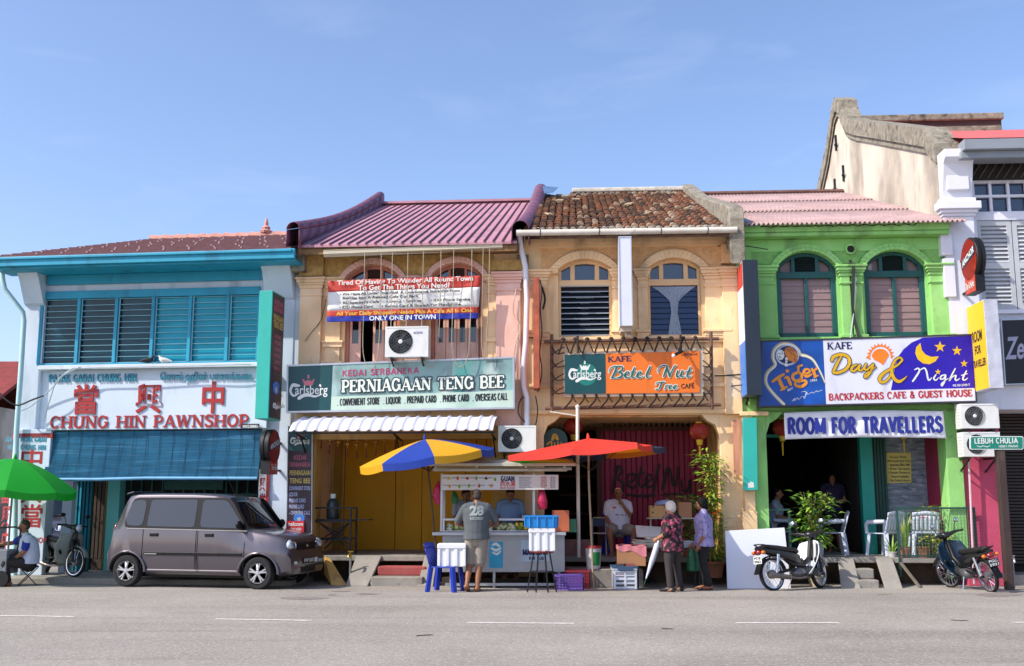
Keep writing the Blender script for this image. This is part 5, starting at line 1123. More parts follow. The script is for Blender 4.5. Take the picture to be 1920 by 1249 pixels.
# ---- guest house sign
v=-.38;c=[(1430,641.5),(1822,629),(1829,751.5),(1424,761)]
S=thing('guest_house_sign','wide guest house sign with sun, moon and stars on the green house','sign',at(fr,1625,757,v))
panel(fr,v,c,.18,mat('sign_lilac_white','#d4d6e2',.4,0,.05,2,dirt=[('#a9a9b2',.45,2.2,(2,1,.3),.58)]),S);rim(fr,v,c,.03,.19,mat('sign_rim','#33303a',.5),S)
panel(fr,v-.002,[(1430,641.5),(1543,638),(1549,758),(1424,761)],.002,mat('beer_blue','#0b4aa0',.4,0,.35,2.2),S,'blue_field')
og=(1420,620);z=220/1717;og2=(1620,620)
OUT=[(385,1075,1),(255,945,1),(145,805,1),(122,700,1),(160,600,1),(262,500,1),(228,400,1),(245,285,1),(330,205,1),(420,190,1),(520,215,1),(598,285,1),(632,350,1),(720,372,1),(815,430,1),(895,560,1),(955,680,1),(985,760,1)]
def wid(k,L):return[(x,y,k*(1 if i<13 else 1-.13*(i-12)))for i,(x,y,_)in enumerate(L)]
mb=MB();brush(mb,fr,v-.005,[wid(52,OUT)],org=og,z=z,m=0,n=4);brush(mb,fr,v-.007,[[(x+8,y+6,w_)for x,y,w_ in wid(24,OUT)]],org=og,z=z,m=1,n=4);mb.build('gold_outline',[mat('gold_pale','#b9a560',.4),logo_white],S)
mb=MB();circ=lambda cx,cy,rx,ry,n=24:[(cx+rx*math.cos(2*math.pi*t/n),cy+ry*math.sin(2*math.pi*t/n))for t in range(n)]
shape(mb,fr,v-.009,circ(440,362,172,152),org=og,z=z,m=0);shape(mb,fr,v-.0105,circ(440,355,150,130),org=og,z=z,m=1)
shape(mb,fr,v-.012,[(395,300),(420,250),(500,245),(570,310),(600,380),(580,450),(540,480),(505,450),(470,440),(440,430),(420,380)],org=og,z=z,m=2)
shape(mb,fr,v-.0135,[(290,330),(310,285),(350,280),(390,310),(395,380),(370,420),(330,430),(300,390)],org=og,z=z,m=3);shape(mb,fr,v-.0135,[(405,400),(440,390),(445,440),(430,500),(460,500),(440,525),(400,520),(410,450)],org=og,z=z,m=3)
brush(mb,fr,v-.015,[[(315,330,10),(345,345,10)],[(320,380,12),(345,395,12)],[(360,300,9),(372,345,9)],[(430,270,12),(480,300,10),(500,350,8)],[(480,260,12),(540,310,10)],[(520,330,10),(560,380,10)],[(540,400,10),(560,440,10)],[(410,430,8),(440,436,8)],[(412,470,8),(436,476,8)]],org=og,z=z,m=1)
mb.build('tiger_emblem',[mat('emblem_white','#b9c0cc',.5),mat('emblem_navy','#1c1c50',.5),mat('emblem_orange','#c9761f',.5),logo_white],S)
tig=mat('tiger_orange','#d98a20',.45,0,.15,5)
TG=[[(225,745,38),(300,690,44),(385,640,38)],[(310,690,52),(345,780,54),(385,850,50)],[(345,872,28),(430,822,28)],[(405,695,26),(440,685,46),(470,750,48),(490,792,40)],[(436,592,52),(441,590,52)],[(600,610,40),(530,640,44),(520,700,44),(575,738,42),(640,700,44),(640,640,40),(600,610,38)],[(600,590,34),(602,530,38),(650,507,28)],[(560,745,28),(560,800,42),(640,820,46),(712,770,44),(690,730,34),(600,757,28)],[(680,640,28),(762,608,32),(750,570,28),(700,570,38),(680,620,44),(722,670,42),(792,640,24)],[(798,562,34),(826,610,46),(850,672,42)],[(825,592,28),(864,558,38)],[(830,680,24),(884,660,24)]]
mb=MB();brush(mb,fr,v-.016,TG,org=og,z=z);mb.build('beer_lettering',tig,S)
mb=MB();put_text(mb,fr,v-.006,'EST',(1477,734),(1487,730),4,.02);put_text(mb,fr,v-.006,'1932',(1520,716),(1532,714),4,.02)
brush(mb,fr,v-.006,[[(510,1030,7),(550,990,8),(540,1030,6),(590,980,7),(600,1010,5),(660,960,7),(690,990,6),(720,900,8),(740,930,5),(800,900,6),(820,915,5),(870,880,6),(880,895,5),(945,870,6)],[(640,900,5),(700,890,7),(720,930,5),(690,970,5)]],org=og,z=z);mb.build('small_script',logo_white,S)
night=mat('night_blue','#2308a4',.4,0,.25,1.0)
mb=MB();shape(mb,fr,v-.003,[(395,872),(420,740),(445,580),(500,380),(580,272),(700,172),(865,103),(1240,86),(1582,70),(1628,838),(1000,852)],org=og2,z=z);mb.build('night_field',night,S)
sun_o=mat('sun_orange','#e8781c',.45)
mb=MB();cx,cy=240,385;P=[]
for k in range(26):
 t=R(188-8.0*k);r_=208 if k%2 else 165;P.append((cx+r_*math.cos(t),cy-r_*math.sin(t)))
P+=[(cx+150*math.cos(R(a)),cy-150*math.sin(R(a)))for a in range(-5,190,15)]
shape(mb,fr,v-.004,P,org=og2,z=z);shape(mb,fr,v-.005,[(cx+128*math.cos(R(a)),cy-120*math.sin(R(a)))for a in range(175,-1,-15)]+[(330,420),(278,505),(220,460),(150,430)],org=og2,z=z)
shape(mb,fr,v-.0055,[(25,395),(72,418),(98,420),(90,395),(60,360)],org=og2,z=z)
mb.build('sun_emblem',sun_o,S)
yel=mat('moon_yellow','#e3b50c',.45)
mb=MB();shape(mb,fr,v-.005,[(825,180),(765,240),(750,330),(785,420),(865,480),(960,492),(1045,450),(1095,378),(1060,378),(985,385),(900,350),(845,285)],org=og2,z=z)
for cx,cy,r_ in((1112,238,86),(1360,296,76),(1465,482,58),(1082,605,46)):shape(mb,fr,v-.006,[(cx+(r_ if k%2==0 else r_*.4)*math.cos(R(90+36*k)),cy-(r_ if k%2==0 else r_*.4)*math.sin(R(90+36*k)))for k in range(10)],org=og2,z=z)
mb.build('moon_and_stars',yel,S)
D=[[(1090,435,40),(1120,382,46),(1220,350,46),(1320,380,46),(1350,470,44),(1300,560,42),(1200,610,42),(1118,612,40),(1140,540,40),(1190,440,36),(1225,385,26)],[(1452,500,26),(1392,530,34),(1376,580,36),(1420,590,30),(1480,530,30),(1500,500,30)],[(1500,505,32),(1482,565,34),(1520,585,26),(1570,530,26)],
  [(1590,490,30),(1565,550,32),(1600,575,28),(1660,520,26),(1695,490,26)],[(1697,490,32),(1670,570,34),(1620,650,34),(1575,685,32),(1580,640,24),(1650,590,20),(1735,530,10)]]
E_=[[(560,430,34),(530,395,30),(470,420,34),(420,500,40),(405,600,46),(440,700,50),(510,745,46),(580,710,26),(628,665,8)],[(556,440,30),(490,505,28),(390,560,36),(280,630,44),(228,700,48),(250,755,40),(320,740,34),(380,670,26),(400,600,20)]]
mb=MB();brush(mb,fr,v-.008,D,org=og,z=z,grow=1.3);brush(mb,fr,v-.008,E_,org=og2,z=z,grow=1.0);mb.build('script_outline',sign_navy,S)
mb=MB();brush(mb,fr,v-.018,D,org=og,z=z);brush(mb,fr,v-.018,E_,org=og2,z=z);mb.build('day_script',mat('day_yellow','#d0a40f',.45,0,.12,5),S)
NG=[[(712,742,22),(750,690,28),(810,590,26),(790,552,22),(742,572,16)],[(800,590,12),(880,548,22),(915,600,26),(930,680,26),(950,726,24),(990,690,12)],[(1050,650,20),(1020,700,24),(1050,726,20),(1090,690,10)],[(1185,645,16),(1130,665,22),(1118,705,22),(1160,705,18),(1195,650,20)],[(1195,655,22),(1180,740,24),(1140,808,24),(1140,770,18),(1230,700,10)],[(1335,555,16),(1290,640,24),(1248,735,24),(1290,680,16),(1345,655,20),(1335,700,24),(1350,730,20),(1400,700,10)],[(1500,588,16),(1456,670,26),(1448,715,24),(1480,722,18),(1515,695,10)],[(1425,655,14),(1512,630,12)]]
mb=MB();brush(mb,fr,v-.008,NG,org=og2,z=z);put_text(mb,fr,v-.006,'PG 0312709-T',(1787,725),(1819,723.5),4,.02);mb.build('white_script',logo_white,S)
mb=MB();roman(mb,fr,v-.005,'KAFE',(1551,655.5),(1598,654),13,wt=.22,slab=.08);mb.build('kafe_lettering',sign_navy,S)
mb=MB();roman(mb,fr,v-.005,'BACKPACKERS CAFE & GUEST HOUSE',(1554,751),(1823,743),12.5,wt=.24,slab=.09);mb.build('red_lettering',mat('red_ink','#b3282c',.5),S)
# ---- white cloth banner
v=-.25;c=[(1470,774),(1768,771),(1774,822),(1472,824)]
S=thing('cloth_banner','white cloth banner reading ROOM FOR TRAVELLERS over the cafe entrance','banner',at(fr,1620,822,v))
mb=MB();cloth(mb,fr,v,c,0,1,60,10,.012,sag=-3);mb.build('cloth',mat('banner_lilac','#dadce4',.75,0,.06,3),S,smooth=60,solid=.004)
mb=MB();sans(mb,fr,v-.022,'ROOM FOR TRAVELLERS',(1477,814),(1768,811),30,.2);mb.build('blue_lettering',mat('banner_ink','#1d2a86',.6),S)
mb=MB()
for x,y,x1,y1 in((1470,774,1462,764),(1768,771,1785,766),(1774,822,1786,818),(1472,824,1464,822)):mb.tube([at(fr,x,y,v),at(fr,x1,y1,-.02)],.006,4)
mb.build('tie_cord',rope_m,S)
# ---- yellow projecting sign
fr=FW;v0,v1=-1.05,-.2
u0,u1=fr.U(1849.5,640,v0),fr.U(1876,640,v0);z0,z1=fr.Z(1862,728,v0),fr.Z(1862,561,v0)
S=thing('yellow_sign','yellow and white box sign reading ROOM FOR TRAVELLER beside the guest house sign','sign',fr.w(u0,v0,z0))
mb=MB(fr.M);mb.box(u0,u1,v0,v1,z0,z1);mb.build('box',mat('sign_dull_white','#b9bcc8',.4,0,.2,4,.3,8),S,bevel=.006)
mb=MB(fr.M);mb.box(u0-.006,u0-.001,v0+.015,v1-.015,z0+.015,z1-.015);mb.build('yellow_face',mat('face_yellow','#e3b60a',.45,0,.05,2),S)
a,b=fr.w(u0-.009,v1-.03,0),fr.w(u0-.009,v0+.03,0);FS=Frame((a.x,a.y),(b.x,b.y));H=z1-z0
mb=MB();ftext(mb,FS,0,'ROOM',.18,.65,z0+H*.56,.2,.03);ftext(mb,FS,0,'FOR',.26,.56,z0+H*.42,.15,.03);ftext(mb,FS,0,'TRAVELLER',.1,.76,z0+H*.27,.13,.03);mb.build('black_lettering',ink,S)
# ---- round beer signs
def roundsign(fr,uc,vc,zc,r,th,label,side,extra):
 S=thing('round_sign',label,'sign',fr.w(uc,vc,zc-r-.3));mb=MB(fr.M);q=MX.Rotation(R(90),3,'Y')
 mb.lathe([(0,-th/2),(r*.96,-th/2),(r,-th/2+.015),(r,-.02),(r*.94,-.012),(r*.94,.012),(r,.02),(r,th/2-.015),(r*.96,th/2),(0,th/2)],(uc,vc,zc),28,q)
 mb.box(uc-th/2,uc+th/2,vc-r*.62,vc+r*.62,zc-r*1.55,zc-r*.8);mb.build('box',black_metal,S,smooth=30)
 s=side;x=uc+s*(th/2+.004);mb=MB(fr.M)
 mb.lathe([(0,0),(r*.93,0)],(x,vc,zc),28,q);mb.box(min(x,x-s*.003),max(x,x-s*.003),vc-r*.59,vc+r*.59,zc-r*1.52,zc-r*.78);mb.build('red_face',mat('beer_red','#b8301f',.4,0,.06,3),S)
 x+=s*.004;a,b=(fr.w(x,vc-r,0),fr.w(x,vc+r,0))if s>0 else(fr.w(x,vc+r,0),fr.w(x,vc-r,0));F=Frame((a.x,a.y),(b.x,b.y))
 mb=MB(F.M);mb.prism([(r*.18,zc-.3*r),(r*1.82,zc+.12*r),(r*1.82,zc+.5*r),(r*.18,zc+.1*r)],-.002,0,0);mb.build('blue_band',mat('band_navy','#1a1c4a',.4),S)
 mb=MB(F.M);vs,fs=glyphs('ANCHOR',.03);a1=max(p[0]for p in vs);mb.add([(r*.28+r*1.44*p[0]/a1,-.004,zc-.2*r+.42*r*p[0]/a1+p[1]*r*.42)for p in vs],fs)
 ftext(mb,F,-.003,extra,r*.5,r*1.5,zc-r*1.3,r*.3,.02);mb.build('white_lettering',logo_white,S)
 mb=MB(fr.M);mb.bar((uc,vc+r*.8,zc+.1),(uc,.0,zc+.1),.04,.04);mb.bar((uc,vc+.3,zc-r*1.3),(uc,.0,zc-r*1.3),.04,.04);mb.build('bracket',black_metal,S)
u,z=FP.uz(506,838,-.62);roundsign(FP,u,-.62,z,.34,.19,'round red beer sign with black rim below the teal projecting sign',1,'Teng Bee')
u,z=FW.uz(1827,487,-.75);roundsign(FW,u-.02,-.75,z,.42,.17,'round red beer sign high on the white building above the yellow sign',-1,'Day & Night')
# ---- dark name board on the right building
c=[(1878,601),(1990,598),(1990,716),(1886,720)];v=-.14
S=thing('name_board','black name board with white italic letters on the white building at right edge','sign',at(fr,1930,718,v))
panel(fr,v,c,.12,mat('board_black','#15131f',.4,0,.2,2),S);mb=MB();put_text(mb,fr,v-.004,'Zero',(1885,673),(1950,670),40,.02,shear=.3);mb.build('white_lettering',mat('letter_lilac','#a9a9c0',.5),S)
rim(fr,v,c,.02,.12,alu,S)
# ---- tall printed poster on the pillar
fr=FT;v=-.2;c=[(541,800),(585,800),(584,1000),(538,1000)]
S=thing('pillar_poster','tall dark printed poster with lager logo on the pillar between pawnshop and awning','poster',at(fr,560,1000,v))
panel(fr,v,c,.04,dark_print,S);panel(fr,v-.002,[(541,800),(585,800),(585,845),(541,845)],.002,sign_green,S,'green_field');rim(fr,v,c,.014,.05,alu,S,'frame')
brewer(fr,v-.005,S,545,812,36/390,crown_red)
mb=MB();put_text(mb,fr,v-.003,'KEDAI',(551,862),(574,862),8,.02);put_text(mb,fr,v-.003,'SERBANEKA',(543,875),(582,875),8,.02);mb.build('rose_lettering',rose,S)
mb=MB();put_text(mb,fr,v-.003,'PERNIAGAAN',(543,891),(582,891),9,.02);put_text(mb,fr,v-.003,'TENG BEE',(543,906),(582,906),9,.02);mb.build('yellow_lettering',yel_ink,S)
mb=MB()
for k,(s,x)in enumerate((('CONVENIENT STORE',582),('LIQUOR',558),('PREPAID CARD',573),('PHONE CARD',570),('- OVERSEAS CALL',582))):put_text(mb,fr,v-.003,s,(542,919+11.5*k),(x,919+11.5*k),7,.02)
mb.build('pale_lettering',mat('pale_ink','#a9b0d0',.5),S)
x_,z_=fr.uz(561,973,v);mb=MB();phone(mb,fr,x_,z_,.13,v-.004);mb.build('phone_emblem',[blue_ink,logo_white],S)
S=thing('red_card_sign','small red plate reading SOLD HERE at the foot of the tall dark poster','sign',at(fr,555,998,v-.03))
panel(fr,v-.03,[(538,977),(570,977),(570,999),(537,998)],.015,mat('plate_red','#c9252a',.4),S);mb=MB();put_text(mb,fr,v-.034,'celcom',(540,986),(568,986),7,.025);put_text(mb,fr,v-.034,'SOLD HERE',(543,994.5),(565,994.5),4.5,.02);mb.build('white_lettering',logo_white,S)
# ---- poster boxes on the pillar between tiled and green house
fr=FG
S=thing('teal_poster_box','blank teal upright box on the pillar between tiled and green house','sign',at(fr,1407,919,-.2))
panel(fr,-.24,[(1393,784),(1419,783),(1421,919),(1394,920)],.1,teal_metal,S,'panel',.006);mb=MB();shape(mb,fr,-.243,[(1402,908),(1407,903),(1413,905),(1414,914),(1403,915)]);mb.build('torn_sticker',logo_white,S)
S=thing('faded_poster','narrow faded orange poster on the peach pillar beside the teal box','poster',at(fr,1383,890,-.2))
panel(fr,-.17,[(1374,787),(1391,787),(1392,892),(1376,890)],.01,mat('faded_orange','#c98a6a',.7,0,.3,5,stretch=(3,1,.3)),S)
# ---- notice sheet on the stone wall, and the small ones
S=thing('notice_sheet','pale yellow handwritten notice sheet taped to the grey stone wall','notice',at(fr,1686,905,1.2))
panel(fr,1.23,[(1662,849),(1708,849),(1709,905),(1662,906)],.01,mat('paper_yellow','#cdbb6a',.8,0,.06,4),S)
mb=MB()
for k,(s,x0,x1)in enumerate((('Do you Want',1668,1700),('Motorcycle Rent From',1664,1707),('• Japanese Bike RM',1666,1705),('• Driving Test Lessons',1666,1706),('• Evening Driving in',1666,1706),('Penang available',1671,1704),('• Day Guide & airport',1666,1707))):put_text(mb,fr,1.226,s,(x0,859+7.3*k),(x1,859+7.3*k),4.2,.02)
mb.build('handwriting',mat('pen_ink','#2b2740',.7),S)
# ---- lanterns
lred=mat('lantern_red','#8c1a10',.6,0,.15,4,dirt=[('#c08a2a',.8,9,(1,1,1),.57)]);lyel=mat('lantern_gold','#c9a01a',.6)
def lantern(fr,x,y,v,r,label):
 p=at(fr,x,y,v);o=thing('paper_lantern',label,'lantern',p-V((0,0,r+.3)),group='red paper lanterns along the walkway')
 mb=MB();n=24
 for k in range(n):
  t0,t1=2*math.pi*k/n,2*math.pi*(k+1)/n;tm=(t0+t1)/2
  for i in range(8):
   a0,a1=math.pi*(.1+.8*i/8),math.pi*(.1+.8*(i+1)/8)
   f=lambda a,t,q:p+V((r*q*math.sin(a)*math.cos(t),r*q*math.sin(a)*math.sin(t),r*.92*math.cos(a)))
   mb.add([f(a0,t0,1),f(a1,t0,1),f(a1,tm,.95),f(a0,tm,.95)],[(0,1,2,3)]);mb.add([f(a0,tm,.95),f(a1,tm,.95),f(a1,t1,1),f(a0,t1,1)],[(0,1,2,3)])
 mb.build('shade',lred,o)
 mb=MB();
 for s in(1,-1):mb.lathe([(r*.36,0),(r*.36,.04)],p+V((0,0,s*r*.88-.02)),12)
 mb.tube([p-V((0,0,r*.9)),p-V((0,0,r*.9+.1))],[.07,.05],8);mb.tube([p-V((0,0,r+.1)),p-V((0,0,r+.36))],[.02,.012],6);mb.build('tassel',lyel,o)
 mb=MB();mb.tube([p+V((0,0,r*.9)),p+V((0,0,r+.35))],.006,4);mb.build('cord',black_metal,o)
lantern(FB,1311,809,.25,.19,'red paper lantern with gold pattern hanging in front of the maroon folding door')
lantern(FB,1075,800,.6,.19,'red paper lantern in the shade behind the pole of the red umbrella')
lantern(FG,1466,802,.5,.19,'red paper lantern half behind the left end of the white cloth banner')
lantern(FG,1693,800,.6,.17,'red paper lantern hidden behind the white banner above the notice sheet')
# ---- bamboo blind of the pawnshop
fr=FP;v=-.06
S=thing('bamboo_blind','wide blue slatted roll-down blind hanging below the pawnshop fascia','blind',at(fr,300,905,v))
c=[(94,811),(487,806),(487,901),(117,905)]
bb=mat('blind_blue','#1f6788',.7,0,.3,3,dirt=[('#6aa0c0',.6,2.2,(.3,1,9),.55),('#0d4a6d',.5,2,(.4,1,12),.55)],stretch=(.5,1,12))
mb=MB(fr.M);a,b=fr.uz(94,811,v),fr.uz(488,902,v);n=46
a=(fr.U(90,860,v),a[1]);zt,zb=fr.Z(300,808,v),fr.Z(300,896,v)
for i in range(n):
 z=zb+(zt-zb)*(i+.5)/n;bow=-.25*((1-(i+.5)/n)**2)
 for k in range(8):
  x0=a[0]+(b[0]-a[0])*k/8;x1=a[0]+(b[0]-a[0])*(k+1)/8;w0=.018*math.sin(k*1.9+i*.07);w1=.018*math.sin((k+1)*1.9+i*.07)
  h=(zt-zb)/n*.47;mb.add([(x0,v+bow*.6+w0,z-h),(x1,v+bow*.6+w1,z-h),(x1,v+bow*.6+w1-.006,z+h),(x0,v+bow*.6+w0-.006,z+h)],[(0,1,2,3)])
mb.build('slats',bb,S,solid=.006)
mb=MB(fr.M);mb.tube([(a[0],v-.17,zb-.03),(a[0]+1.2,v-.19,zb-.035),(a[0]+2.2,v-.17,zb-.01),(b[0],v-.17,zb-.02)],.035,8);mb.build('bottom_roll',mat('blind_roll','#5a94b8',.5),S,smooth=60)
mb=MB(fr.M)
for k in range(16):u=a[0]+(b[0]-a[0])*(k+.5)/16;mb.tube([(u,v-.03,zt),(u,v-.06,(zt+zb)/2),(u,v-.19,zb)],.005,4)
mb.build('cord',mat('cord_blue','#123f5c',.8),S)
# ---- two pigeons on the sill
def bird(p,c,rz,label):
 o=thing('pigeon',label,'bird',p,rz,'pigeons on the pawnshop window sill');mb=MB(WM[o.name])
 mb.tube([(-.17,0,.06),(-.1,0,.075),(-.03,0,.085),(.04,0,.09),(.085,0,.115),(.1,0,.15),(.115,0,.17),(.14,0,.168)],[.012,.03,.05,.056,.045,.027,.026,.008],10)
 mb.ball((.115,0,.168),.026,8)
 mb.build('body',c,o,remesh=.007)
 mb=MB(WM[o.name])
 for s in(1,-1):mb.tube([(.03,s*.05,.1),(-.05,s*.045,.09),(-.14,s*.012,.065)],[.03,.03,.008],6,sx=.5)
 mb.build('wing',c,o,smooth=60)
 mb=MB(WM[o.name])
 for s in(1,-1):mb.tube([(.0,s*.02,.05),(.01,s*.02,.0)],.006,5);mb.box(-.005,.035,s*.02-.008,s*.02+.008,0,.006)
 mb.lathe([(.008,0),(0,.02)],(.14,0,.167),6,MX.Rotation(R(90),3,'Y'));mb.build('leg',mat('bird_leg','#7a4a42',.7),o)
z_=fr.Z(280,692)+.07
for(x,c,rz,lb)in((275,mat('feather_dark','#202327',.7),.2,'dark pigeon on the pawnshop window sill'),(308,mat('feather_white','#c8c6c2',.7,0,.2,20),math.pi-.2,'white pigeon on the pawnshop window sill')):
 u=fr.U(x,685,-.15);p=fr.w(u,-.15,z_);bird(p,c,rz,lb)
# ---- loose cables
cab=mat('cable_black','#1c1b1c',.6);cabw=mat('cable_white','#b9c4c8',.6)
def cable(pts,fr,r,m,label,n=5):
 mb=MB();mb.tube([at(fr,*p)for p in spline(pts,n)],r,5);tag(mb.build('cable',m,smooth=60),label,'cable')
cable([(1594,488,-.13),(1600,505,-.16),(1599,545,-.16),(1600,590,-.14),(1606,615,-.16),(1611,634,-.2)],FG,.03,cab,'thick black cable bundle down the middle of the green facade')
cable([(1596,488,-.12),(1603,520,-.15),(1601,580,-.15),(1594,636,-.2)],FG,.012,cabw,'pale thin cable beside the black bundle on the green facade')
cable([(470,683,-.36),(420,684,-.4),(350,686,-.38),(250,688,-.4),(160,690,-.4),(130,694,-.42),(95,730,-.3),(60,760,-.25),(40,770,-.3)],FP,.014,cabw,'white cable bundle along the pawnshop sill drooping to the corner pillar')
cable([(150,688,-.42),(110,710,-.42),(95,745,-.35),(82,790,-.2),(80,806,-.2)],FP,.012,cabw,'second white cable hanging in front of the pawnshop fascia corner')
cable([(0,738,-.5),(14,752,-.5),(34,760,-.45),(60,750,-.45),(82,742,-.42)],FP,.018,cab,'black cable with sleeve at the pawnshop corner pillar')
cable([(985,742,-.2),(975,752,-.25),(972,775,-.25),(985,792,-.25),(1002,800,-.2),(1008,770,-.2),(1004,742,-.2)],FB,.012,cab,'looped black cable beside the drain pipe above the air conditioner')
cable([(1340,705,-.1),(1365,704,-.12),(1394,702,-.2)],FB,.016,cab,'black cable running from bamboo frame to the navy sign')
cable([(540,478,-.4),(600,478,-.3),(760,474,-.5),(880,462,-.5),(960,452,-.3)],FT,.007,rope_m,'thin slack wire across the eaves of the peach house')
cable([(572,640,-.14),(585,622,-.14),(602,600,-.1),(612,560,-.1)],FT,.007,cab,'thin bent wire on the left pilaster of the peach house')
cable([(1345,462,-.1),(1370,458,-.15),(1410,463,-.4),(1440,468,-.4)],FG,.01,cab,'short wire with insulator between tiled and green house under the eaves')
cable([(968,540,-.18),(962,585,-.17),(975,612,-.16),(968,640,-.15),(960,690,-.15)],FT,.01,mat('cable_pale','#cfb9a8',.7),'pale cable down the pink pilaster beside the drain pipe')
# ================================================================ street furniture, stall, boxes, plants
def Pz(px,py,z):
 d=ray(px,py);t=(z-EYE)/d.z;return V((d.x*t,d.y*t,z))
def zat(px,py,Y):return atY(px,py,Y).z
def X(px,py,Y):return atY(px,py,Y).x
# ---- steps and ramps
fr=FT
def ramp(fr,xb,xt,v0,v1,zb,zt,mt,name,label,th=.07):
 S=MB(fr.M);(a0,a1),(b0,b1)=xb,xt
 S.slab([(a0,v0,zb),(a1,v0,zb),(b1,v1,zt),(b0,v1,zt)],(0,0,-th));return tag(S.build(name,mt,bevel=.012),label,'ramp')
def Uv(fr,px,py,v):return fr.U(px,py,v)
mb=MB(fr.M)
u0,u1=Uv(fr,694,1098,-.8),Uv(fr,792,1098,-.8)
S=thing('steps','worn concrete steps with red painted riser in front of the yellow doors','steps',fr.w((u0+u1)/2,-.5,-.05))
mb.box(u0,u1,-.78,-.1,-.08,.12);mb.build('lower_step',concrete,S,bevel=.02)
mb=MB(fr.M);mb.box(u0+.06,u1+.0,-.44,-.1,.12,.29);mb.build('upper_step',concrete_red,S,bevel=.02)
ramp(fr,(Uv(fr,648,1102,-.85),Uv(fr,689,1102,-.85)),(Uv(fr,668,1048,-.1),Uv(fr,716,1048,-.1)),-.85,-.1,-.03,.48,concrete,'ramp','mossy concrete ramp slab left of the red painted steps')
ramp(fr,(Uv(fr,783,1100,-.8),Uv(fr,812,1100,-.8)),(Uv(fr,796,1052,-.1),Uv(fr,820,1052,-.1)),-.8,-.1,-.03,.48,concrete,'ramp','concrete ramp slab behind the blue plastic chair')
mb=MB(fr.M);a,b=Uv(fr,608,1050,-.1),Uv(fr,642,1098,-.6)
mb.slab([(a,-.1,.46),(a+.0,-.1,.12),(b-.2,-.62,-.05),(b,-.62,-.05)],(.07,.05,0));tag(mb.build('stair_wall',ochre),'sloping ochre stair side wall beyond the front of the grey van','wall')
fr=FG
u0,u1=Uv(fr,1604,1098,-.6),Uv(fr,1646,1098,-.6)
S=thing('steps','narrow grey concrete steps between two ramps of the green house','steps',fr.w((u0+u1)/2,-.4,-.05))
mb=MB(fr.M);mb.box(u0,u1,-.7,-.1,-.08,.1);mb.build('lower_step',concrete,S,bevel=.02);mb=MB(fr.M);mb.box(u0,u1,-.4,-.1,.1,.28);mb.build('upper_step',concrete,S,bevel=.02)
ramp(fr,(Uv(fr,1577,1100,-.8),Uv(fr,1614,1100,-.8)),(Uv(fr,1571,1048,-.1),Uv(fr,1600,1048,-.1)),-.8,-.1,-.04,.475,concrete,'ramp','concrete ramp at the left of the green house steps')
ramp(fr,(Uv(fr,1660,1100,-.8),Uv(fr,1693,1100,-.8)),(Uv(fr,1642,1048,-.1),Uv(fr,1673,1048,-.1)),-.8,-.1,-.04,.475,concrete,'ramp','concrete ramp at the right of the green house steps')
mb=MB(fr.M);a,b=Uv(fr,1694,1068,-.3),Uv(fr,1722,1100,-.5);mb.bar((a,-.15,.38),(b,-.6,-.04),.05,.03);tag(mb.build('wooden_stake',mat('wood_grey','#6f665a',.85,0,.2,8)),'grey wooden stake leaning below the planter ledge of the green house','stake')
# ---- railings
rail_g=mat('rail_green','#21483f',.5,0,.2,6)
def fence(fr,x0,x1,yt,yb,v,label,mesh=True):
 u0,u1=Uv(fr,x0,1000,v),Uv(fr,x1,1000,v);zt,zb=fr.Z((x0+x1)/2,yt,v),PZ+.02 if yb is None else fr.Z((x0+x1)/2,yb,v)
 S=thing('railing',label,'railing',fr.w((u0+u1)/2,v,PZ));mb=MB(fr.M)
 for u in(u0,u1):mb.box(u-.02,u+.02,v-.02,v+.02,PZ-(.35 if u==u0 and mesh else 0),zt)
 mb.box(u0+.02,u1-.02,v-.018,v+.018,zt-.036,zt);mb.box(u0+.02,u1-.02,v-.015,v+.015,zb,zb+.03)
 if not mesh:mb.box(u0+.02,u1-.02,v-.015,v+.015,(zb+zt)/2,(zb+zt)/2+.03)
 mb.build('frame',rail_g,S)
 if mesh:
  mb=MB(fr.M);n=int((u1-u0)/.06)
  for k in range(1,n):u=u0+(u1-u0)*k/n;mb.box(u-.0022,u+.0022,v-.003,v+.003,zb+.03,zt-.036)
  n=int((zt-zb)/.06)
  for k in range(1,n):z=zb+(zt-zb)*k/n;mb.box(u0+.02,u1-.02,v-.005,v-.0031,z-.0022,z+.0022)
  mb.build('wire_mesh',mat('wire','#6f8f80',.5,.3),S)
fence(FG,1684,1829,951,None,-.1,'green wire mesh railing in front of potted plants at the green house')
fence(FG,1434,1481,954,None,.0,'small teal tubular railing behind the white board',False)
# ---- dark metal rack
S=thing('metal_rack','dark welded pipe rack with shelves beside the yellow doors','rack',FT.w(Uv(FT,620,1040,.3),.3,PZ));mb=MB(FT.M);v=.1
u0,u1=Uv(FT,584,1000,v),Uv(FT,657,1000,v);zz=[FT.Z(620,y,v)for y in(951,976,1010,1050)]
for u in(u0,u1):
 for vv in(v,v+.5):mb.box(u-.018,u+.018,vv-.018,vv+.018,PZ,zz[0])
for vv in(v,v+.5):
 for z in zz[:3]:mb.box(u0+.018,u1-.018,vv-.015,vv+.015,z-.03,z)
for k in range(3):mb.bar((u0+.1,v+.25,zz[1]-.06),(u1-.1,v+.3,PZ+.1+.1*k),.02,.02);mb.bar((u1-.08,v+.2,zz[1]-.06),(u0+.2,v+.28,PZ+.1+.12*k),.02,.02)
mb.build('frame',black_metal,S);mb=MB(FT.M);mb.box(u0+.05,u1+.35,v+.05,v+.45,zz[1]+.001,zz[1]+.02);mb.build('shelf',mat('plank_grey','#3d3a37',.8),S)
p=FT.w(Uv(FT,624,950,.3),.3,zz[1]+.021)
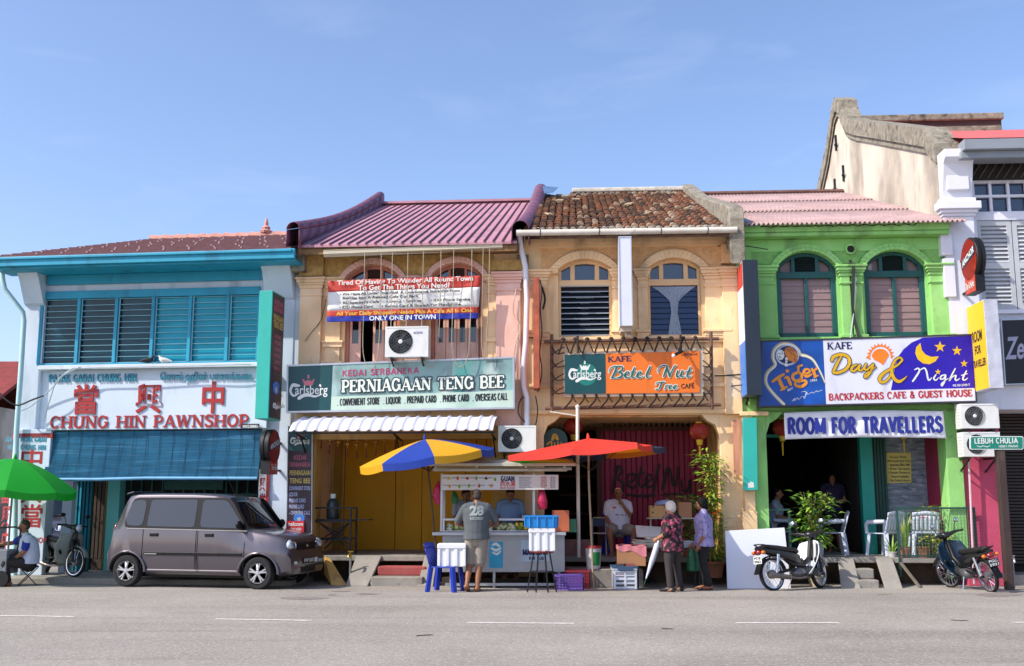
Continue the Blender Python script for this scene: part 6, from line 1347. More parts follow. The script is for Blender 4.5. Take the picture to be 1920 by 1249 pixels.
S=thing('water_jug','dark plastic water jug with pale cap standing on the rack shelf','jug',p);mb=MB();mb.lathe([(.1,0),(.125,.03),(.125,.3),(.09,.38),(.05,.41)],p,16);mb.build('body',mat('jug_dark','#2f3a3c',.3),S,smooth=40);mb=MB();mb.lathe([(.055,.41),(.055,.5),(.0,.5)],p,12);mb.build('cap',logo_white,S)
def standpipe(p,h,label,spout):
 S=thing('standpipe',label,'tap',p);mb=MB();mb.tube([p,p+V((0,0,h))],.022,8);mb.build('pipe',mat('galvanised','#8f9290',.4,.6,.15,8),S,smooth=60)
 mb=MB();q=p+V((0,0,h));mb.tube([q,q+V((.0,-.05,.03)),q+V((-.02,-.12,.0)),q+V((-.02,-.13,-.05))],[.03,.026,.022,.02],8);mb.tube([q+V((-.05,0,.07)),q+V((.05,0,.07))],.012,6);mb.tube([q,q+V((0,0,.07))],.012,6);mb.build('tap',mat(spout,{'brass':'#b08f3a','chrome_dull':'#b5b8ba'}[spout],.3,.8),S,smooth=50)
standpipe(G(656,1097),.55,'iron standpipe with brass tap at the left of the red painted steps','brass')
standpipe(G(1902,1102),.5,'bare metal standpipe with tap at the foot of the brown roller shutter','chrome_dull')
# ---- white board leaning against the walkway
S=MB();a,b=G(1364,1104),G(1483,1103);t=V((.0,.32,0));za=zat(1361,996,a.y+.32);zb=zat(1470,990,b.y+.32)
a2,b2=V((X(1360,996,a.y+.32),a.y+.32,za)),V((X(1471,990,b.y+.32),b.y+.32,zb));S.slab([a,b,b2,a2],(0,.03,.005));tag(S.build('white_board',mat('board_white','#dfe2ea',.5,0,.03,2,dirt=[('#9a9aa2',.5,5,(1,1,1),.68)])),'large blank white board leaning against the walkway beside the motorbike','board')
# ---- umbrellas
def umbrella(base,top,R_,drop,tilt,cols,label,pm,sq=False,val=.13,grp='street umbrellas',curve=.12,rot=0,polebend=None,pr=.02):
 S=thing('patio_umbrella',label,'umbrella',base,0,grp)
 q=MX.Rotation(tilt[1],3,'X')@MX.Rotation(tilt[0],3,'Y')
 n=len(cols);per=1 if n>8 else(1 if n==8 else 2)
 T=lambda r,a,z:V(top)+q@V((r*math.cos(a),r*math.sin(a),z))
 def rad(a):
  if not sq:return R_
  m=(a-rot)%(math.pi/2)-math.pi/4;return R_*.86/math.cos(m)if abs(m)<1 else R_
 def surf(t,a,da,mid):
  sag=1-.035*mid*t
  return T(rad(a)*t*sag,a,-drop*(t**(1+curve*3))-.035*mid*t)
 for k,m in enumerate(cols):
  mb=MB();a0=rot+2*math.pi*k/n;a1=rot+2*math.pi*(k+1)/n
  f=lambda x,y:surf(y,a0+(a1-a0)*x,0,math.sin(math.pi*x))if y<=1 else surf(1,a0+(a1-a0)*x,0,math.sin(math.pi*x))+(q@V((0,0,-1)))*val*(y-1)*4
  mb.grid(lambda x,y:f(x,y*1.25),8,10);mb.build('canopy_panel',m,S,smooth=50)
 mb=MB()
 for k in range(n if n<=8 else 8):a=rot+2*math.pi*k/min(n,8);mb.tube([surf(.02,a,0,0)-V((0,0,.012)),surf(.5,a,0,0)-V((0,0,.015)),surf(.99,a,0,0)-V((0,0,.012))],.006,5);mb.tube([surf(.5,a,0,0)-V((0,0,.02)),V(top)+q@V((0,0,-.6))],.006,5)
 mb.build('rib',black_metal,S)
 mb=MB();pp=[V(base)]+([V(x)for x in polebend]if polebend else[])+[V(top)+q@V((0,0,.0))];mb.tube(pp,pr,10);mb.build('pole',pm,S,smooth=60)
 mb=MB();mb.lathe([(.035,0),(.03,.05),(.012,.1),(0,.11)],V(top)+q@V((0,0,-.01)),10,q);mb.build('finial',cols[5],S,smooth=50)
 return S
def fabric(n,h,tr=.25):
 m=mat(n,h,.6,0,.05,3,.08,6)
 nt_=m.node_tree
 if 'Translucent BSDF' not in nt_.nodes:
  b=nt_.nodes['Principled BSDF'];o=nt_.nodes['Material Output'];t=nt_.nodes.new('ShaderNodeBsdfTranslucent');t.inputs[0].default_value=(*hx(h),1);x=nt_.nodes.new('ShaderNodeMixShader');x.inputs[0].default_value=tr
  nt_.links.new(b.outputs[0],x.inputs[1]);nt_.links.new(t.outputs[0],x.inputs[2]);nt_.links.new(x.outputs[0],o.inputs[0])
 return m
uy,ub_,ur,ug,uo,un=fabric('fab_yellow','#d9a312'),fabric('fab_blue','#123a9e'),fabric('fab_red','#e03a2c'),fabric('fab_green','#1f8a2a'),fabric('fab_orange','#d9820f'),fabric('fab_navy','#2a3a58')
Yu=19.35
umbrella(V((X(822,1100,Yu),Yu,gz(Yu))),atY(797,824,Yu),1.25,.33,(R(-8),R(3)),[uy,ub_]*4,'yellow and blue striped patio umbrella shading the left of the fruit stall',mat('pole_rust','#4a3f36',.6,.3,.3,9),rot=R(10),polebend=[atY(815,1000,Yu),atY(808,930,Yu)],pr=.017)
Yr=19.3
umbrella(V((X(1113,1098,Yr),Yr,gz(Yr))),atY(1103,822,Yr),1.37,.24,(R(-4.5),R(-1)),[uo,un,uo,ug,ur,ur,ur,un],'red square patio umbrella with green and orange panels on a bent pale pole',mat('pole_pale','#a08f76',.6,0,.2,6),sq=True,rot=R(25),polebend=[atY(1108,990,Yr),atY(1104,900,Yr)],val=.1,curve=.0)
Yg=20.0
gg=fabric('fab_bright_green','#17a62c',.35)
umbrella(V((X(12,1085,Yg),Yg,gz(Yg))),atY(28,860,Yg),1.18,.52,(R(6),R(2)),[gg]*8,'bright green street umbrella over the seated man at the left edge',mat('pole_grey','#7a7d7a',.5,.4),rot=R(22),polebend=[atY(18,990,Yg)],curve=.2)
# white pole with arm behind the red umbrella, and the round lager sign in the shade
S=thing('white_pole','white painted pole with a thin side arm standing up behind the red umbrella','pole',G(1090,1095));mb=MB();Yp=20.0
mb.tube([V((X(1085,1000,Yp),Yp,.47)),atY(1083,850,Yp),atY(1083,763,Yp)],.035,10);mb.ball(atY(1083,763,Yp),.045,10);mb.build('post',mat('post_cream','#d9d4c6',.5,0,.08,4),S,smooth=60)
mb=MB();mb.tube([atY(1083,780,Yp),atY(1056,776,Yp),atY(1031,772,Yp)],.014,6);mb.build('arm',MATS['post_cream'],S)
fr=FB;u,z=fr.uz(1041,826,.3)
S=thing('round_sign','dark green round sign with gold mark in the shade above the red umbrella','sign',fr.w(u,.3,z-.25));mb=MB(fr.M);q=MX.Rotation(R(90),3,'X');mb.lathe([(0,.04),(.24,.04),(.25,.02),(.25,-.04)],(u,.3,z),28,q);mb.build('disc',mat('disc_green','#123a36',.4,0,.2,3),S,smooth=30)
mb=MB();brush(mb,fr,.25,[[(1036,824,5),(1040,816,7),(1045,823,6)],[(1026,833,3),(1034,828,3),(1034,836,3)],[(1040,830,2.5),(1040,836,2.5)],[(1046,829,2.5),(1047,836,2.5)],[(1052,830,2.5),(1055,836,2.5)]]);mb.build('gold_mark',gold,S)
# ---- fruit stall
Yc=19.35
steel=mat('stall_steel','#9fa3a8',.35,.35,.1,2,.05,20,[('#6f7276',.4,3,(1,1,1),.6)])
S=thing('fruit_stall','steel fruit stall with glass display, roof and white picture menu board','stall',V((X(935,1100,Yc),Yc+.4,gz(Yc))))
cx0,cx1=X(814,1040,Yc),X(1059,1040,Yc);zc0,zc1=zat(935,1073,Yc),zat(935,1004,Yc);dp=.8
mb=MB();mb.box(cx0+.15,cx1,Yc,Yc+dp,zc0,zc1);mb.build('body',steel,S,bevel=.01)
mb=MB();mb.box(cx0-.03,cx1+.02,Yc-.1,Yc+dp+.05,zc1+.001,zat(935,998,Yc-.1));mb.build('counter',mat('counter_steel','#b5bac2',.3,.5,.06,3),S,bevel=.008)
zc2=zat(935,997,Yc-.1)
mb=MB();gx0,gx1=X(832,990,Yc),X(1000,990,Yc);zg=zat(915,976,Yc)
for a in(gx0,gx1):mb.box(a-.015,a+.015,Yc-.02,Yc+.35,zc2,zg)
mb.box(gx0-.015,gx1+.015,Yc-.03,Yc+.4,zg,zg+.035);mb.box(gx0,gx1,Yc-.02,Yc-.005,zc2,zc2+.02)
mb.build('display_case',mat('case_white','#cdd1d4',.4,.1),S,bevel=.004)
rnd=random.Random(9);mb=MB()
cols=[('slice_pale','#b9c08a'),('slice_green','#7f9a3a'),('slice_yellow','#c9b23a'),('slice_pink','#b5707a'),('slice_white','#cfd0c2')]
fm=[mat(n,h,.5)for n,h in cols]
for k in range(150):
 t=k/150;m=(rnd.choice([0,0,1,4])if t<.4 else rnd.choice([3,4])if t<.55 else rnd.choice([0,2,0,4])if t<.85 else rnd.choice([1,2]))
 mb.obox((gx0+.06+(gx1-gx0-.12)*t,Yc+rnd.uniform(.03,.28),zc2+rnd.uniform(.03,.13)),(rnd.uniform(.05,.1),rnd.uniform(.02,.05),rnd.uniform(.04,.08)),MX.Rotation(rnd.uniform(-1,1),3,'Y')@MX.Rotation(rnd.uniform(-1,1),3,'Z'),m)
tag(mb.build('cut_fruit',fm),'heaps of cut fruit on ice behind the glass of the stall counter','fruit',kind='stuff')
mb=MB();pz0=zc2;zr=zat(935,888,Yc)
for px in(828,1001):
 x=X(px,930,Yc);mb.box(x-.02,x+.02,Yc+.0,Yc+.04,pz0,zr);mb.box(x-.02,x+.02,Yc+dp-.06,Yc+dp-.02,pz0,zr)
mb.build('post',mat('post_steel','#b9bcc0',.35,.6),S)
mb=MB();rx0,rx1=X(803,880,Yc),X(1078,880,Yc);r0,r1=zat(935,872,Yc-.25),zr
mb.slab([(rx0,Yc-.25,r0-.02),(rx1,Yc-.25,r0-.02),(rx1,Yc+dp+.2,r0+.12),(rx0,Yc+dp+.2,r0+.12)],(0,0,.05));mb.bar((rx0+.1,Yc-.1,r0-.09),(rx1-.15,Yc-.1,r0-.09),.04,.04);mb.box(rx0+.05,rx1-.05,Yc+.2,Yc+.24,r0-.08,r0-.03)
for x in(rx0+.15,rx0+.9,rx0+1.8,rx1-.2):mb.bar((x,Yc-.2,r0-.03),(x,Yc+dp,r0+.09),.03,.05)
mb.build('roof',mat('roof_tin','#bfb9a8',.5,.2,.15,3,dirt=[('#7d776a',.6,4,(1,1,1),.55)]),S)
FCt=Frame((cx0,Yc),(cx1,Yc));v=-.07
c=[(828,890),(1047,890.5),(1047,918),(828,919)]
mbrd=panel(FCt,v,c,.03,mat('menu_white','#d3d0cc',.5,0,.04,3),S,'menu_board')
mb=MB();sans(mb,FCt,v-.004,'GUAN',(939,902),(965,902),9,.24);mb.build('blue_lettering',sign_navy,mbrd)
mb=MB();put_text(mb,FCt,v-.004,'添水果',(937,911.5),(967,911.5),8,.02);put_text(mb,FCt,v-.004,'FRUIT CORNER',(938,917),(966,917),3.6,.02)
for k in range(7):put_text(mb,FCt,v-.004,('MANGO','GUAVA','PAPAYA','APPLE','MELON','PLUM','STARFRUIT')[k],(1014,896+3.1*k),(1025,896+3.1*k),2.2,.02)
mb.build('red_lettering',ban_red,mbrd)
mb=MB()
for k in range(7):
 put_text(mb,FCt,v-.004,'mixed fruit juice with ice',(973,896+3.1*k),(997-(k%3)*2,896+3.1*k),2,.02);put_text(mb,FCt,v-.004,'RM 2.00',(1032,896+3.1*k),(1041,896+3.1*k),2,.02)
for k in range(6):put_text(mb,FCt,v-.004,'juice',(830+17*k,897),(839+17*k,897),2.6,.02);put_text(mb,FCt,v-.004,'cut fruit',(830+17*k,911),(841+17*k,911),2.6,.02)
mb.build('small_print',mat('print_grey','#5d5f7a',.6),mbrd)
mb=MB();fr_c=[(841,897,0),(858,897,1),(876,897,2),(893,897,3),(911,897,4),(928,899,3),(843,912,5),(861,912,3),(879,911,3),(898,911,1),(921,911,5)]
for x,y,m in fr_c:shape(mb,FCt,v-.005,[(x+(2.6 if m%2 else 3.4)*math.cos(t*.52),y+(3.4 if m%2 else 2.6)*math.sin(t*.52)+.6*math.sin(t*1.1))for t in range(12)],m=m)
mb.build('fruit_pictures',[mat('pic_'+str(k),h,.6)for k,h in enumerate(('#c9a33a','#b5522a','#a8282a','#7a9a2a','#5a3a22','#c98a4a'))],mbrd)
panel(FCt,-.004,[(918,1016),(943,1016),(943,1065),(917,1065)],.004,mat('poster_cyan','#2a9ac0',.5,0,.15,3),S,'cyan_poster')
mb=MB();brush(mb,FCt,-.007,[[(924,1022,4),(930,1020,5),(936,1024,4)],[(922,1028,4),(930,1032,5),(938,1028,4)],[(924,1036,3),(932,1039,4),(938,1034,3)]]);mb.build('poster_splash',logo_white,S)
panel(FCt,-.004,[(977,1012),(1030,1012),(1030,1052),(977,1053)],.004,mat('poster_pale','#a9bccb',.5),S,'pale_poster');mb=MB();sans(mb,FCt,-.008,'MAKANAN',(980,1041),(1027,1040),11,.24);put_text(mb,FCt,-.008,'RM 1.00',(992,1050),(1020,1050),6,.03);mb.build('poster_lettering',sign_navy,S)
mb=MB()
for x in(cx0+.35,cx1-.35):
 mb.lathe([(.14,-.03),(.2,-.035),(.22,-.02),(.22,.02),(.2,.035),(.14,.03)],(x,Yc+.45,gz(Yc)+.22),18,MX.Rotation(R(90),3,'Y'))
mb.build('wheel',black_metal,S,smooth=40);mb=MB()
for x in(cx0+.3,(cx0+cx1)/2-.1,cx1-.1):
 for y in(Yc+.1,Yc+dp-.1):mb.box(x-.02,x+.02,y-.02,y+.02,gz(Yc),zc0)
mb.box(cx0+.2,cx1-.1,Yc+.1,Yc+.14,zc0-.25,zc0-.2)
mb.build('leg',MATS['post_steel'],S)
def blob(pts,r,name,mt,label,cat,rm=.014,group=None):
 mb=MB();mb.tube(pts,r,10);mb.ball(pts[0],r[0]*.9,8);o=mb.build(name,mt,remesh=rm);return tag(o,label,cat,group)
pb=mat('bag_pink','#b3204e',.35,0,.2,8,.3,10);gb=mat('bag_green','#0f6a3e',.4,0,.2,8,.3,10)
blob([atY(822,902,Yc+.1),atY(820,915,Yc+.05),atY(819,930,Yc+.05),atY(823,946,Yc+.05)],[.02,.06,.09,.05],'plastic_bag',pb,'pink plastic bag tied to the left post of the fruit stall','bag')
blob([atY(1013,912,Yc+.1),atY(1016,925,Yc+.05),atY(1017,940,Yc+.05),atY(1018,955,Yc+.05)],[.03,.07,.1,.08],'plastic_bag',pb,'pink plastic bag hanging at the right end of the fruit stall','bag')
blob([atY(851,922,Yc+.35),atY(853,932,Yc+.35),atY(854,944,Yc+.35)],[.03,.07,.06],'plastic_bag',gb,'green plastic bag hanging under the stall roof','bag')
mb=MB();a=atY(984,965,Yc+.5)
for k in range(3):mb.lathe([(.05,0),(.06,.16),(.0,.16)],V((X(984+8*k,960,Yc+.5),Yc+.5,zc2+.12)),10)
mb.box(a.x-.08,a.x+.3,Yc+.4,Yc+.6,zc2,zc2+.12);tag(mb.build('cup_holder',mat('cup_white','#b9bdc4',.5)),'white cups and dispenser on the right of the stall counter','cups')
mb=MB();p=V((X(973,985,Yc+.45),Yc+.45,zc2));mb.lathe([(.07,0),(.085,.18),(.075,.18),(.065,.02),(0,.02)],p,14);tag(mb.build('tin_can',mat('tin_yellow','#a08a3a',.4,.2),smooth=40),'yellowish tin on the stall counter in front of the vendor','tin')
mb=MB();p=V((X(1050,985,Yc+.2),Yc+.2,zc2));mb.box(p.x-.14,p.x+.16,Yc+.05,Yc+.4,zc2,zc2+.38);tag(mb.build('clear_box',mat('box_orange_clear','#b5623e',.4,0,.2,4)),'orange tinted plastic box on the right end of the stall counter','box')
mb=MB();mb.box(X(1063,985,Yc+.3),X(1080,985,Yc+.3),Yc+.2,Yc+.4,zc2+.02,zc2+.22);mb.box(X(1060,985,Yc+.3),X(1082,985,Yc+.3),Yc+.2,Yc+.4,zc2-.02,zc2+.019);tag(mb.build('green_box',mat('box_green','#2f7a58',.5)),'small green box on a ledge right of the stall','box')
# ---- plastic chairs
def chair(loc,rz,mt,label,arms=True,grp='white plastic armchairs of the cafe',sc=1.0,solidback=False):
 S=thing('plastic_chair',label,'chair',loc,rz,grp);S.scale=(sc,sc,sc);M_=WM[S.name]@MX.Scale(sc,4);M0=WM[S.name];WM[S.name]=M_
 def nb():return MB(M_)
 mb=nb();mb.grid(lambda a,b:(-.22+.44*a,-.22+.44*b,.43-.02*math.sin(math.pi*a)*math.sin(math.pi*b)),8,8);mb.build('seat',mt,S,smooth=60,solid=.018)
 def back(u,w):ang=(u-.5)*1.5;return V((.25*math.sin(ang)/math.sin(.75),.21+.06*math.cos(ang)-.045+.11*w,.43+.42*w-.06*abs(u-.5)*w))
 mb=nb();ns=7
 for k in range(ns):
  if solidback or k in(0,6):w0,w1=0,1
  else:w0,w1=0,1
  a,b=k/ns+(.012 if not solidback else 0),(k+1)/ns-(.012 if not solidback else 0);mb.grid(lambda x,y:back(a+(b-a)*x,.1+.72*y),2,5)
 mb.grid(lambda x,y:back(x,.82+.2*y),14,2);mb.grid(lambda x,y:back(x,-.02+.14*y),14,2)
 mb.build('backrest',mt,S,smooth=60,solid=.014)
 for sx in(-1,1):
  for sy in(-1,1):
   mb=nb();top=V((sx*.2,sy*.2,.43));bot=V((sx*.24,sy*.25,0));mb.bar(bot,top,*((.08,.075)if solidback else(.085,.06)));mb.build('leg',mt,S,bevel=.008)
  if arms:mb=nb();mb.tube([(sx*.24,-.22,.43),(sx*.265,-.22,.58),(sx*.27,-.16,.645),(sx*.265,.05,.65),(sx*.245,.22,.66)],[.03,.034,.042,.042,.036],8);mb.build('armrest',mt,S,smooth=60)
 return S
cw=mat('chair_white','#c3cbdc',.4,0,.04,4);cb=mat('chair_blue','#0f2fa0',.35,0,.06,4)
fr=FG
def onfloor(fr,px,v,z=PZ):return fr.w(fr.U(px,1020,v),v,z)
chair(onfloor(fr,1660,.55),R(-150),cw,'white plastic armchair left of the snake plant at the green house')
chair(onfloor(fr,1733,.5),R(170),cw,'white plastic armchair behind the small potted plants at the green house')
chair(onfloor(fr,1560,.9),R(-100),cw,'white plastic armchair half hidden behind the leafy potted bush')
chair(onfloor(fr,1466,1.6),R(90),cw,'white plastic armchair in the shade behind the small teal railing')
p=G(835,1109);chb=chair(p,R(74),cb,'blue plastic chair carrying a white foam box beside the fruit stall',False,None,.98,True)
Yb=p.y
chair(FB.w(Uv(FB,1160,1020,.55),.55,PZ),R(8),cb,'blue plastic chair under the seated man in the white polo',False,None,1.0,True)
# foam boxes
foam=mat('foam','#dedfe2',.8,0,.03,6,.15,80)
def foambox(x0,x1,y0,y1,Y,d,label,zb=None,rz=.0):
 a,b=X(x0,y1,Y),X(x1,y1,Y);z0=zat((x0+x1)/2,y1,Y)if zb is None else zb;z1=zat((x0+x1)/2,y0,Y);lidz=z0+(z1-z0)*.78
 S=thing('foam_box',label,'box',V(((a+b)/2,Y+d/2,z0)),rz);M_=WM[S.name];w_=b-a;mb=MB(M_)
 n=3;mb.box(-w_/2+.02,w_/2-.02,-d/2+.02,d/2-.02,0,lidz-z0)
 for k in range(n+1):u=-w_/2+.02+(w_-.04)*k/n;mb.box(max(-w_/2,u-.03),min(w_/2,u+.03),-d/2,-d/2+.02,0.01,lidz-z0);
 for k in range(6):y=-d/2+.02+(d-.04)*k/5;mb.box(w_/2-.02,w_/2,y-.015,y+.015,.01,lidz-z0)
 mb.build('body',foam,S,bevel=.006);mb=MB(M_);mb.box(-w_/2-.005,w_/2+.005,-d/2-.005,d/2+.005,lidz-z0+.002,z1-z0);mb.build('lid',foam,S,bevel=.012)
zs_=p.z+.435*.98
foambox(820,873,1020,1061,Yb-.16,.4,'white ribbed foam box standing on the blue plastic chair',zs_)
pS=G(1016,1110);Ys=pS.y
S=thing('bar_stool','tall stool with red seat and splayed dark legs carrying a foam box','stool',pS);zt=zat(1016,1033,Ys);mb=MB();mb.lathe([(0,-.03),(.2,-.03),(.21,-.015),(.21,0),(0,0)],V((pS.x,pS.y,zt)),20);mb.build('seat',mat('seat_red','#7a2a22',.5),S,smooth=30)
for k in range(8):
 t=2*math.pi*(k+.5)/8;mb=MB();mb.tube([(pS.x+.27*math.cos(t),pS.y+.2*math.sin(t),pS.z),(pS.x+.15*math.cos(t),pS.y+.12*math.sin(t),zt-.03)],.011,6);mb.build('leg',black_metal,S)
mb=MB();mb.tube([(pS.x+.215*math.cos(t*.5236),pS.y+.165*math.sin(t*.5236),pS.z+.34)for t in range(12)],.008,5,closed=True);mb.build('footring',black_metal,S)
foambox(992,1041,990,1032,Ys-.18,.36,'white ribbed foam box on the tall stool under a blue tray',zt)
def crate(x0,x1,y0,y1,Y,d,mt,name,label,cat,z0=None,cells=(8,5),flare=.0,solid=False):
 a,b=X(x0,y1,Y),X(x1,y1,Y);z0=(zat((x0+x1)/2,y1,Y)if z0 is None else z0);h=zat((x0+x1)/2,y0,Y)-z0;w_=b-a
 S=thing(name,label,cat,V(((a+b)/2,Y+d/2,z0)));M_=WM[S.name];mb=MB(M_)
 def side(p,q,n):
  for k in range(n+1):
   t=k/n;x=V(p)+(V(q)-V(p))*t;mb.bar((x.x*(1-flare),x.y*(1-flare),0.01),(x.x,x.y,h-.02),.012,.012)
  for k in range(cells[1]+1):z=.01+(h-.03)*k/cells[1];f=1-flare*(1-k/cells[1]);mb.bar(V((p[0]*f,p[1]*f,z)),V((q[0]*f,q[1]*f,z)),.01,.014)
 C_=[(-w_/2,-d/2,0),(w_/2,-d/2,0),(w_/2,d/2,0),(-w_/2,d/2,0)]
 if not solid:
  for k in range(4):side(C_[k],C_[(k+1)%4],cells[0])
 else:
  for k in range(4):
   p,q=V(C_[k]),V(C_[(k+1)%4]);mb.slab([(p.x*(1-flare),p.y*(1-flare),.0),(q.x*(1-flare),q.y*(1-flare),.0),(q.x,q.y,h),(p.x,p.y,h)],(p+q)*-.02)
   for j in range(4):x=p+(q-p)*(j+.5)/4;o_=(p+q)/2;o_=V((o_.x/abs(o_.length),o_.y/abs(o_.length),0))*.008;mb.bar((x.x*(1-flare*.7)+o_.x,x.y*(1-flare*.7)+o_.y,.02),(x.x+o_.x,x.y+o_.y,h-.02),.025,.016)
 mb.box(-w_/2*(1-flare),w_/2*(1-flare),-d/2*(1-flare),d/2*(1-flare),0,.012)
 for k in range(4):mb.bar(V(C_[k])+V((0,0,h-.012)),V(C_[(k+1)%4])+V((0,0,h-.012)),.028,.026)
 mb.build('basket',mt,S);return S,(a,b,z0,z0+h)
zf=zat(1016,990,Ys-.18)+.003
crate(985,1046,967,989,Ys-.2,.4,mat('crate_blue','#1a7ec4',.4,0,.05,3),'plastic_tray','bright blue plastic tray on top of the foam box and stool','tray',zf,flare=.05,solid=True)
crate(1042,1094,1079,1111,18.75,.35,mat('crate_purple','#7a5cb0',.4,0,.08,4),'plastic_basket','purple plastic basket on the road beside the tall stool','basket',gz(18.75))
crate(1062,1106,1070,1103,19.2,.35,mat('crate_red','#9a2a38',.4,0,.08,4),'plastic_basket','dark red plastic basket behind the purple one','basket',gz(19.2))
S=thing('paint_bucket','white bucket with green label and red lid beside the red umbrella pole','bucket',G(1113,1092));b_=V((X(1113,1066,19.7),19.7,zat(1113,1066,19.7)))
mb=MB();mb.box(b_.x-.5,b_.x+.9,19.55,20.3,-.05,b_.z-.002);tag(mb.build('side_step',concrete,bevel=.02),'low dark concrete step below the seated man','step');S.location=b_;WM[S.name]=MX.Translation(b_)
mb=MB();mb.lathe([(.125,0),(.15,.37),(.0,.37)],b_,20);mb.build('body',mat('bucket_white','#c9cccd',.4),S,smooth=40);mb=MB();mb.lathe([(.158,.372),(.158,.41),(0,.42)],b_,20);mb.build('lid',mat('lid_red','#b3283a',.4),S,smooth=40)
mb=MB();mb.add([(b_.x+(.1335+.02*k/4)*math.sin(R(-10+60*j/6)),b_.y-(.1335+.02*k/4)*math.cos(R(-10+60*j/6)),b_.z+.06+.24*k/4)for k in range(5)for j in range(7)],[(k*7+j,k*7+j+1,k*7+j+8,k*7+j+7)for k in range(4)for j in range(6)]);mb.build('label',mat('label_green','#1f8a4a',.5),S,smooth=60)
# plastic tub with carton on top
Yt=18.75;a,b=X(1150,1106,Yt),X(1196,1106,Yt);zt0,zt1=gz(Yt),zat(1175,1060,Yt);d=.5
S=thing('storage_tub','clear white storage tub with slots and blue lid on the road','box',V(((a+b)/2,Yt+d/2,zt0)));tubm=mat('tub_clear','#b9c0cc',.35,0,.1,4)
mb=MB();mb.box(a+.02,b-.02,Yt+.02,Yt+d-.02,zt0+.01,zt1-.05);mb.box(a,b,Yt,Yt+d,zt1-.09,zt1-.05)
for r in range(5):
 z=zt0+.05+(zt1-zt0-.16)*r/4;mb.box(a+.02,b-.02,Yt+.005,Yt+.0195,z-.012,z+.012)
for k in range(3):u=a+.03+(b-a-.06)*k/2;mb.box(u-.02,u+.02,Yt+.004,Yt+.0195,zt0+.02,zt1-.1)
mb.build('body',tubm,S,bevel=.005);mb=MB();mb.box(a-.01,b+.01,Yt-.01,Yt+d+.01,zt1-.049,zt1-.02);mb.box(a+.08,b-.08,Yt-.02,Yt-.011,zt1-.09,zt1-.03);mb.build('lid',mat('lid_blue','#33506e',.4),S,bevel=.006)
mb=MB();rnd=random.Random(2)
for k in range(10):
 u=a+.06+(b-a-.12)*(k%2*.5+.25);z=zt0+.075+(k//2)*.09;mb.box(u-.09,u+.09,Yt+.012,Yt+.0185,z-.022,z+.022,rnd.choice([0,1,2,0]))
mb.build('contents',[mat('content_dark','#3d4046',.7),mat('content_red','#8a4a48',.7),mat('content_grey','#70757d',.7)],S)
card=mat('cardboard','#9a6f4e',.9,0,.08,3)
S=thing('cardboard_box','brown cardboard box with pink plastic sheet standing on the clear tub','box',V(((a+b)/2+.06,Yt+.25,zt1)));q=MB();z1=zat(1187,1024,Yt+.05)
M_=MX.Translation(V(((X(1160,1050,Yt)+X(1214,1050,Yt))/2,Yt+.28,zt1-.018)))@MX.Rotation(R(-6),4,'Z');w_=X(1214,1050,Yt)-X(1160,1050,Yt);mb=MB(M_);mb.box(-w_/2,w_/2,-.2,.2,0,z1-zt1);mb.build('carton',card,S,bevel=.006)
mb=MB(M_);h=z1-zt1
mb.grid(lambda x,y:(-w_/2-.012+(w_+.024)*x,-.21-.006*math.sin(x*20),h+.02-(.05+.12*x+.03*math.sin(x*9))*y),16,4);mb.grid(lambda x,y:(-w_/2-.012+(w_+.024)*x,-.21+.42*y,h+.015+.025*math.sin(x*14+y*5)),16,8);mb.build('plastic_sheet',mat('sheet_pink','#c0747c',.35,0,.15,8),S,smooth=60)
# two-tier table with papers, trays and carton
Ytab=19.35;a,b=X(1190,1028,Ytab),X(1316,1028,Ytab);ztab=zat(1250,1027,Ytab)
S=thing('goods_table','dark two-tier table of papers and trays behind the two women','table',V(((a+b)/2,Ytab+.3,gz(Ytab))));mb=MB();mb.box(a,b,Ytab,Ytab+.6,ztab-.04,ztab);mb.build('tabletop',wood_dark,S,bevel=.006)
z2=zat(1255,971,Ytab+.35)
for x in(a+.05,b-.05):
 for y in(Ytab+.05,Ytab+.55):mb=MB();mb.box(x-.02,x+.02,y-.02,y+.02,gz(Ytab),ztab-.04);mb.build('leg',black_metal,S)
mb=MB();mb.box(X(1215,970,Ytab+.35),X(1310,970,Ytab+.35),Ytab+.3,Ytab+.6,z2-.02,z2)
for px in(1220,1305):x=X(px,970,Ytab+.5);mb.box(x-.012,x+.012,Ytab+.5,Ytab+.53,ztab,z2-.02)
mb.build('upper_shelf',mat('shelf_pale','#a9a294',.7),S)
rnd=random.Random(4);paper=mat('newspaper','#c3bfae',.9,0,.12,12)
for k,(x0,x1,lb)in enumerate(((1190,1215,'stack of folded newspapers at the left end of the goods table'),(1212,1242,'loose pile of newspapers behind the woman in the dark floral blouse'))):
 mb=MB();xa,xb=X(x0,1020,Ytab),X(x1,1020,Ytab)
 for i in range(6+3*k):mb.obox(((xa+xb)/2+rnd.uniform(-.02,.02),Ytab+.22,ztab+.012+.022*i),(xb-xa,.38,.018),MX.Rotation(rnd.uniform(-.12,.12),3,'Z')@MX.Rotation(rnd.uniform(-.05,.09),3,'Y'))
 tag(mb.build('newspaper_stack',paper,bevel=.004),lb,'newspapers')
mb=MB();xa,xb=X(1194,1000,Ytab+.3),X(1240,1000,Ytab+.3);mb.slab([(xa,Ytab+.3,ztab+.18),(xb,Ytab+.3,ztab+.16),(xb+.03,Ytab+.5,ztab+.33),(xa,Ytab+.5,ztab+.36)],(0,0,.03));tag(mb.build('plastic_sack',mat('sack_white','#d2d0c6',.6,0,.1,6,.4,12)),'crumpled white sack lying behind the newspapers on the goods table','sack')
mb=MB();xa,xb=X(1283,1026,Ytab),X(1302,1026,Ytab)
for i in range(4):mb.box(xa+.005*i,xb,Ytab+.05,Ytab+.4,ztab+.002+.03*i,ztab+.026+.03*i)
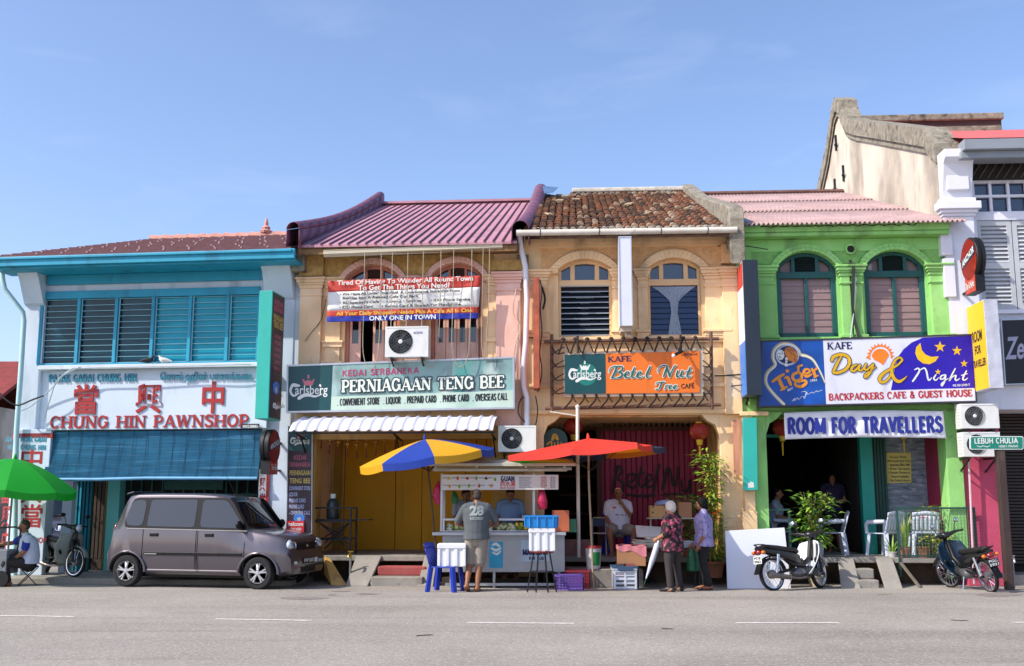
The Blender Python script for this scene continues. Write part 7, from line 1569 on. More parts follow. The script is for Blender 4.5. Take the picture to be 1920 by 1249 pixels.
tag(mb.build('tray_stack',mat('tray_grey','#aab2bd',.5),bevel=.004),'stack of pale trays between the two women','trays')
mb=MB();mb.box(X(1219,970,Ytab+.35),X(1253,970,Ytab+.35),Ytab+.28,Ytab+.55,z2+.002,zat(1235,948,Ytab+.35));o=tag(mb.build('cardboard_box',mat('carton_tan','#b08a58',.9,0,.06,3),bevel=.004),'tan cardboard tray with round holes on the upper shelf of the goods table','box')
mb=MB();mb.M=IDM
for px,py in((1224,950),(1249,950),(1224,961),(1249,961)):p=atY(px,py,Ytab+.277);mb.lathe([(.018,0),(0,.001)],p,10,MX.Rotation(R(90),3,'X'))
mb.build('hole',ink,o)
mb=MB();mb.box(X(1272,970,Ytab+.4),X(1296,970,Ytab+.4),Ytab+.32,Ytab+.58,z2+.002,zat(1285,942,Ytab+.4));tag(mb.build('cardboard_box',card,bevel=.004),'brown carton behind the heads of the two women','box')
mb=MB();mb.slab([atY(1228,947,Ytab+.4),atY(1256,945,Ytab+.4),atY(1254,938,Ytab+.5),atY(1232,942,Ytab+.5)],(0,.05,.02));tag(mb.build('plastic_pack',mat('pack_blue','#8fa6c4',.4,0,.3,12)),'blue and white plastic pack lying on the tan cardboard tray','pack')
mb=MB();gy=Ytab-.05;mb.tube([atY(1299,1028,gy),atY(1299,1040,gy),atY(1300,1055,gy),atY(1300,1071,gy)],[.06,.1,.12,.13],12,sx=1.0);o=tag(mb.build('carrier_bag',mat('bag_dark_green','#0a5a3a',.4,0,.2,6,.4,10),remesh=.015),'dark green carrier bag hanging from the goods table between the women','bag')
# folding chair back, low wall beside the seated man
mb=MB(FB.M);u0,u1=Uv(FB,1060,1030,-.05),Uv(FB,1112,1030,-.05);mb.box(u0,u1,-.05,.12,PZ,FB.Z(1090,1012,-.05));tag(mb.build('low_wall',mat('pinkish_plaster','#8a6a66',.9,0,.25,6,.3,30)),'low stained pinkish wall beside the fruit stall under the red umbrella','wall')
S=thing('folding_chair','folding chair with pale frame and blue back left of the seated man','chair',FB.w(Uv(FB,1125,1030,.5),.5,PZ));v=.4;a,b=Uv(FB,1111,1000,v),Uv(FB,1136,1000,v);zt=FB.Z(1122,971,v)
mb=MB(FB.M);mb.tube([(a,v,PZ),(a,v+.1,zt-.03),(a+.03,v+.1,zt),(b-.03,v+.1,zt),(b,v+.1,zt-.03),(b,v,PZ)],.013,6);mb.box(a,b,v-.3,v,PZ+.42,PZ+.44);mb.bar((a,v-.3,PZ),(a,v-.02,PZ+.43),.02,.02);mb.bar((b,v-.3,PZ),(b,v-.02,PZ+.43),.02,.02);mb.build('frame',mat('chair_frame_pale','#a39f90',.5),S)
mb=MB(FB.M);mb.box(a+.015,b-.015,v+.085,v+.1,PZ+.55,zt-.03);mb.build('backrest',mat('chair_navy','#1d2a4a',.6),S)
# ---- street name sign
pY=18.7;base=G(1879,1106);pY=base.y
S=thing('street_sign','green street name plate reading LEBUH CHULIA on a dark brown post','sign',base);mb=MB();a,b=X(1871,900,pY),X(1885,900,pY);mb.box(a,b,pY-.07,pY+.07,base.z,zat(1878,838,pY));mb.build('post',mat('post_brown','#40302c',.6,0,.2,4,dirt=[('#6a5a52',.6,6,(1,1,.4),.6)]),S,bevel=.008)
FS=Frame((X(1810,830,pY-.08),pY-.08),(X(1920,830,pY-.08),pY-.08));v=0
def rrect(x0,y0,x1,y1,r):return[(cx+r*math.cos(R(a)),cy+r*math.sin(R(a)))for cx,cy,s in((x1-r,y1-r,0),(x0+r,y1-r,90),(x0+r,y0+r,180),(x1-r,y0+r,270))for a in range(s,s+91,30)]
mb=MB();shape(mb,FS,0,rrect(1819,818,1919,843,3),.03,0);shape(mb,FS,-.003,rrect(1820.5,819.5,1917.5,841.5,2.5),.003,1);mb.build('plate',[logo_white,mat('street_green','#0f7f6a',.45,0,.04,3)],S)
mb=MB();sans(mb,FS,-.006,'LEBUH CHULIA',(1827,832),(1909,831),10,.2);put_text(mb,FS,-.006,'10200 P. PINANG',(1873,839),(1909,838.5),4,.02)
brush(mb,FS,-.006,[[(1832,836,1.2),(1838,838,1.4),(1844,836,1.2),(1850,838,1.4),(1856,836,1.2)]]);mb.build('white_lettering',logo_white,S)
mb=MB();mb.tube([atY(1812,755,pY+.9),(X(1820,1000,pY+.9),pY+.9,.0)],.02,6);tag(mb.build('conduit',mat('conduit_pink','#d0b5bc',.5),smooth=60),'thin pale conduit down the pink pillar behind the street sign','pipe')
# ---- plants
leafs=[mat('leaf_'+n,h,.5,0,.2,9,spec=.4)for n,h in(('mid','#4f7a2a'),('light','#86a838'),('dark','#2c5220'),('yellow','#b5ab3a'))]
stem_m=mat('stem','#6a5a3a',.8)
def leaf(mb,p,d,L,W,droop,m,rnd):
 d=d.normalized();s=d.cross(V((0,0,1)));s=s.normalized()if s.length>.05 else V((1,0,0));s=(s*math.cos(rnd.uniform(-.6,.6))+d.cross(s)*math.sin(rnd.uniform(-.6,.6))).normalized()
 p1=p+d*L*.45+V((0,0,-droop*L*.12));p2=p+d*L+V((0,0,-droop*L*.5));up=s.cross(d)*W*.12
 mb.add([p,p1+s*W/2+up,p2,p1-s*W/2+up,p1],[(0,4,2,1),(0,3,2,4)],m)
def pot(c,r,h,mt,par,name='pot'):
 mb=MB();mb.lathe([(0,0),(r*.72,0),(r*.95,h*.85),(r*1.05,h*.86),(r*1.05,h),(r*.9,h),(r*.86,h*.9),(0,h*.9)],c,18);return mb.build(name,mt,par,smooth=30)
def bushy(c,pots,n,h,spread,L,W,ms,label,name='potted_plant',stems=6,seed=1,grp=None,z0=.0,prof=None,cat='plant',vert=.5,flowers=None):
 S=thing(name,label,cat,c,0,grp);rnd=random.Random(seed);top=c
 if pots:pot(c,pots[0],pots[1],pots[2],S);top=c+V((0,0,pots[1]*.9))
 st=[];mb=MB()
 for k in range(stems):
  a=rnd.uniform(0,6.28);e=rnd.uniform(.2,1)*spread*.55;P=[top+V((rnd.uniform(-.04,.04),rnd.uniform(-.04,.04),0)),top+V((math.cos(a)*e*.4,math.sin(a)*e*.4,h*.5)),top+V((math.cos(a)*e,math.sin(a)*e,h*rnd.uniform(.75,1)))];P=[V(q)for q in spline([tuple(q)for q in P],4)];st.append(P);mb.tube(P,[.012*(1-.7*i/len(P))for i in range(len(P))],5)
 mb.build('stem',stem_m,S);mb=MB()
 for k in range(n):
  P=rnd.choice(st);t=rnd.uniform(z0,1);i=min(len(P)-2,int(t*(len(P)-1)));p=P[i]+(P[i+1]-P[i])*rnd.random();a=rnd.uniform(0,6.28);w_=(prof(t)if prof else 1)*spread
  d=V((math.cos(a),math.sin(a),rnd.uniform(-.2,vert)));q=p+V((math.cos(a),math.sin(a),rnd.uniform(-.3,.3)))*w_*rnd.uniform(0,.45);leaf(mb,q,d,L*rnd.uniform(.6,1.15),W*rnd.uniform(.7,1.1),rnd.uniform(.2,1.2),rnd.choice(ms),rnd)
 mb.build('foliage',leafs,S)
 if flowers:
  mb=MB()
  for p in flowers[1]:
   for k in range(7):a=k*.9;leaf(mb,V(p),V((math.cos(a),math.sin(a)-.4,.5*math.sin(k))),.07,.04,.2,0,rnd)
  mb.build('blossom',flowers[0],S)
 return S
terra=mat('terracotta','#9a6046',.85,0,.15,6);potw=mat('pot_pale','#a8a7a2',.7,0,.15,5,dirt=[('#4f6f9a',.8,4,(1,1,1),.58)])
fr=FG
p=fr.w(Uv(fr,1527,1050,-.1)-.0,-.02,PZ);bushy(p,(.2,.28,potw),520,1.0,.75,.2,.065,[0,0,1,1,2],'leafy green potted bush in a pale blue and white pot behind the motorbike',stems=16,seed=3,vert=.9)
p=G(1530,1100);pot(p,.15,.2,mat('pot_cream','#b5a48c',.85,0,.15,6),None);o=bpy.data.objects['pot']if 'pot' in bpy.data.objects else None
for ob in list(bpy.data.objects):
 if ob.parent is None and ob.name.startswith('pot')and ob.type=='MESH':ob.name='clay_pot';tag(ob,'empty cream clay pot on the road behind the front wheel of the motorbike','pot')
p=FB.w(Uv(FB,1338,1060,-.15),-.2,.1)
def climb(t):return .25+.5*t*(1-t)*2
fl=[atY(1345,950,p.y-.15),atY(1339,962,p.y-.15),atY(1349,958,p.y-.2),atY(1341,972,p.y-.15)]
bushy(p,(.2,.3,terra),950,2.2,.62,.16,.045,[0,1,1,3],'tall slender climbing plant with orange flowers beside the ochre jamb',stems=5,seed=5,prof=lambda t:.55+.2*math.sin(t*9),vert=.4,flowers=(mat('flower_orange','#c9501a',.6),fl))
bushy(p+V((-.1,-.2,.35)),None,260,.75,.5,.3,.02,[1,1,3,0],'drooping grassy plant below the climbing plant behind the woman in lilac','grassy_plant',stems=8,seed=8,vert=1.2)
p=FB.w(Uv(FB,1296,1020,-.1),-.05,.47);bushy(p,(.2,.3,terra),420,.95,.6,.17,.05,[0,0,2,1],'dark leafy potted shrub between the two women',stems=9,seed=11)
rnd=random.Random(6)
def spiky(c,pr,ph,mt,n,L,W,ms,label,seed,spread=.35):
 S=thing('potted_plant',label,'plant',c);rnd=random.Random(seed);pot(c,pr,ph,mt,S);mb=MB();top=c+V((0,0,ph*.9))
 for k in range(n):
  a=rnd.uniform(0,6.28);l=L*rnd.uniform(.6,1.1);e=spread*rnd.uniform(.2,1);b=top+V((math.cos(a)*.05,math.sin(a)*.05,0));s=V((-math.sin(a),math.cos(a),0))
  P=[b+V((math.cos(a)*e*t*t*l,math.sin(a)*e*t*t*l,l*t*(1-.3*e*t)))for t in(0,.25,.5,.75,1)];ws=[W*.6,W,W*.95,W*.6,.003];m=rnd.choice(ms)
  mb.add([q+s*w_/2 for q,w_ in zip(P,ws)]+[q-s*w_/2 for q,w_ in zip(P,ws)],[(i,i+1,6+i,5+i)for i in range(4)],m)
 mb.build('foliage',leafs,S);return S
spiky(fr.w(Uv(fr,1695,1040,.1),.02,PZ),.11,.18,terra,16,.75,.055,[1,3,1,0],'snake plant with long yellow-edged leaves in a clay pot behind the railing',4,.35)
spiky(fr.w(Uv(fr,1672,1044,.15),.1,PZ),.09,.1,mat('pot_white','#b9b9b6',.6),14,.4,.03,[0,1,2],'small arching grassy plant in a white pot left of the snake plant',14,1.3)
bushy(fr.w(Uv(fr,1732,1040,.1),.05,PZ),(.13,.2,terra),160,.22,.35,.08,.04,[0,2,3],'small low potted plant in the middle behind the wire railing',stems=8,seed=21)
bushy(fr.w(Uv(fr,1765,1040,.05),.05,PZ),(.14,.12,terra),520,.32,.5,.075,.045,[3,3,1,1],'bushy yellow-green croton in front of the white chair at the railing',stems=14,seed=22,vert=.8)
q=fr.w(Uv(fr,1742,1040,.35),.35,PZ);bushy(q,(.1,.15,terra),150,.85,.55,.1,.04,[1,3,0],'thin stemmed flowering plant with one pink bloom above the railing',stems=5,seed=23,z0=.75,flowers=(mat('flower_pink','#c03a6a',.6),[atY(1731,970,q.y-.3)]))
# ================================================================ the grey van-like car
paint=mat('car_paint','#544f56',.28,.5,.05,2,coat=.8);trim_dark=mat('car_trim','#0e0d10',.45,spec=.25);tyre_m=mat('tyre','#17171a',.85,0,.15,12);rim_m=mat('rim_alloy','#c3c5c9',.3,.8,.05,5)
car_glass=mat('car_glass','#0a1418',.05,0,.1,1,spec=.9,coat=0);chrome=mat('chrome','#c9cbd0',.12,.95,0);lamp_glass=mat('lamp_glass','#b9c6d0',.08,.3,.1,12,coat=1)
pr_,pf_=G(241,1101),G(491,1105.5);hd=math.atan2(pf_.y-pr_.y,pf_.x-pr_.x);ksc=(pf_-pr_).length/2.36
nrm=V((-math.sin(hd),math.cos(hd),0));ks=1.015;fx=min(1.12,max(1,ksc/ks));mid=(pr_+pf_)/2+nrm*.70*ks
def wheel(M_,c,r,w_,par,spokes=5,side=-1):
 """Alloy wheel whose axle is local y; the showing face is on the side given."""
 q=MX.Rotation(R(90),3,'X');T=M_@MX.Translation(V(c));mb=MB(T)
 mb.lathe([(r*.62,-w_/2),(r*.9,-w_/2),(r*.98,-w_*.36),(r,-w_*.2),(r,w_*.2),(r*.98,w_*.36),(r*.9,w_/2),(r*.62,w_/2),(r*.6,w_*.3),(r*.6,-w_*.3),(r*.62,-w_/2)],n=32,q=q)
 wh=mb.build('wheel',tyre_m,par,smooth=40);mb=MB(T)
 mb.lathe([(r*.66,-w_*.49),(r*.56,-w_*.2),(r*.56,w_*.2),(r*.66,w_*.49)],n=32,q=q,cap=False)
 s=side
 for k in range(spokes):
  for da in(-.16,.16):
   a=2*math.pi*k/spokes+.3;p0=(r*.1*math.cos(a),s*w_*.44,r*.1*math.sin(a));p1=(r*.6*math.cos(a+da),s*w_*.36,r*.6*math.sin(a+da));mb.bar(p0,p1,r*.1,.025)
 mb.lathe([(0,-.02),(r*.17,-.018),(r*.18,0),(r*.1,.02)],(0,s*w_*.44,0),16,q if s<0 else MX.Rotation(R(-90),3,'X'))
 mb.lathe([(r*.68,-w_*.5),(r*.61,-w_*.5),(r*.57,-w_*.3)],n=32,q=q,cap=False);mb.lathe([(r*.68,w_*.5),(r*.61,w_*.5),(r*.57,w_*.3)],n=32,q=q,cap=False)
 mb.build('rim',rim_m,wh,smooth=35);mb=MB(T);mb.lathe([(r*.58,0),(0,0)],(0,s*w_*.1,0),24,q);mb.build('brake_disc',mat('brake_dark','#1c1c1e',.6,.3),wh)
 return wh
def car(loc,rz,sc,label):
 S=thing('parked_car',label,'car',loc,rz);S.scale=(sc,)*3;WM[S.name]=WM[S.name]@MX.Scale(sc,4);M0=WM[S.name];M_=M0@MX.Scale(fx,4,(1,0,0))
 o=1.18
 ST=[
  (-.42,.60,.585,.52,.55,.60,.60,.58),(-.40,.66,.64,.60,.60,.66,.68,.64),(-.335,.84,.80,.62,.76,.69,.715,.69),(-.29,1.06,1.03,.62,.99,.70,.725,.70),(-.22,1.33,1.29,.60,1.03,.715,.735,.70),(-.13,1.58,1.52,.585,1.04,.72,.738,.70),(-.06,1.655,1.60,.605,1.045,.72,.74,.70),(.1,1.68,1.625,.61,1.05,.722,.74,.70),
  (.5,1.685,1.63,.612,1.04,.724,.74,.70),(1.1,1.68,1.625,.612,1.03,.724,.74,.70),(1.5,1.66,1.605,.61,1.02,.722,.74,.70),(1.74,1.61,1.555,.60,1.015,.72,.74,.70),(1.86,1.43,1.36,.60,1.01,.715,.738,.70),(2.0,1.22,1.17,.625,1.005,.71,.736,.70),(2.12,1.05,1.02,.66,.985,.71,.738,.70),(2.3,1.02,.99,.67,.95,.705,.738,.70),
  (2.5,.985,.955,.665,.92,.70,.735,.70),(2.70,.93,.90,.65,.87,.68,.725,.69),(2.80,.88,.855,.63,.82,.66,.71,.68),(2.845,.83,.80,.61,.77,.64,.70,.67),(2.87,.66,.645,.60,.61,.63,.69,.66),(2.90,.60,.585,.585,.55,.62,.68,.65),(2.91,.42,.41,.55,.40,.6,.64,.62)]
 sec=[]
 for x,zt,ze,we,zb,wb,wm,ws in ST:
  zs_=.23 if-.3<x<2.75 else .27;zm=min(.6,zb-.03)
  half=[(0,zs_-.02),(ws-.06,zs_),(ws,zs_+.05),(wm,zm),(wb,zb),(we+(wb-we)*.06,ze-(ze-zb)*.05),(we-.012,ze+(zt-ze)*.3),(we-.06,ze+(zt-ze)*.75),(we*.5,zt-.004),(0,zt)]
  sec.append([(x-o,-y,z)for y,z in half]+[(x-o,y,z)for y,z in half[-2:0:-1]])
 n=len(sec[0]);mb=MB();mb.add([p for s in sec for p in s],[(i*n+j,i*n+(j+1)%n,(i+1)*n+(j+1)%n,(i+1)*n+j)for i in range(len(sec)-1)for j in range(n)]+[tuple(range(n-1,-1,-1)),tuple(range((len(sec)-1)*n,len(sec)*n))])
 tmp=mb.build('tmp_body',paint);tmp.location=(0,0,0);tmp.data.transform(MX.Translation(V(((min(p.x for p in mb.v)+max(p.x for p in mb.v))/2,0,min(p.z for p in mb.v)))))
 cut=MB();q=MX.Rotation(R(90),3,'X')
 for x in(-o,o):cut.lathe([(.33,-1),(.33,1)],(x,0,.285),36,q)
 co=cut.build('tmp_cut',trim_dark);co.location=(0,0,0);co.data.transform(MX.Translation(V((0,0,-.045))))
 md=tmp.modifiers.new('b','BOOLEAN');md.object=co;md.operation='DIFFERENCE';md.solver='EXACT'
 bpy.context.view_layer.update();me=bpy.data.meshes.new_from_object(tmp.evaluated_get(bpy.context.evaluated_depsgraph_get()))
 bpy.data.objects.remove(tmp);bpy.data.objects.remove(co)
 me.transform(MX.Scale(fx,4,(1,0,0)));me.name='body';body=bpy.data.objects.new('body',me);COL.objects.link(body);body.parent=S;WM[body.name]=M_
 me.polygons.foreach_set('use_smooth',[True]*len(me.polygons));me.set_sharp_from_angle(angle=R(38));me.materials.clear();me.materials.append(paint)
 def side(x,z):
  x0=x+o
  for a,b in zip(ST,ST[1:]):
   if a[0]<=x0<=b[0]:
    t=(x0-a[0])/(b[0]-a[0]);ze,we,zb,wb,wm=[a[k]+(b[k]-a[k])*t for k in(2,3,4,5,6)]
    if z>=zb:k=(z-zb)/(ze-zb);return wb+(we-wb)*k
    k=(z-.6)/(zb-.6);return wm+(wb-wm)*k if k>0 else wm
  return .7
 def pane(pts,off,s,name,mt,par):
  mb=MB(M_);side=lambda x,z:.724-(z-1.04)*.185;P=[(x,s*(side(x,z)+off),z)for x,z in pts];n=len(P);c=(sum(p[0]for p in P)/n,sum(p[1]for p in P)/n,sum(p[2]for p in P)/n)
  Q=[(x,s*(side(x,z)+off-.03),z)for x,z in pts]
  fs=[(i,(i+1)%n,n)for i in range(n)]+[(i,i+n+1,(i+1)%n+n+1,(i+1)%n)for i in range(n)]
  if s>0:fs=[f[::-1]for f in fs]
  mb.add(P+[c]+Q,fs);return mb.build(name,mt,par,smooth=30)
 def rr(pts,r=.05):
  out=[];n=len(pts)
  for i in range(n):
   p0,p,p1=V(pts[i-1]),V(pts[i]),V(pts[(i+1)%n]);a=p+(p0-p).normalized()*min(r,(p0-p).length*.4);b=p+(p1-p).normalized()*min(r,(p1-p).length*.4)
   for t in(0,.5,1):out.append(tuple(a*(1-t)**2+p*2*t*(1-t)+b*t*t))
  return out
 for s in(-1,1):
  pane(rr([(-1.28,1.055),(.985,1.025),(.62,1.595),(-1.16,1.6)],.1),.006,s,'window_surround',trim_dark,S)
  for pts,rd,nm in(([(-1.23,1.1),(-.92,1.085),(-.9,1.555),(-1.15,1.555),(-1.24,1.3)],.09,'quarter_window'),([(-.84,1.085),(.03,1.07),(.03,1.565),(-.82,1.56)],.05,'rear_window'),([(.13,1.07),(.90,1.06),(.90,1.1),(.56,1.55),(.13,1.56)],.07,'front_window')):
   pane(rr(pts,rd),.011,s,nm,car_glass,S)
  for x0,x1 in((-.9,.07),(.1,.93)):
   mb=MB(M_)
   for x in(x0,x1):
    P=[(x,s*(side(x,z)+.002),z)for z in(.33,.6,.8,1.03)]
    for a,b in zip(P,P[1:]):mb.bar(a,b,.008,.008)
   P=[(x0+(x1-x0)*k/6,s*(side(x0+(x1-x0)*k/6,.33)-.012),.325)for k in range(7)]
   mb.build('door_gap',trim_dark,S)
   xm=x0+.13;z=.955-.02;mb=MB(M_);y=s*(side(xm+.07,z)+.008);mb.box(xm,xm+.15,y-.014,y+.014,z-.03,z+.03);mb.build('door_handle',trim_dark,S,bevel=.008)
  mb=MB(M_);mb.bar((-1.2,s*.728,1.043),(.97,s*.724,1.012),.012,.016);mb.build('belt_highlight',chrome,S)  # bright bar imitating the sunlit highlight on the bevel below the side windows
  mb=MB(M_);P=[V((x,s*(.742),.6))for x in(-.86,-.5,0,.5,.9)]
  for a,b in zip(P,P[1:]):mb.bar(a,b,.02,.055)
  mb.build('rub_strip',trim_dark,S,bevel=.006)
  mb=MB(M_);mb.bar((-.84,s*.757,.595),(-.62,s*.757,.595),.004,.018);mb.build('badge',chrome,S)
  mb=MB(M_);mb.bar((-.84,s*.703,.3),(.84,s*.703,.3),.03,.05);mb.build('side_skirt',paint,S,bevel=.015)
  for x in(-o,o):
   mb=MB(M_);mb.tube([(x+.345*math.cos(R(a)),s*(side(x+.345*math.cos(R(a)),.5)-.004),.285+.345*math.sin(R(a)))for a in range(-2,183,8)],.022,6);mb.build('wheel_arch',paint,S,smooth=60)
   wheel(M0,(x*fx,s*.655,.285),.285,.165,S,5,s)
  mb=MB(M_);y=s*(.77);mb.tube([(.82,s*.72,1.06),(.85,y,1.09)],.02,6);mb.ball((.87,s*.81,1.12),(.05,.1,.075),12);mb.build('wing_mirror',trim_dark,S,smooth=50)
  mb=MB(M_);mb.ball((2.80-o,s*.535,.765),(.07,.15,.1),16,MX.Rotation(R(-22*s),3,'Z'));hl=mb.build('headlight',lamp_glass,S,smooth=180)
  mb=MB(M_)
  for dy in(.06,-.05):mb.lathe([(0,.0),(.05,.005),(.062,.02),(.066,.0)],(2.85-o-.02*(dy>0),s*(.52+dy),.765),16,MX.Rotation(R(78),3,'Y'));
  mb.build('reflector',chrome,hl,smooth=40)
  mb=MB(M_);mb.box(2.86-o,2.915-o,s*.5-.05,s*.5+.05,.43,.49);mb.build('fog_lamp',lamp_glass,S,bevel=.01)
  mb=MB(M_);mb.ball((-.31-o+.02,s*.6,.95),(.05,.08,.19),12);mb.build('tail_light',mat('tail_red','#7a1414',.15,0,.05,4,coat=1),S,smooth=180)
 # windscreen, rear window, bonnet, grille, bumper, plate
 def screen(x0,z0,w0,x1,z1,w1,name,off):
  mb=MB(M_);nx,nz=z1-z0,-(x1-x0);l=math.hypot(nx,nz);nx,nz=nx/l*off,nz/l*off
  mb.grid(lambda a,b:((x0+(x1-x0)*b)+nx-o-.05*(2*a-1)**2*(1 if off>0 and x0>1 else-1),(w0+(w1-w0)*b)*(2*a-1),z0+(z1-z0)*b+nz-.03*(2*a-1)**2*b),12,6);return mb.build(name,car_glass,S,smooth=180,solid=.01)
 screen(2.105,1.055,.63,1.75,1.575,.545,'windscreen',.03);screen(-.265,1.12,.58,-.1,1.58,.5,'rear_screen',-.02)
 mb=MB(M_);mb.tube([(2.06-o,-.3,1.09),(1.98-o,.15,1.2)],.012,5);mb.tube([(2.09-o,-.55,1.05),(2.06-o,-.05,1.1)],.012,5);mb.build('wiper',trim_dark,S)
 mb=MB(M_);mb.box(2.82-o,2.873-o,-.37,.37,.67,.8)
 for k in range(3):mb.box(2.873-o,2.885-o,-.37,.37,.68+.045*k,.70+.045*k)
 mb.build('grille',trim_dark,S,bevel=.008);mb=MB(M_);mb.ball((2.885-o,0,.75),(.01,.04,.03),10);mb.build('emblem',chrome,S)
 mb=MB(M_);mb.box(2.86-o,2.915-o,-.3,.3,.29,.38);mb.build('air_intake',trim_dark,S,bevel=.01)
 mb=MB(M_);mb.box(2.89-o,2.92-o,-.22,.22,.43,.54);pl=mb.build('number_plate',black_metal,S,bevel=.004)
 vs,fs=glyphs('PHP 3605',.02);x1=max(p[0]for p in vs);mb=MB(M_);mb.add([(2.922-o,-.19+.38*p[0]/x1,.455+p[1]*.09)for p in vs],fs);mb.build('plate_number',logo_white,pl)
 mb=MB(M_);mb.box(2.88-o,2.92-o,.26,.36,.44,.52);mb.build('permit_sticker',sign_white,S)
 mb=MB(M_);mb.bar((-.44-o,0,.45),(-.44-o,0,.55),1.0,.03)if False else mb.box(-.45-o,-.41-o,-.6,.6,.42,.52);mb.build('rear_bumper',paint,S,bevel=.015)
 mb=MB(M_);mb.slab([(-.2-o,-.5,1.655),(-.06-o,-.52,1.69),(-.06-o,.52,1.69),(-.2-o,.5,1.655)],(0,0,.025));mb.build('spoiler',paint,S,bevel=.008)
 mb=MB(M_);mb.tube([(1.5-o,.1,1.65),(1.3-o,.1,2.05)],.004,4);mb.build('antenna',black_metal,S)
 mb=MB(M_);mb.box(-.1-o,2.6-o,-.55,.55,.18,.3);mb.build('underbody',trim_dark,S)
 return S
mid-=V((math.cos(hd),math.sin(hd),0))*.07
CAR=car(mid,hd,ks,'grey compact van-like car with alloy wheels parked before the pawnshop')
# ================================================================ motorbikes
def motorbike(loc,rz,lean,label,shield_m,body_m,steer=0,plate='WEY',basket=False,lamp_front=True):
 S=thing('motorbike',label,'motorbike',loc,rz,'parked underbone motorbikes',lean);M_=WM[S.name];r=.285;xr,xf=-.6,.6
 q=MX.Rotation(R(90),3,'X')
 SM=MX.Translation(V((.42,0,.8)))@MX.Rotation(steer,4,'Z')@MX.Translation(V((-.42,0,-.8)))
 def wh(x,name,T):
  mb=MB(T@MX.Translation(V((x,0,r))));mb.lathe([(r*.84,-.028),(r*.93,-.034),(r*.99,-.02),(r,0),(r*.99,.02),(r*.93,.034),(r*.84,.028),(r*.82,0),(r*.84,-.028)],n=36,q=q);W_=mb.build('wheel',tyre_m,S,smooth=40)
  mb=MB(T@MX.Translation(V((x,0,r))));mb.lathe([(r*.82,-.03),(r*.86,-.032),(r*.86,.032),(r*.82,.03),(r*.78,0),(r*.82,-.03)],n=36,q=q);mb.build('rim',chrome,W_,smooth=40)
  mb=MB(T@MX.Translation(V((x,0,r))))
  for k in range(18):a=2*math.pi*k/18;b=a+(.35 if k%2 else-.35);mb.tube([(.05*math.cos(a),.03*(1 if k%4<2 else-1),.05*math.sin(a)),(r*.82*math.cos(b),0,r*.82*math.sin(b))],.0028,4)
  mb.build('spokes',chrome,W_);mb=MB(T@MX.Translation(V((x,0,r))));mb.lathe([(0,-.06),(.03,-.06),(.075,-.04),(.08,.03),(.03,.05),(0,.05)],n=16,q=q);mb.build('hub',mat('hub_grey','#6f7073',.4,.6),W_,smooth=40)
 wh(xr,'wheel',M_);wh(xf,'wheel',M_@SM)
 mb=MB(M_);
 mb.grid(lambda a,b:(xr+(r+.035)*math.cos(R(10+150*a)),(b-.5)*.11,r+(r+.035)*math.sin(R(10+150*a))-.5*(b-.5)**2*.1),14,4);mb.build('rear_fender',body_m,S,smooth=60,solid=.006)
 mb=MB(M_@SM);mb.grid(lambda a,b:(xf+(r+.03)*math.cos(R(20+140*a)),(b-.5)*.11,r+(r+.03)*math.sin(R(20+140*a))-.5*(b-.5)**2*.1),14,4);mb.build('front_fender',shield_m if not basket else body_m,S,smooth=60,solid=.006)
 mb=MB(M_@SM)
 for s in(1,-1):mb.tube([(xf,s*.075,r),(xf-.06,s*.075,r+.3),(xf-.13,s*.06,.72)],[.022,.024,.028],8)
 mb.build('fork',black_metal,S,smooth=60)
 # frame and swing arm, engine, exhaust, shock absorbers
 mb=MB(M_);mb.tube([(.43,0,.85),(.36,0,.55),(.18,0,.42),(-.1,0,.45),(-.35,0,.62),(-.7,0,.68)],[.04,.045,.05,.05,.04,.03],8)
 for s in(1,-1):mb.tube([(-.08,s*.07,.36),(xr,s*.075,r)],.02,6)
 mb.build('frame',black_metal,S,smooth=60)
 mb=MB(M_);mb.ball((.03,0,.29),(.17,.12,.1),12);mb.tube([(.12,0,.3),(.3,0,.33)],[.075,.065],10)
 for k in range(5):mb.lathe([(.085,0),(.085,.008)],(.16+.03*k,0,.31+.004*k),12,MX.Rotation(R(85),3,'Y'))
 mb.build('engine',mat('engine_grey','#6a6b6e',.4,.6,.15,8),S,smooth=40)
 mb=MB(M_);mb.tube([(.28,-.06,.28),(.2,-.11,.2),(-.1,-.14,.19),(-.3,-.15,.21),(-.32,-.15,.215),(-.75,-.16,.27),(-.8,-.16,.275)],[.017,.018,.02,.022,.042,.048,.03],10);mb.build('exhaust',mat('exhaust_steel','#7d7470',.3,.7,.2,6),S,smooth=50)
 for s in(1,-1):mb=MB(M_);mb.tube([(xr+.02,s*.11,r+.02),(-.5,s*.11,.62)],[.026,.03],8);mb.build('shock',chrome,S,smooth=60)
 # body: seat, side covers, tail, leg shield
 mb=MB(M_);mb.tube([(.02,0,.68),(-.1,0,.715),(-.3,0,.72),(-.5,0,.745),(-.72,0,.755),(-.8,0,.74)],[.07,.1,.11,.105,.09,.05],12,sx=.5)if False else None
 def loft(st,n=12):
  vs=[];fs=[]
  for x,z,w_,h in st:
   for j in range(n):t=2*math.pi*j/n;vs.append((x,w_*math.copysign(abs(math.cos(t))**.7,math.cos(t)),z+h*math.copysign(abs(math.sin(t))**.7,math.sin(t))))
  for i in range(len(st)-1):
   for j in range(n):fs.append((i*n+j,i*n+(j+1)%n,(i+1)*n+(j+1)%n,(i+1)*n+j))
  return vs,fs+[tuple(range(n-1,-1,-1)),tuple(range((len(st)-1)*n,len(st)*n))]
 mb.add(*loft([(.06,.66,.06,.03),(-.02,.69,.1,.04),(-.2,.70,.115,.045),(-.45,.735,.12,.045),(-.68,.76,.11,.04),(-.78,.76,.06,.025)]));mb.build('seat',mat('seat_black','#1b1a1b',.55,0,.1,10),S,smooth=60)
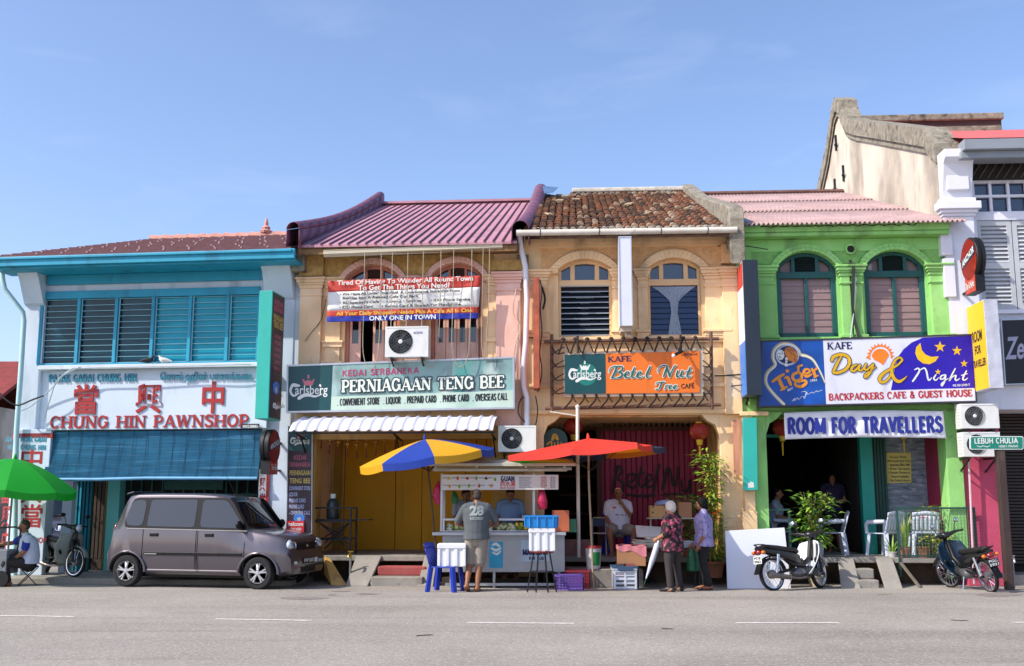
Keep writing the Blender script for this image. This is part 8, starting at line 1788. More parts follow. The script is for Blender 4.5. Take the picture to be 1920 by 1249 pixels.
 mb=MB(M_);mb.add(*loft([(.08,.52,.06,.1),(-.1,.57,.1,.1),(-.4,.64,.11,.07),(-.7,.69,.1,.05),(-.88,.73,.06,.035)]));mb.build('side_cover',body_m,S,smooth=60)
 mb=MB(M_);mb.tube([(-.62,.12,.73),(-.8,.12,.79),(-.88,.06,.8),(-.88,-.06,.8),(-.8,-.12,.79),(-.62,-.12,.73)],.012,6);mb.build('grab_rail',black_metal,S,smooth=60)
 mb=MB(M_);mb.ball((-.87,0,.665),(.055,.085,.05),12);mb.build('tail_light',mat('tail_red','#7a1414',.15),S,smooth=180)
 for s in(1,-1):mb=MB(M_);mb.ball((-.85,s*.12,.66),(.045,.04,.035),10);mb.build('indicator',mat('indicator_amber','#c96a14',.2),S,smooth=180)
 mb=MB(M_);mb.slab([(-.9,-.1,.47),(-.9,.1,.47),(-.89,.1,.6),(-.89,-.1,.6)],(.008,0,0));pl=mb.build('number_plate',black_metal if plate[0]!='*' else logo_white,S)
 p=plate.strip('*');
 for k,(s_,z)in enumerate(((p[:3],.545),(p[3:],.485))):
  if s_:vs,fs=glyphs(s_,.03);x1=max(a[0]for a in vs);mb=MB(M_);mb.add([(-.903+.013*(z-.47)/.13,.085-.17*a[0]/x1,z+a[1]*.06)for a in vs],fs);mb.build('plate_number',logo_white if plate[0]!='*' else ink,pl)
 mb=MB(M_);mb.grid(lambda a,b:(-.86-.1*b,(a-.5)*.13,.47-.18*b),2,3);mb.build('mud_flap',trim_dark,S,solid=.006)
 # leg shield: two wings wrapping the legs' front, with a hole on each side
 for s in(1,-1):
  mb=MB(M_)
  def sh(a,b):z=.86-.62*b;w_=.05+.20*math.sin(math.pi*min(1,.22+.8*b))**.8;return(.47-.16*b+.02*math.sin(b*3)-.20*a*a*(.4+.6*b),s*(.035+w_*a),z-.05*a)
  mb.grid(sh,6,12);mb.build('leg_shield',shield_m,S,smooth=60,solid=.012)
  mb=MB(M_);c=sh(.6,.55);mb.ball((c[0]-.012,c[1],c[2]),(.02,.045,.07),10);mb.build('shield_vent',trim_dark,S,smooth=180)
 mb=MB(M_);mb.add(*loft([(.50,.80,.05,.1),(.44,.66,.06,.14),(.37,.5,.06,.12)],10));mb.build('steering_cover',body_m,S,smooth=60)
 mb=MB(M_@SM);mb.add(*loft([(.56,.94,.05,.05),(.5,.95,.09,.07),(.42,.96,.1,.06),(.36,.95,.05,.03)],12));
 for s in(1,-1):mb.tube([(.44,s*.06,.95),(.4,s*.2,.985),(.36,s*.26,.99)],[.045,.03,.02],8)
 mb.build('handlebar_cover',body_m,S,smooth=60)
 mb=MB(M_@SM);mb.lathe([(0,.035),(.05,.03),(.075,.0)],(.555,0,.945),16,MX.Rotation(R(84),3,'Y'));mb.build('headlight',lamp_glass,S,smooth=60)
 for s in(1,-1):
  mb=MB(M_@SM);mb.tube([(.37,s*.25,.99),(.33,s*.34,.985)],.018,8);mb.build('grip',tyre_m,S,smooth=60)
  mb=MB(M_@SM);mb.tube([(.41,s*.2,1.0),(.42,s*.24,1.1),(.40,s*.27,1.15)],.007,5);mb.ball((.39,s*.285,1.18),(.018,.06,.042),12);mi=mb.build('mirror',black_metal,S,smooth=60)
  mb=MB(M_@SM);mb.lathe([(0,0),(.035,0)],(0,0,0),14);
  mb=MB(M_@SM);mb.ball((.379,s*.285,1.18),(.010,.052,.036),12);mb.build('mirror_glass',mat('mirror_glass','#c9d3df',.08,.8),mi,smooth=180)
 mb=MB(M_);mb.tube([(.0,.1,.25),(-.06,.22,.02),(-.07,.235,.0)],.013,6);mb.build('side_stand',chrome,S)
 mb=MB(M_);mb.tube([(.12,-.2,.24),(.12,.2,.24)],.015,6);mb.tube([(.1,-.12,.26),(.22,-.19,.25)],.01,5)
 for s in(1,-1):mb.tube([(.12,s*.14,.24),(.12,s*.23,.24)],.024,8)
 mb.build('foot_peg',black_metal,S)
 if basket:
  pass
 return S
bk=mat('bike_black','#1a1a1d',.35,0,.05,3,coat=.3);bw=mat('bike_white','#d6dde6',.35,0,.03,3,coat=.4);bt=mat('bike_teal','#0a2a40',.3,0,.05,3,coat=.5);bgm=mat('bike_grey_white','#858d88',.45,0,.05,3)
def bikeat(px_r,py_r,px_f,py_f,zg=None):
 a=G(px_r,py_r)if zg is None else Pz(px_r,py_r,zg);b=G(px_f,py_f)if zg is None else Pz(px_f,py_f,zg);return(a+b)/2,math.atan2(b.y-a.y,b.x-a.x),(b-a).length
def bike(pr,th,*a,z=None,**k):
 p=G(*pr)if z is None else Pz(*pr,z);c=p+V((.6*math.cos(th),.6*math.sin(th),0));c.z=p.z if z is not None else gz(c.y);return motorbike(c,th,*a,**k)
b1=bike((1451,1107.5),R(30),R(-7),'black motorbike with white leg shield parked before the leaning white board',bw,bk,steer=R(18),plate='*PDE3962')
b2=bike((1860,1110),R(97),R(-12),'dark teal motorbike seen from behind beside the street sign post',bt,bk,steer=R(14),plate='PGC5931')
b3=bike((80,1077),R(-40),R(-5),'old motorbike with grey-white leg shield under the pawnshop walkway',bgm,bk,z=.05,steer=R(10),plate='PAA1024')
mb=MB(WM[b1.name]);mb.slab([(.3,-.2,.58),(.42,-.1,.56),(.45,-.1,.8),(.34,-.2,.82)],(-.03,-.05,0));tag(mb.build('folded_newspaper',paper),'folded newspaper tucked behind the white leg shield of the motorbike','newspaper')
# car glimpsed through the gap beside the pawnshop pillar
c2=dup(CAR,(-12.9,29.5,0),R(-75),'grey car glimpsed beyond the pawnshop column past the seated man')
# ================================================================ people
skin_t=mat('skin_tan','#8a5a3e',.55,0,.06,12);skin_l=mat('skin_light','#a8765a',.55,0,.06,12);skin_d=mat('skin_dark','#6a4630',.55,0,.06,12)
hair_b=mat('hair_black','#0c0a09',.75,0,.2,30,.4,60,spec=.2);hair_g=mat('hair_grey','#cdc6ba',.7,0,.2,30,.6,50);hair_s=mat('hair_short','#3a332c',.8,0,.3,60)
eye_w=mat('eye_dark','#1a1412',.3);lip_m=mat('lip','#6d3a32',.6)
def cloth_m(n,h,**k):return mat(n,h,.85,0,.1,7,.25,14,**k)
def limb(mb,pts,rs,fl=1.0,right=None,n=16,e0=True):
 """Tube with an elliptical section: fl widens it along 'right'."""
 if len(pts)>2 and max(rs)>.02:
  fl=fl if isinstance(fl,(list,tuple))else[fl]*len(pts);q_=spline([(*V(p),r_,f_)for p,r_,f_ in zip(pts,rs,fl)],4);pts,rs,fl=[p[:3]for p in q_],[p[3]for p in q_],[p[4]for p in q_]
 pts=[V(p)for p in pts];vs=[];fs=[];k=len(pts);Rt=V(right)if right is not None else V((1,0,0))
 for i,p in enumerate(pts):
  d=(pts[min(k-1,i+1)]-pts[max(0,i-1)]).normalized();x=Rt-d*Rt.dot(d);x=x.normalized()if x.length>1e-3 else d.orthogonal().normalized();y=d.cross(x)
  f=fl[i]if isinstance(fl,(list,tuple))else fl
  for j in range(n):t=2*math.pi*j/n;vs.append(p+x*math.cos(t)*rs[i]*f+y*math.sin(t)*rs[i])
 for i in range(k-1):
  for j in range(n):fs.append((i*n+j,i*n+(j+1)%n,(i+1)*n+(j+1)%n,(i+1)*n+j))
 mb.add(vs,fs+[tuple(range(n-1,-1,-1)),tuple(range((k-1)*n,k*n))])
 for i in((0,k-1)if e0 else(k-1,)):mb.ball(pts[i],rs[i]*.96,8)
def pose(h,**kw):
 """Standing joints for height h, facing -y, L = +x; any joint may be replaced (metres)."""
 J=dict(pelvis=(0,0,.53),waist=(0,.005,.61),chest=(0,.0,.745),neck=(0,.008,.855),head=(0,-.012,.93),shL=(.110,.0,.822),shR=(-.110,.0,.822),elL=(.135,.02,.635),elR=(-.135,.02,.635),wrL=(.142,-.03,.49),wrR=(-.142,-.03,.49),
    hipL=(.052,0,.52),hipR=(-.052,0,.52),knL=(.055,-.01,.285),knR=(-.055,-.01,.285),anL=(.058,.015,.045),anR=(-.058,.015,.045),toL=(.066,-.1,.012),toR=(-.066,-.1,.012),look=(0,-1,0))
 J={k:V(v)*h if k!='look' else V(v)for k,v in J.items()}
 for k,v in kw.items():J[k]=V(v)
 return J
def hand(mb,wr,el,s,palm=None,curl=.5,k=1.0):
 """Palm, four bent fingers and a thumb from wrist wr; s = +1 left, -1 right."""
 d=(V(wr)-V(el)).normalized();pn=V(palm)if palm is not None else V((-s,0,0));pn=(pn-d*pn.dot(d));pn=pn.normalized()if pn.length>.1 else d.orthogonal();sd_=d.cross(pn).normalized()*s
 sd_=sd_ if sd_.length else V((0,-1,0));c=V(wr)+d*.045*k
 limb(mb,[V(wr),c,V(wr)+d*.088*k],[.022*k,.026*k,.02*k],1.5,sd_,10)
 for f,(o_,L)in enumerate(((-.03,.066),(-.0105,.076),(.0105,.072),(.03,.056))):
  b=V(wr)+d*.086*k-sd_*o_*k;c1=curl*(.8+.12*f);p1=b+(d*math.cos(c1*.5)+pn*math.sin(c1*.5))*L*.45*k;p2=p1+(d*math.cos(c1*1.3)+pn*math.sin(c1*1.3))*L*.32*k;p3=p2+(d*math.cos(c1*2)+pn*math.sin(c1*2))*L*.25*k
  limb(mb,[b-d*.01,p1,p2,p3],[.0095*k,.0088*k,.008*k,.0068*k],1,None,7)
 b=V(wr)+d*.025*k+sd_*.026*k;p1=b+(d*.55+sd_*.75+pn*.25)*.036*k;p2=p1+(d*.85+sd_*.3+pn*.4).normalized()*.03*k;limb(mb,[b,p1,p2],[.013*k,.0105*k,.0085*k],1,None,7)
def person(loc,rz,h,J,label,skin,hair,top,bottom,female=False,sleeve=.55,leg='long',shoe=None,hairstyle='short',fat=1.0,collar=None,cuffs=None,hands=(.4,.4),palms=(None,None),untuck=0,glasses=False,barefoot=False,grp=None,skirt=False):
 S=thing('person',label,'person',loc,rz,grp);M_=WM[S.name];g=h*fat;mb=MB(M_)
 P=J;ax=(P['shL']-P['shR']).normalized();hx_=(P['hipL']-P['hipR']).normalized();lk=P['look'].normalized();rt=lk.cross(V((0,0,1))).normalized();upv=rt.cross(lk).normalized()
 # continuous body
 tw=[.088*g,.078*g if female else .084*g,.088*g,.06*h,.034*h]
 limb(mb,[P['pelvis'],P['waist'],P['chest'],P['chest']*.35+P['neck']*.65,P['neck']],tw,[1.25,1.25,1.35,1.6,1.05],ax)
 hc=P['head'];limb(mb,[P['neck']-upv*.01*h,P['neck']*.4+hc*.6],[.034*h,.031*h],1,rt)
 q3=MX((rt,-lk,upv)).transposed()if True else None
 def hp(x,y,z):return hc+(rt*x+lk*y+upv*z)*h
 qh=MX(((rt.x,lk.x,upv.x),(rt.y,lk.y,upv.y),(rt.z,lk.z,upv.z)))
 mb.ball(hp(0,-.008,.018),(.046*h,.056*h,.050*h),18,qh);mb.ball(hp(0,.012,-.018),(.037*h,.042*h,.048*h),16,qh);mb.ball(hp(0,.034,-.05),(.018*h,.014*h,.013*h),10,qh)
 limb(mb,[hp(0,.05,.012),hp(0,.066,-.010),hp(0,.058,-.016)],[.006*h,.0105*h,.008*h],1,rt,8)
 for s in(1,-1):mb.ball(hp(.047*s,-.006,-.002),(.006*h,.013*h,.019*h),8,qh);mb.ball(hp(.02*s,.046,-.014),(.014*h,.01*h,.012*h),8,qh)
 for s,k in((1,'L'),(-1,'R')):
  a,b,c=P['sh'+k],P['el'+k],P['wr'+k];limb(mb,[a*.8+P['neck']*.2-V((0,0,.02*h)),a,a*.5+b*.5,b],[.035*h,.033*h*fat,.028*h*fat,.0235*h]);limb(mb,[b,b*.6+c*.4,c],[.0235*h,.024*h,.0155*h]);hand(mb,c,b,s,palms[0 if s>0 else 1],hands[0 if s>0 else 1],h/1.72)
  a,b,c,t=P['hip'+k],P['kn'+k],P['an'+k],P['to'+k];limb(mb,[a,a*.5+b*.5,b],[.056*g,.047*g,.033*h]);limb(mb,[b,b*.65+c*.35,c],[.033*h,.034*h,.021*h])
  f=(t-c);ft=f.normalized();limb(mb,[c-V((0,0,.012*h))-V((ft.x,ft.y,0))*.03*h,c*.5+t*.5-V((0,0,.006*h)),t],[.022*h,.022*h,.014*h],1.35,ft.cross(V((0,0,1))))
  if barefoot or shoe is None or 'sandal' in shoe.name:
   sd2=ft.cross(V((0,0,1))).normalized()
   for i in range(5):o_=(i-2)*.0115*h*s;limb(mb,[t+sd2*o_-ft*.012*h,t+sd2*o_+ft*(.022-.003*i)*h],[.007*h,.006*h],1,None,6)
 mb.build('body',skin,S,remesh=.0085)
 # eyes, mouth, brows
 mb=MB(M_)
 for s in(1,-1):mb.ball(hp(.0185*s,.0475,.004),(.0075*h,.004*h,.0042*h),8,qh);limb(mb,[hp(.01*s,.051,.0165),hp(.029*s,.046,.0175)],[.0022*h,.0022*h],1,None,5)
 mb.build('eyes',eye_w,S);mb=MB(M_);limb(mb,[hp(-.014,.050,-.034),hp(0,.0545,-.033),hp(.014,.050,-.034)],[.002*h,.0036*h,.002*h],1,None,6);mb.build('mouth',lip_m,S)
 # hair
 mb=MB(M_)
 if hairstyle=='short':mb.ball(hp(0,-.016,.026),(.0495*h,.056*h,.0495*h),18,qh);mb.ball(hp(0,-.032,-.002),(.0455*h,.035*h,.04*h),14,qh)
 elif hairstyle=='bald':mb.ball(hp(0,-.03,.0),(.0485*h,.038*h,.036*h),16,qh)
 elif hairstyle=='cap':mb.ball(hp(0,-.01,.032),(.051*h,.06*h,.045*h),18,qh);limb(mb,[hp(0,.04,.03),hp(0,.085,.02)],[.006*h,.004*h],7,rt,10);mb.ball(hp(0,-.034,-.004),(.044*h,.03*h,.036*h),12,qh)
 elif hairstyle=='bob':
  mb.ball(hp(0,-.018,.026),(.056*h,.062*h,.055*h),18,qh);mb.ball(hp(0,-.038,-.008),(.052*h,.042*h,.052*h),16,qh)
  for s in(1,-1):mb.ball(hp(.044*s,-.012,.002),(.014*h,.034*h,.036*h),10,qh)
 mb.build('hair',hair,S,remesh=.009)
 if glasses:
  mb=MB(M_)
  for s in(1,-1):mb.tube([hp(.019*s+.013*math.cos(t*.6),.056,.003+.011*math.sin(t*.6))for t in range(11)],.0018*h,5);mb.tube([hp(.032*s,.054,.005),hp(.048*s,.0,.005)],.0018*h,5)
  mb.build('glasses',ink,S)
 # shirt
 mb=MB(M_);e=.013*h;hem=P['pelvis']-V((0,0,.02*h+untuck));
 limb(mb,[hem,P['pelvis']*.5+P['waist']*.5,P['waist'],P['chest'],P['chest']*.35+P['neck']*.65,P['neck']*.85+P['chest']*.15],[.098*g+e*.6+untuck*.1,.094*g+e*.4,tw[1]+e*1.1,tw[2]+e,.064*h+e*.9,.036*h+e*.3],[1.28,1.28,1.28,1.38,1.72,1.1],ax,e0=False)
 limb(mb,[P['shL'],P['shL']*.5+P['neck']*.5-V((0,0,.004*h)),P['neck']-V((0,0,.012*h)),P['shR']*.5+P['neck']*.5-V((0,0,.004*h)),P['shR']],[.043*h,.044*h,.044*h,.044*h,.043*h])
 for k in 'LR':
  a,b,c=P['sh'+k],P['el'+k],P['wr'+k];L=sleeve;pts=[a*.75+P['neck']*.25-V((0,0,.018*h)),a];rs=[.044*h,.0435*h*fat]
  if L<=1:pts+=[a*(1-L)+b*L];rs+=[.039*h*fat]
  else:pts+=[a*.5+b*.5,b,b*(2-L)+c*(L-1)];rs+=[.037*h*fat,.033*h,.029*h]
  limb(mb,pts,rs)
 sh=mb.build('shirt',top,S,remesh=.010)
 if cuffs:
  mb=MB(M_)
  for k in 'LR':a,b=P['sh'+k],P['el'+k];L=sleeve;limb(mb,[a,a*(1-L*.5)+b*L*.5,a*(1-L-.02)+b*(L+.02)],[.0425*h*fat,.0425*h*fat,.0415*h*fat])
  mb.build('sleeve',cuffs,S,remesh=.010)
 if collar:
  mb=MB(M_);mb.tube([P['neck']+(rt*math.cos(R(a))*.047-lk*math.sin(R(a))*.045)*h+V((0,0,(-.005-.035*max(0,-math.sin(R(a))))*h))for a in range(-100,281,20)],.011*h,7);mb.build('collar',collar,S,smooth=60)
 # trousers, shorts or skirt
 mb=MB(M_);limb(mb,[P['pelvis']+V((0,0,.045*h)),P['pelvis'],P['hipL']*.5+P['hipR']*.5-V((0,0,.02*h))],[.09*g+.004*h,.097*g,.085*g],1.26,hx_)
 for k in 'LR':
  a,b,c=P['hip'+k],P['kn'+k],P['an'+k]
  if leg=='long':limb(mb,[a,a*.5+b*.5,b,b*.5+c*.5,c+(b-c).normalized()*.015*h],[.064*g,.056*g,.045*h,.041*h,.039*h])
  elif leg=='knee':limb(mb,[a,a*.5+b*.5,b+(c-b)*.06],[.067*g,.064*g,.058*h])
  else:limb(mb,[a,a*.5+b*.5,a*.15+b*.85],[.066*g,.062*g,.057*h])
 mb.build('trousers' if leg=='long' else 'shorts',bottom,S,remesh=.010)
 if shoe:
  for s,k in((1,'L'),(-1,'R')):
   c,t=P['an'+k],P['to'+k];ft=V(((t-c).x,(t-c).y,0)).normalized();sd2=ft.cross(V((0,0,1)));z0=min(t.z,c.z)-.012*h;mb=MB(M_)
   if 'sandal' in shoe.name:
    limb(mb,[V((c.x,c.y,t.z-.012*h))-ft*.035*h,V((c.x,c.y,t.z-.014*h))*.5+V((t.x,t.y,t.z-.014*h))*.5,V((t.x,t.y,t.z-.014*h))+ft*.015*h],[.007*h,.007*h,.007*h],4,sd2,10);limb(mb,[t-ft*.02*h-sd2*.032*h,t-ft*.03*h+V((0,0,.02*h)),t-ft*.02*h+sd2*.032*h],[.006*h]*3,2.2,ft,6)
   else:limb(mb,[c-ft*.036*h-V((0,0,.02*h)),c-V((0,0,.008*h)),c*.5+t*.5-V((0,0,.002*h)),t+ft*.016*h],[.026*h,.028*h,.026*h,.016*h],[1,1.05,1.3,1.5],sd2)
   mb.build('shoe',shoe,S,smooth=60)
 return S
def dims(px,pyf,pyh,z0=None,Y=None):
 """Foot point and height of a standing figure from photo pixels."""
 p=G(px,pyf)if z0 is None else Pz(px,pyf,z0);return p,zat(px,pyh,p.y)-p.z
# -- man in grey number shirt at the stall, seen from behind
p,H=dims(893,1109,918);h=H/1.0
J=pose(h,elL=(.205*h,-.05*h,.665*h),elR=(-.205*h,-.05*h,.665*h),wrL=(.15*h,-.20*h,.64*h),wrR=(-.14*h,-.20*h,.64*h),head=(0,-.03*h,.925*h),look=(0,-1,-.35),hipL=(.052*h,0,.52*h),knR=(-.03*h,-.02*h,.285*h),anR=(-.01*h,.06*h,.045*h),knL=(.065*h,-.04*h,.285*h),anL=(.09*h,.12*h,.075*h),toL=(.085*h,.03*h,.012*h),toR=(-.02*h,-.05*h,.012*h))
gs=cloth_m('shirt_grey','#4f565a');kh=cloth_m('shorts_khaki','#8b8378')
A1=person(p+V((.0,-.0,0)),R(180),h,J,'man seen from behind in grey number 28 shirt and khaki shorts at the stall',skin_t,hair_s,gs,kh,leg='knee',sleeve=.85,barefoot=True,hands=(.5,.5),palms=((0,0,-1),(0,0,-1)))
FM=Frame((p.x-.3,p.y),(p.x+.3,p.y));u,z=.3,p.z
mb=MB();yb=-.235;put_text(mb,FM,yb,'28',(880,966),(907,965),17,.05);put_text(mb,FM,yb,'RECORDS',(881,975),(906,974.5),5,.02)
# lay the print on the curved back
for i,q in enumerate(mb.v):
 d=(q.x-p.x);mb.v[i]=V((q.x,q.y+1.6*d*d+.05,q.z))
mb.build('shirt_print',mat('print_pale','#9aa3a0',.7),A1)
# -- second customer, mostly hidden
Yv=20.12
h=zat(872,919,Yv)-PZ+.42;h=1.66
J=pose(h,elL=(.15*h,-.06*h,.64*h),elR=(-.15*h,-.06*h,.64*h),wrL=(.08*h,-.2*h,.62*h),wrR=(-.08*h,-.2*h,.62*h),look=(.25,-1,-.5),head=(0,-.03*h,.925*h))
q=V((X(872,1000,Yv),Yv,zat(872,919,Yv)-h*.985));person(q,R(20),h,J,'dark haired boy bending his head behind the man in the number shirt',skin_d,hair_b,cloth_m('shirt_pale_grey','#7d8288'),kh,sleeve=.6)
# -- vendor
h=1.68;q=V((X(957,1000,Yv),Yv,zat(957,917,Yv)-h*.985))
J=pose(h,elL=(.155*h,-.05*h,.64*h),elR=(-.155*h,-.05*h,.64*h),wrL=(.05*h,-.17*h,.60*h),wrR=(-.09*h,-.17*h,.60*h),look=(0,-1,-.75),head=(0,-.045*h,.92*h))
bl_=cloth_m('polo_blue','#6d86a6');person(q,R(0),h,J,'fruit vendor in light blue polo shirt looking down behind the stall counter',skin_t,hair_b,bl_,cloth_m('trousers_dark','#1f2226'),sleeve=.6,collar=bl_,hands=(.8,.8),palms=((0,0,-1),(0,0,-1)))
mb=MB();mb.box(X(840,1000,Yv)-.1,X(1000,1000,Yv)+.1,20.0,20.35,-.05,q.z);tag(mb.build('wooden_crate',wood_dark),'low dark wooden platform behind the fruit stall','platform')
# -- seated man in white polo
v=.5;c=FB.w(Uv(FB,1160,1020,v),v,PZ);h=1.70;st=.44
J=pose(h,pelvis=(0,0,st+.075),waist=(0,.02,st+.2),chest=(0,.01,st+.43),neck=(0,-.0,st+.60),head=(0,-.05,st+.75),shL=(.19,.0,st+.555),shR=(-.19,.0,st+.555),elL=(.215,-.13,st+.33),wrL=(.055,-.2,st+.54),elR=(-.25,-.02,st+.3),wrR=(-.2,-.22,st+.14),
   hipL=(.09,-.0,st+.06),hipR=(-.09,-.0,st+.06),knL=(.24,-.40,st+.05),knR=(-.24,-.40,st+.05),anL=(.2,-.36,.075),anR=(-.2,-.36,.075),toL=(.23,-.54,.02),toR=(-.24,-.54,.02),look=(-.1,-1,-.12))
wp=cloth_m('polo_white','#c9cad6',dirt=None);sg=cloth_m('shorts_grey','#8d857c')
A4=person(c,R(4),h,J,'bald man in white polo and grey shorts seated with hand at his mouth',skin_t,hair_s,wp,sg,sleeve=.7,leg='short',hairstyle='bald',fat=1.12,collar=ink,hands=(1.1,.6),palms=((0,.6,.5),(0,0,-1)),shoe=mat('sandal_brown','#5a3f2c',.8))
mb=MB(WM[A4.name]);mb.tube([(-.15,-.125,st+.37),(-.06,-.165,st+.34),(.05,-.165,st+.34),(.13,-.14,st+.33)],.012,6,sx=1);mb.build('chest_stripe',mat('stripe_navy','#1c2238',.8),A4);mb=MB(WM[A4.name]);mb.obox((-.1,-.155,st+.48),(.06,.012,.03));mb.build('chest_badge',ban_red,A4)
# -- grey haired woman
p,H=dims(1263,1109,937);h=H/1.02
fl_=mat('blouse_floral','#17131a',.85,0,.1,8,.25,14,[('#c04a68',1.0,13,(1,1,1),.5),('#d6bcc4',.9,17,(1.2,1,1),.6),('#1a1018',.9,9,(1,1,1),.57)])
J=pose(h,elR=(-.15*h,-.06*h,.65*h),wrR=(-.12*h,-.2*h,.60*h),elL=(.15*h,.03*h,.65*h),wrL=(.12*h,-.13*h,.58*h),hipL=(.06*h,.0,.52*h),knL=(.085*h,.0,.285*h),anL=(.105*h,.03*h,.045*h),toL=(.115*h,-.08*h,.014*h),knR=(-.08*h,0,.285*h),anR=(-.095*h,.02*h,.045*h),toR=(-.105*h,-.09*h,.014*h),look=(-.05,-1,-.05),head=(0,-.03*h,.93*h),neck=(0,-.008*h,.832*h))
A5=person(p,R(-132),h,J,'grey haired woman in dark floral blouse holding a folded umbrella at the table',skin_l,hair_g,fl_,cloth_m('trousers_grey','#332d2c'),female=True,sleeve=1.25,hairstyle='bob',fat=1.1,shoe=mat('shoe_black','#1d1a1a',.4),glasses=True,hands=(.7,1.2),untuck=.1)
wr=WM[A5.name]@J['wrR'];e_=atY(1207,1098,wr.y-.12)
a0=atY(1236,1012,wr.y-.05);d=(e_-a0).normalized();S=thing('folded_umbrella','folded white umbrella held point down by the grey haired woman','umbrella',e_);mb=MB()
L=(e_-a0).length;mb.tube([a0+d*.02,a0+d*.1,a0+d*L*.45,a0+d*L*.85],[.015,.055,.05,.012],10);mb.build('cloth',mat('umbrella_white','#b9bccb',.6,0,.2,12,.3,20),S,smooth=60);mb=MB();mb.tube([a0-d*.22,a0+d*.05],[.016,.012],7);mb.tube([a0+d*L*.85,e_],[.007,.005],6);mb.build('handle',mat('handle_green','#2f5a3a',.5),S)
# -- dark haired woman in lilac
p,H=dims(1322,1106,934);h=H/1.0
li=mat('blouse_lilac','#9a92bd',.85,0,.08,8,.2,14,[('#4a4486',.9,20,(1,1,1),.5),('#c3bddb',.8,16,(1,1,1),.6)])
J=pose(h,elR=(-.13*h,.02*h,.635*h),wrR=(-.1*h,-.11*h,.50*h),elL=(.13*h,.03*h,.635*h),wrL=(.12*h,-.05*h,.49*h),look=(-.1,-1,-.08),head=(0,-.02*h,.93*h),anL=(.058*h,.05*h,.045*h),toL=(.066*h,-.06*h,.014*h))
A6=person(p,R(-100),h,J,'dark haired woman in lilac print blouse and black trousers facing left',skin_t,hair_b,li,cloth_m('trousers_black','#141316'),female=True,sleeve=1.3,hairstyle='bob',fat=1.05,shoe=mat('sandal_dark','#3a2a26',.7),hands=(.7,.5),untuck=.06)
# -- man seated at the left under the green umbrella
Ys=20.1;c=V((X(52,1085,Ys),Ys,gz(Ys)));h=1.68;st=.36
S=thing('folding_stool','low folding stool with thin crossed legs under the seated man at left','stool',c);mb=MB();M_=MX.Translation(c)@MX.Rotation(R(-62),4,'Z');mb.M=M_;mb.box(-.17,.17,-.17,.17,st-.02,st);mb.build('seat',black_metal,S,bevel=.008);mb=MB(M_)
for s in(1,-1):mb.bar((s*.15,-.16,0),(s*.15,.16,st-.02),.018,.018);mb.bar((s*.135,.16,0),(s*.135,-.16,st-.02),.018,.018)
mb.build('crossed_legs',black_metal,S)
J=pose(h,pelvis=(0,0,st+.08),waist=(0,.01,st+.2),chest=(0,-.04,st+.42),neck=(0,-.08,st+.58),head=(0,-.13,st+.73),shL=(.185,-.06,st+.54),shR=(-.185,-.06,st+.54),elL=(.23,-.1,st+.28),wrL=(.12,-.28,st+.13),elR=(-.25,-.28,st+.42),wrR=(-.28,-.5,st+.40),
   hipL=(.09,0,st+.06),hipR=(-.09,0,st+.06),knL=(.16,-.42,st+.08),knR=(-.14,-.42,st+.1),anL=(.12,-.34,.075),anR=(-.12,-.5,.075),toL=(.15,-.52,.02),toR=(-.14,-.68,.02),look=(.25,-1,-.15))
wb_=cloth_m('polo_white_left','#b9c0d2');bc=cloth_m('polo_royal','#1a2f8f')
A7=person(c,R(-62),h,J,'man in white polo with royal blue sleeves seated under the green umbrella',skin_t,hair_s,wb_,cloth_m('trousers_brown_black','#2a2526'),sleeve=.75,hairstyle='short',cuffs=bc,collar=bc,shoe=mat('sandal_dark','#3a2a26',.7),hands=(.6,.7),fat=1.08)
S=thing('trolley_cart','old metal hand trolley with cloth load at the left edge','cart',V((X(8,1090,19.9),19.9,gz(19.9))));b_=V((X(6,1090,19.8),19.8,gz(19.8)))
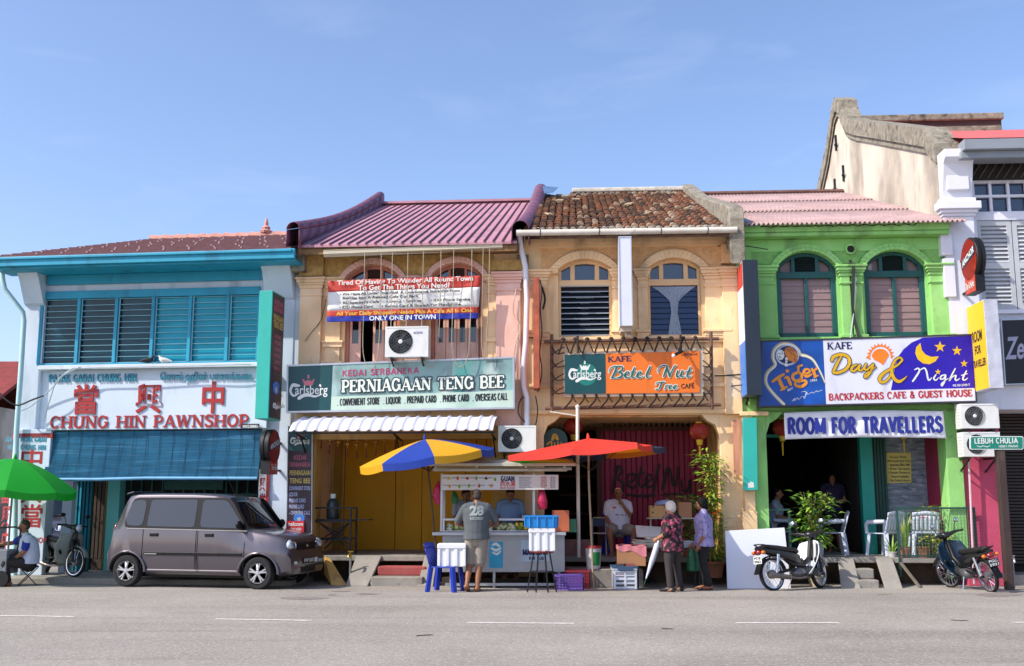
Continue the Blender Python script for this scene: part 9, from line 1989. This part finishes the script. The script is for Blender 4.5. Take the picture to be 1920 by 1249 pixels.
mb=MB();mb.box(b_.x-.6,b_.x+.08,19.7,20.2,.18,.62);mb.build('body',mat('cart_panel','#7a7f86',.6,.2,.25,4,.3,10),S,bevel=.01);mb=MB();mb.tube([(b_.x+.1,19.8,.5),(b_.x+.22,19.8,.62),(b_.x+.26,19.8,1.0),(b_.x+.14,19.8,1.04),(b_.x-.2,19.8,1.02)],.016,6);mb.build('handle',black_metal,S,smooth=60)
for x in(-.45,.0):mb=MB();mb.lathe([(.06,-.03),(.14,-.03),(.15,0),(.14,.03),(.06,.03)],(b_.x+x,19.72,gz(19.7)+.15),16,MX.Rotation(R(90),3,'X'));mb.build('wheel',tyre_m,S,smooth=40)
# -- two people inside the cafe
v=2.1;c=FG.w(Uv(FG,1566,1031,v),v,PZ);h=zat(1566,888,c.y)-PZ
J=pose(h,elL=(.15*h,.0,.64*h),elR=(-.15*h,.0,.64*h),wrL=(-.05*h,-.1*h,.67*h),wrR=(.05*h,-.115*h,.645*h),look=(.1,-1,-.05),knL=(.05*h,-.02*h,.285*h))
person(c,R(-12),h,J,'woman with crossed arms in dark purple top standing inside the cafe',skin_t,hair_b,cloth_m('top_purple','#241a3a'),cloth_m('shorts_dark','#16141c'),female=True,sleeve=.5,leg='knee',hairstyle='bob',shoe=mat('sandal_dark','#3a2a26',.7),hands=(.3,.3),palms=((0,1,0),(0,1,0)))
v=1.6;c=FG.w(Uv(FG,1452,1031,v),v,PZ);h=1.68;st=.44
J=pose(h,pelvis=(0,0,st+.08),waist=(0,-.01,st+.2),chest=(0,-.05,st+.43),neck=(0,-.08,st+.6),head=(0,-.11,st+.75),shL=(.185,-.05,st+.55),shR=(-.185,-.05,st+.55),elL=(.2,-.12,st+.28),elR=(-.2,-.12,st+.28),wrL=(.1,-.34,st+.24),wrR=(-.1,-.34,st+.24),hipL=(.09,0,st+.06),hipR=(-.09,0,st+.06),knL=(.11,-.42,st+.06),knR=(-.11,-.42,st+.06),anL=(.11,-.42,.075),anR=(-.11,-.42,.075),toL=(.12,-.6,.02),toR=(-.12,-.6,.02),look=(0,-1,-.1))
person(c,R(70),h,J,'man in grey shirt seated facing right inside the dim cafe',skin_t,hair_b,cloth_m('shirt_cool_grey','#8d93a0'),cloth_m('trousers_navy','#1d2433'),sleeve=.7)
chair(c+V((-.08,.02,0)),R(70),cw,'white plastic chair under the man seated inside the cafe',False)
print("done",len(bpy.data.objects))
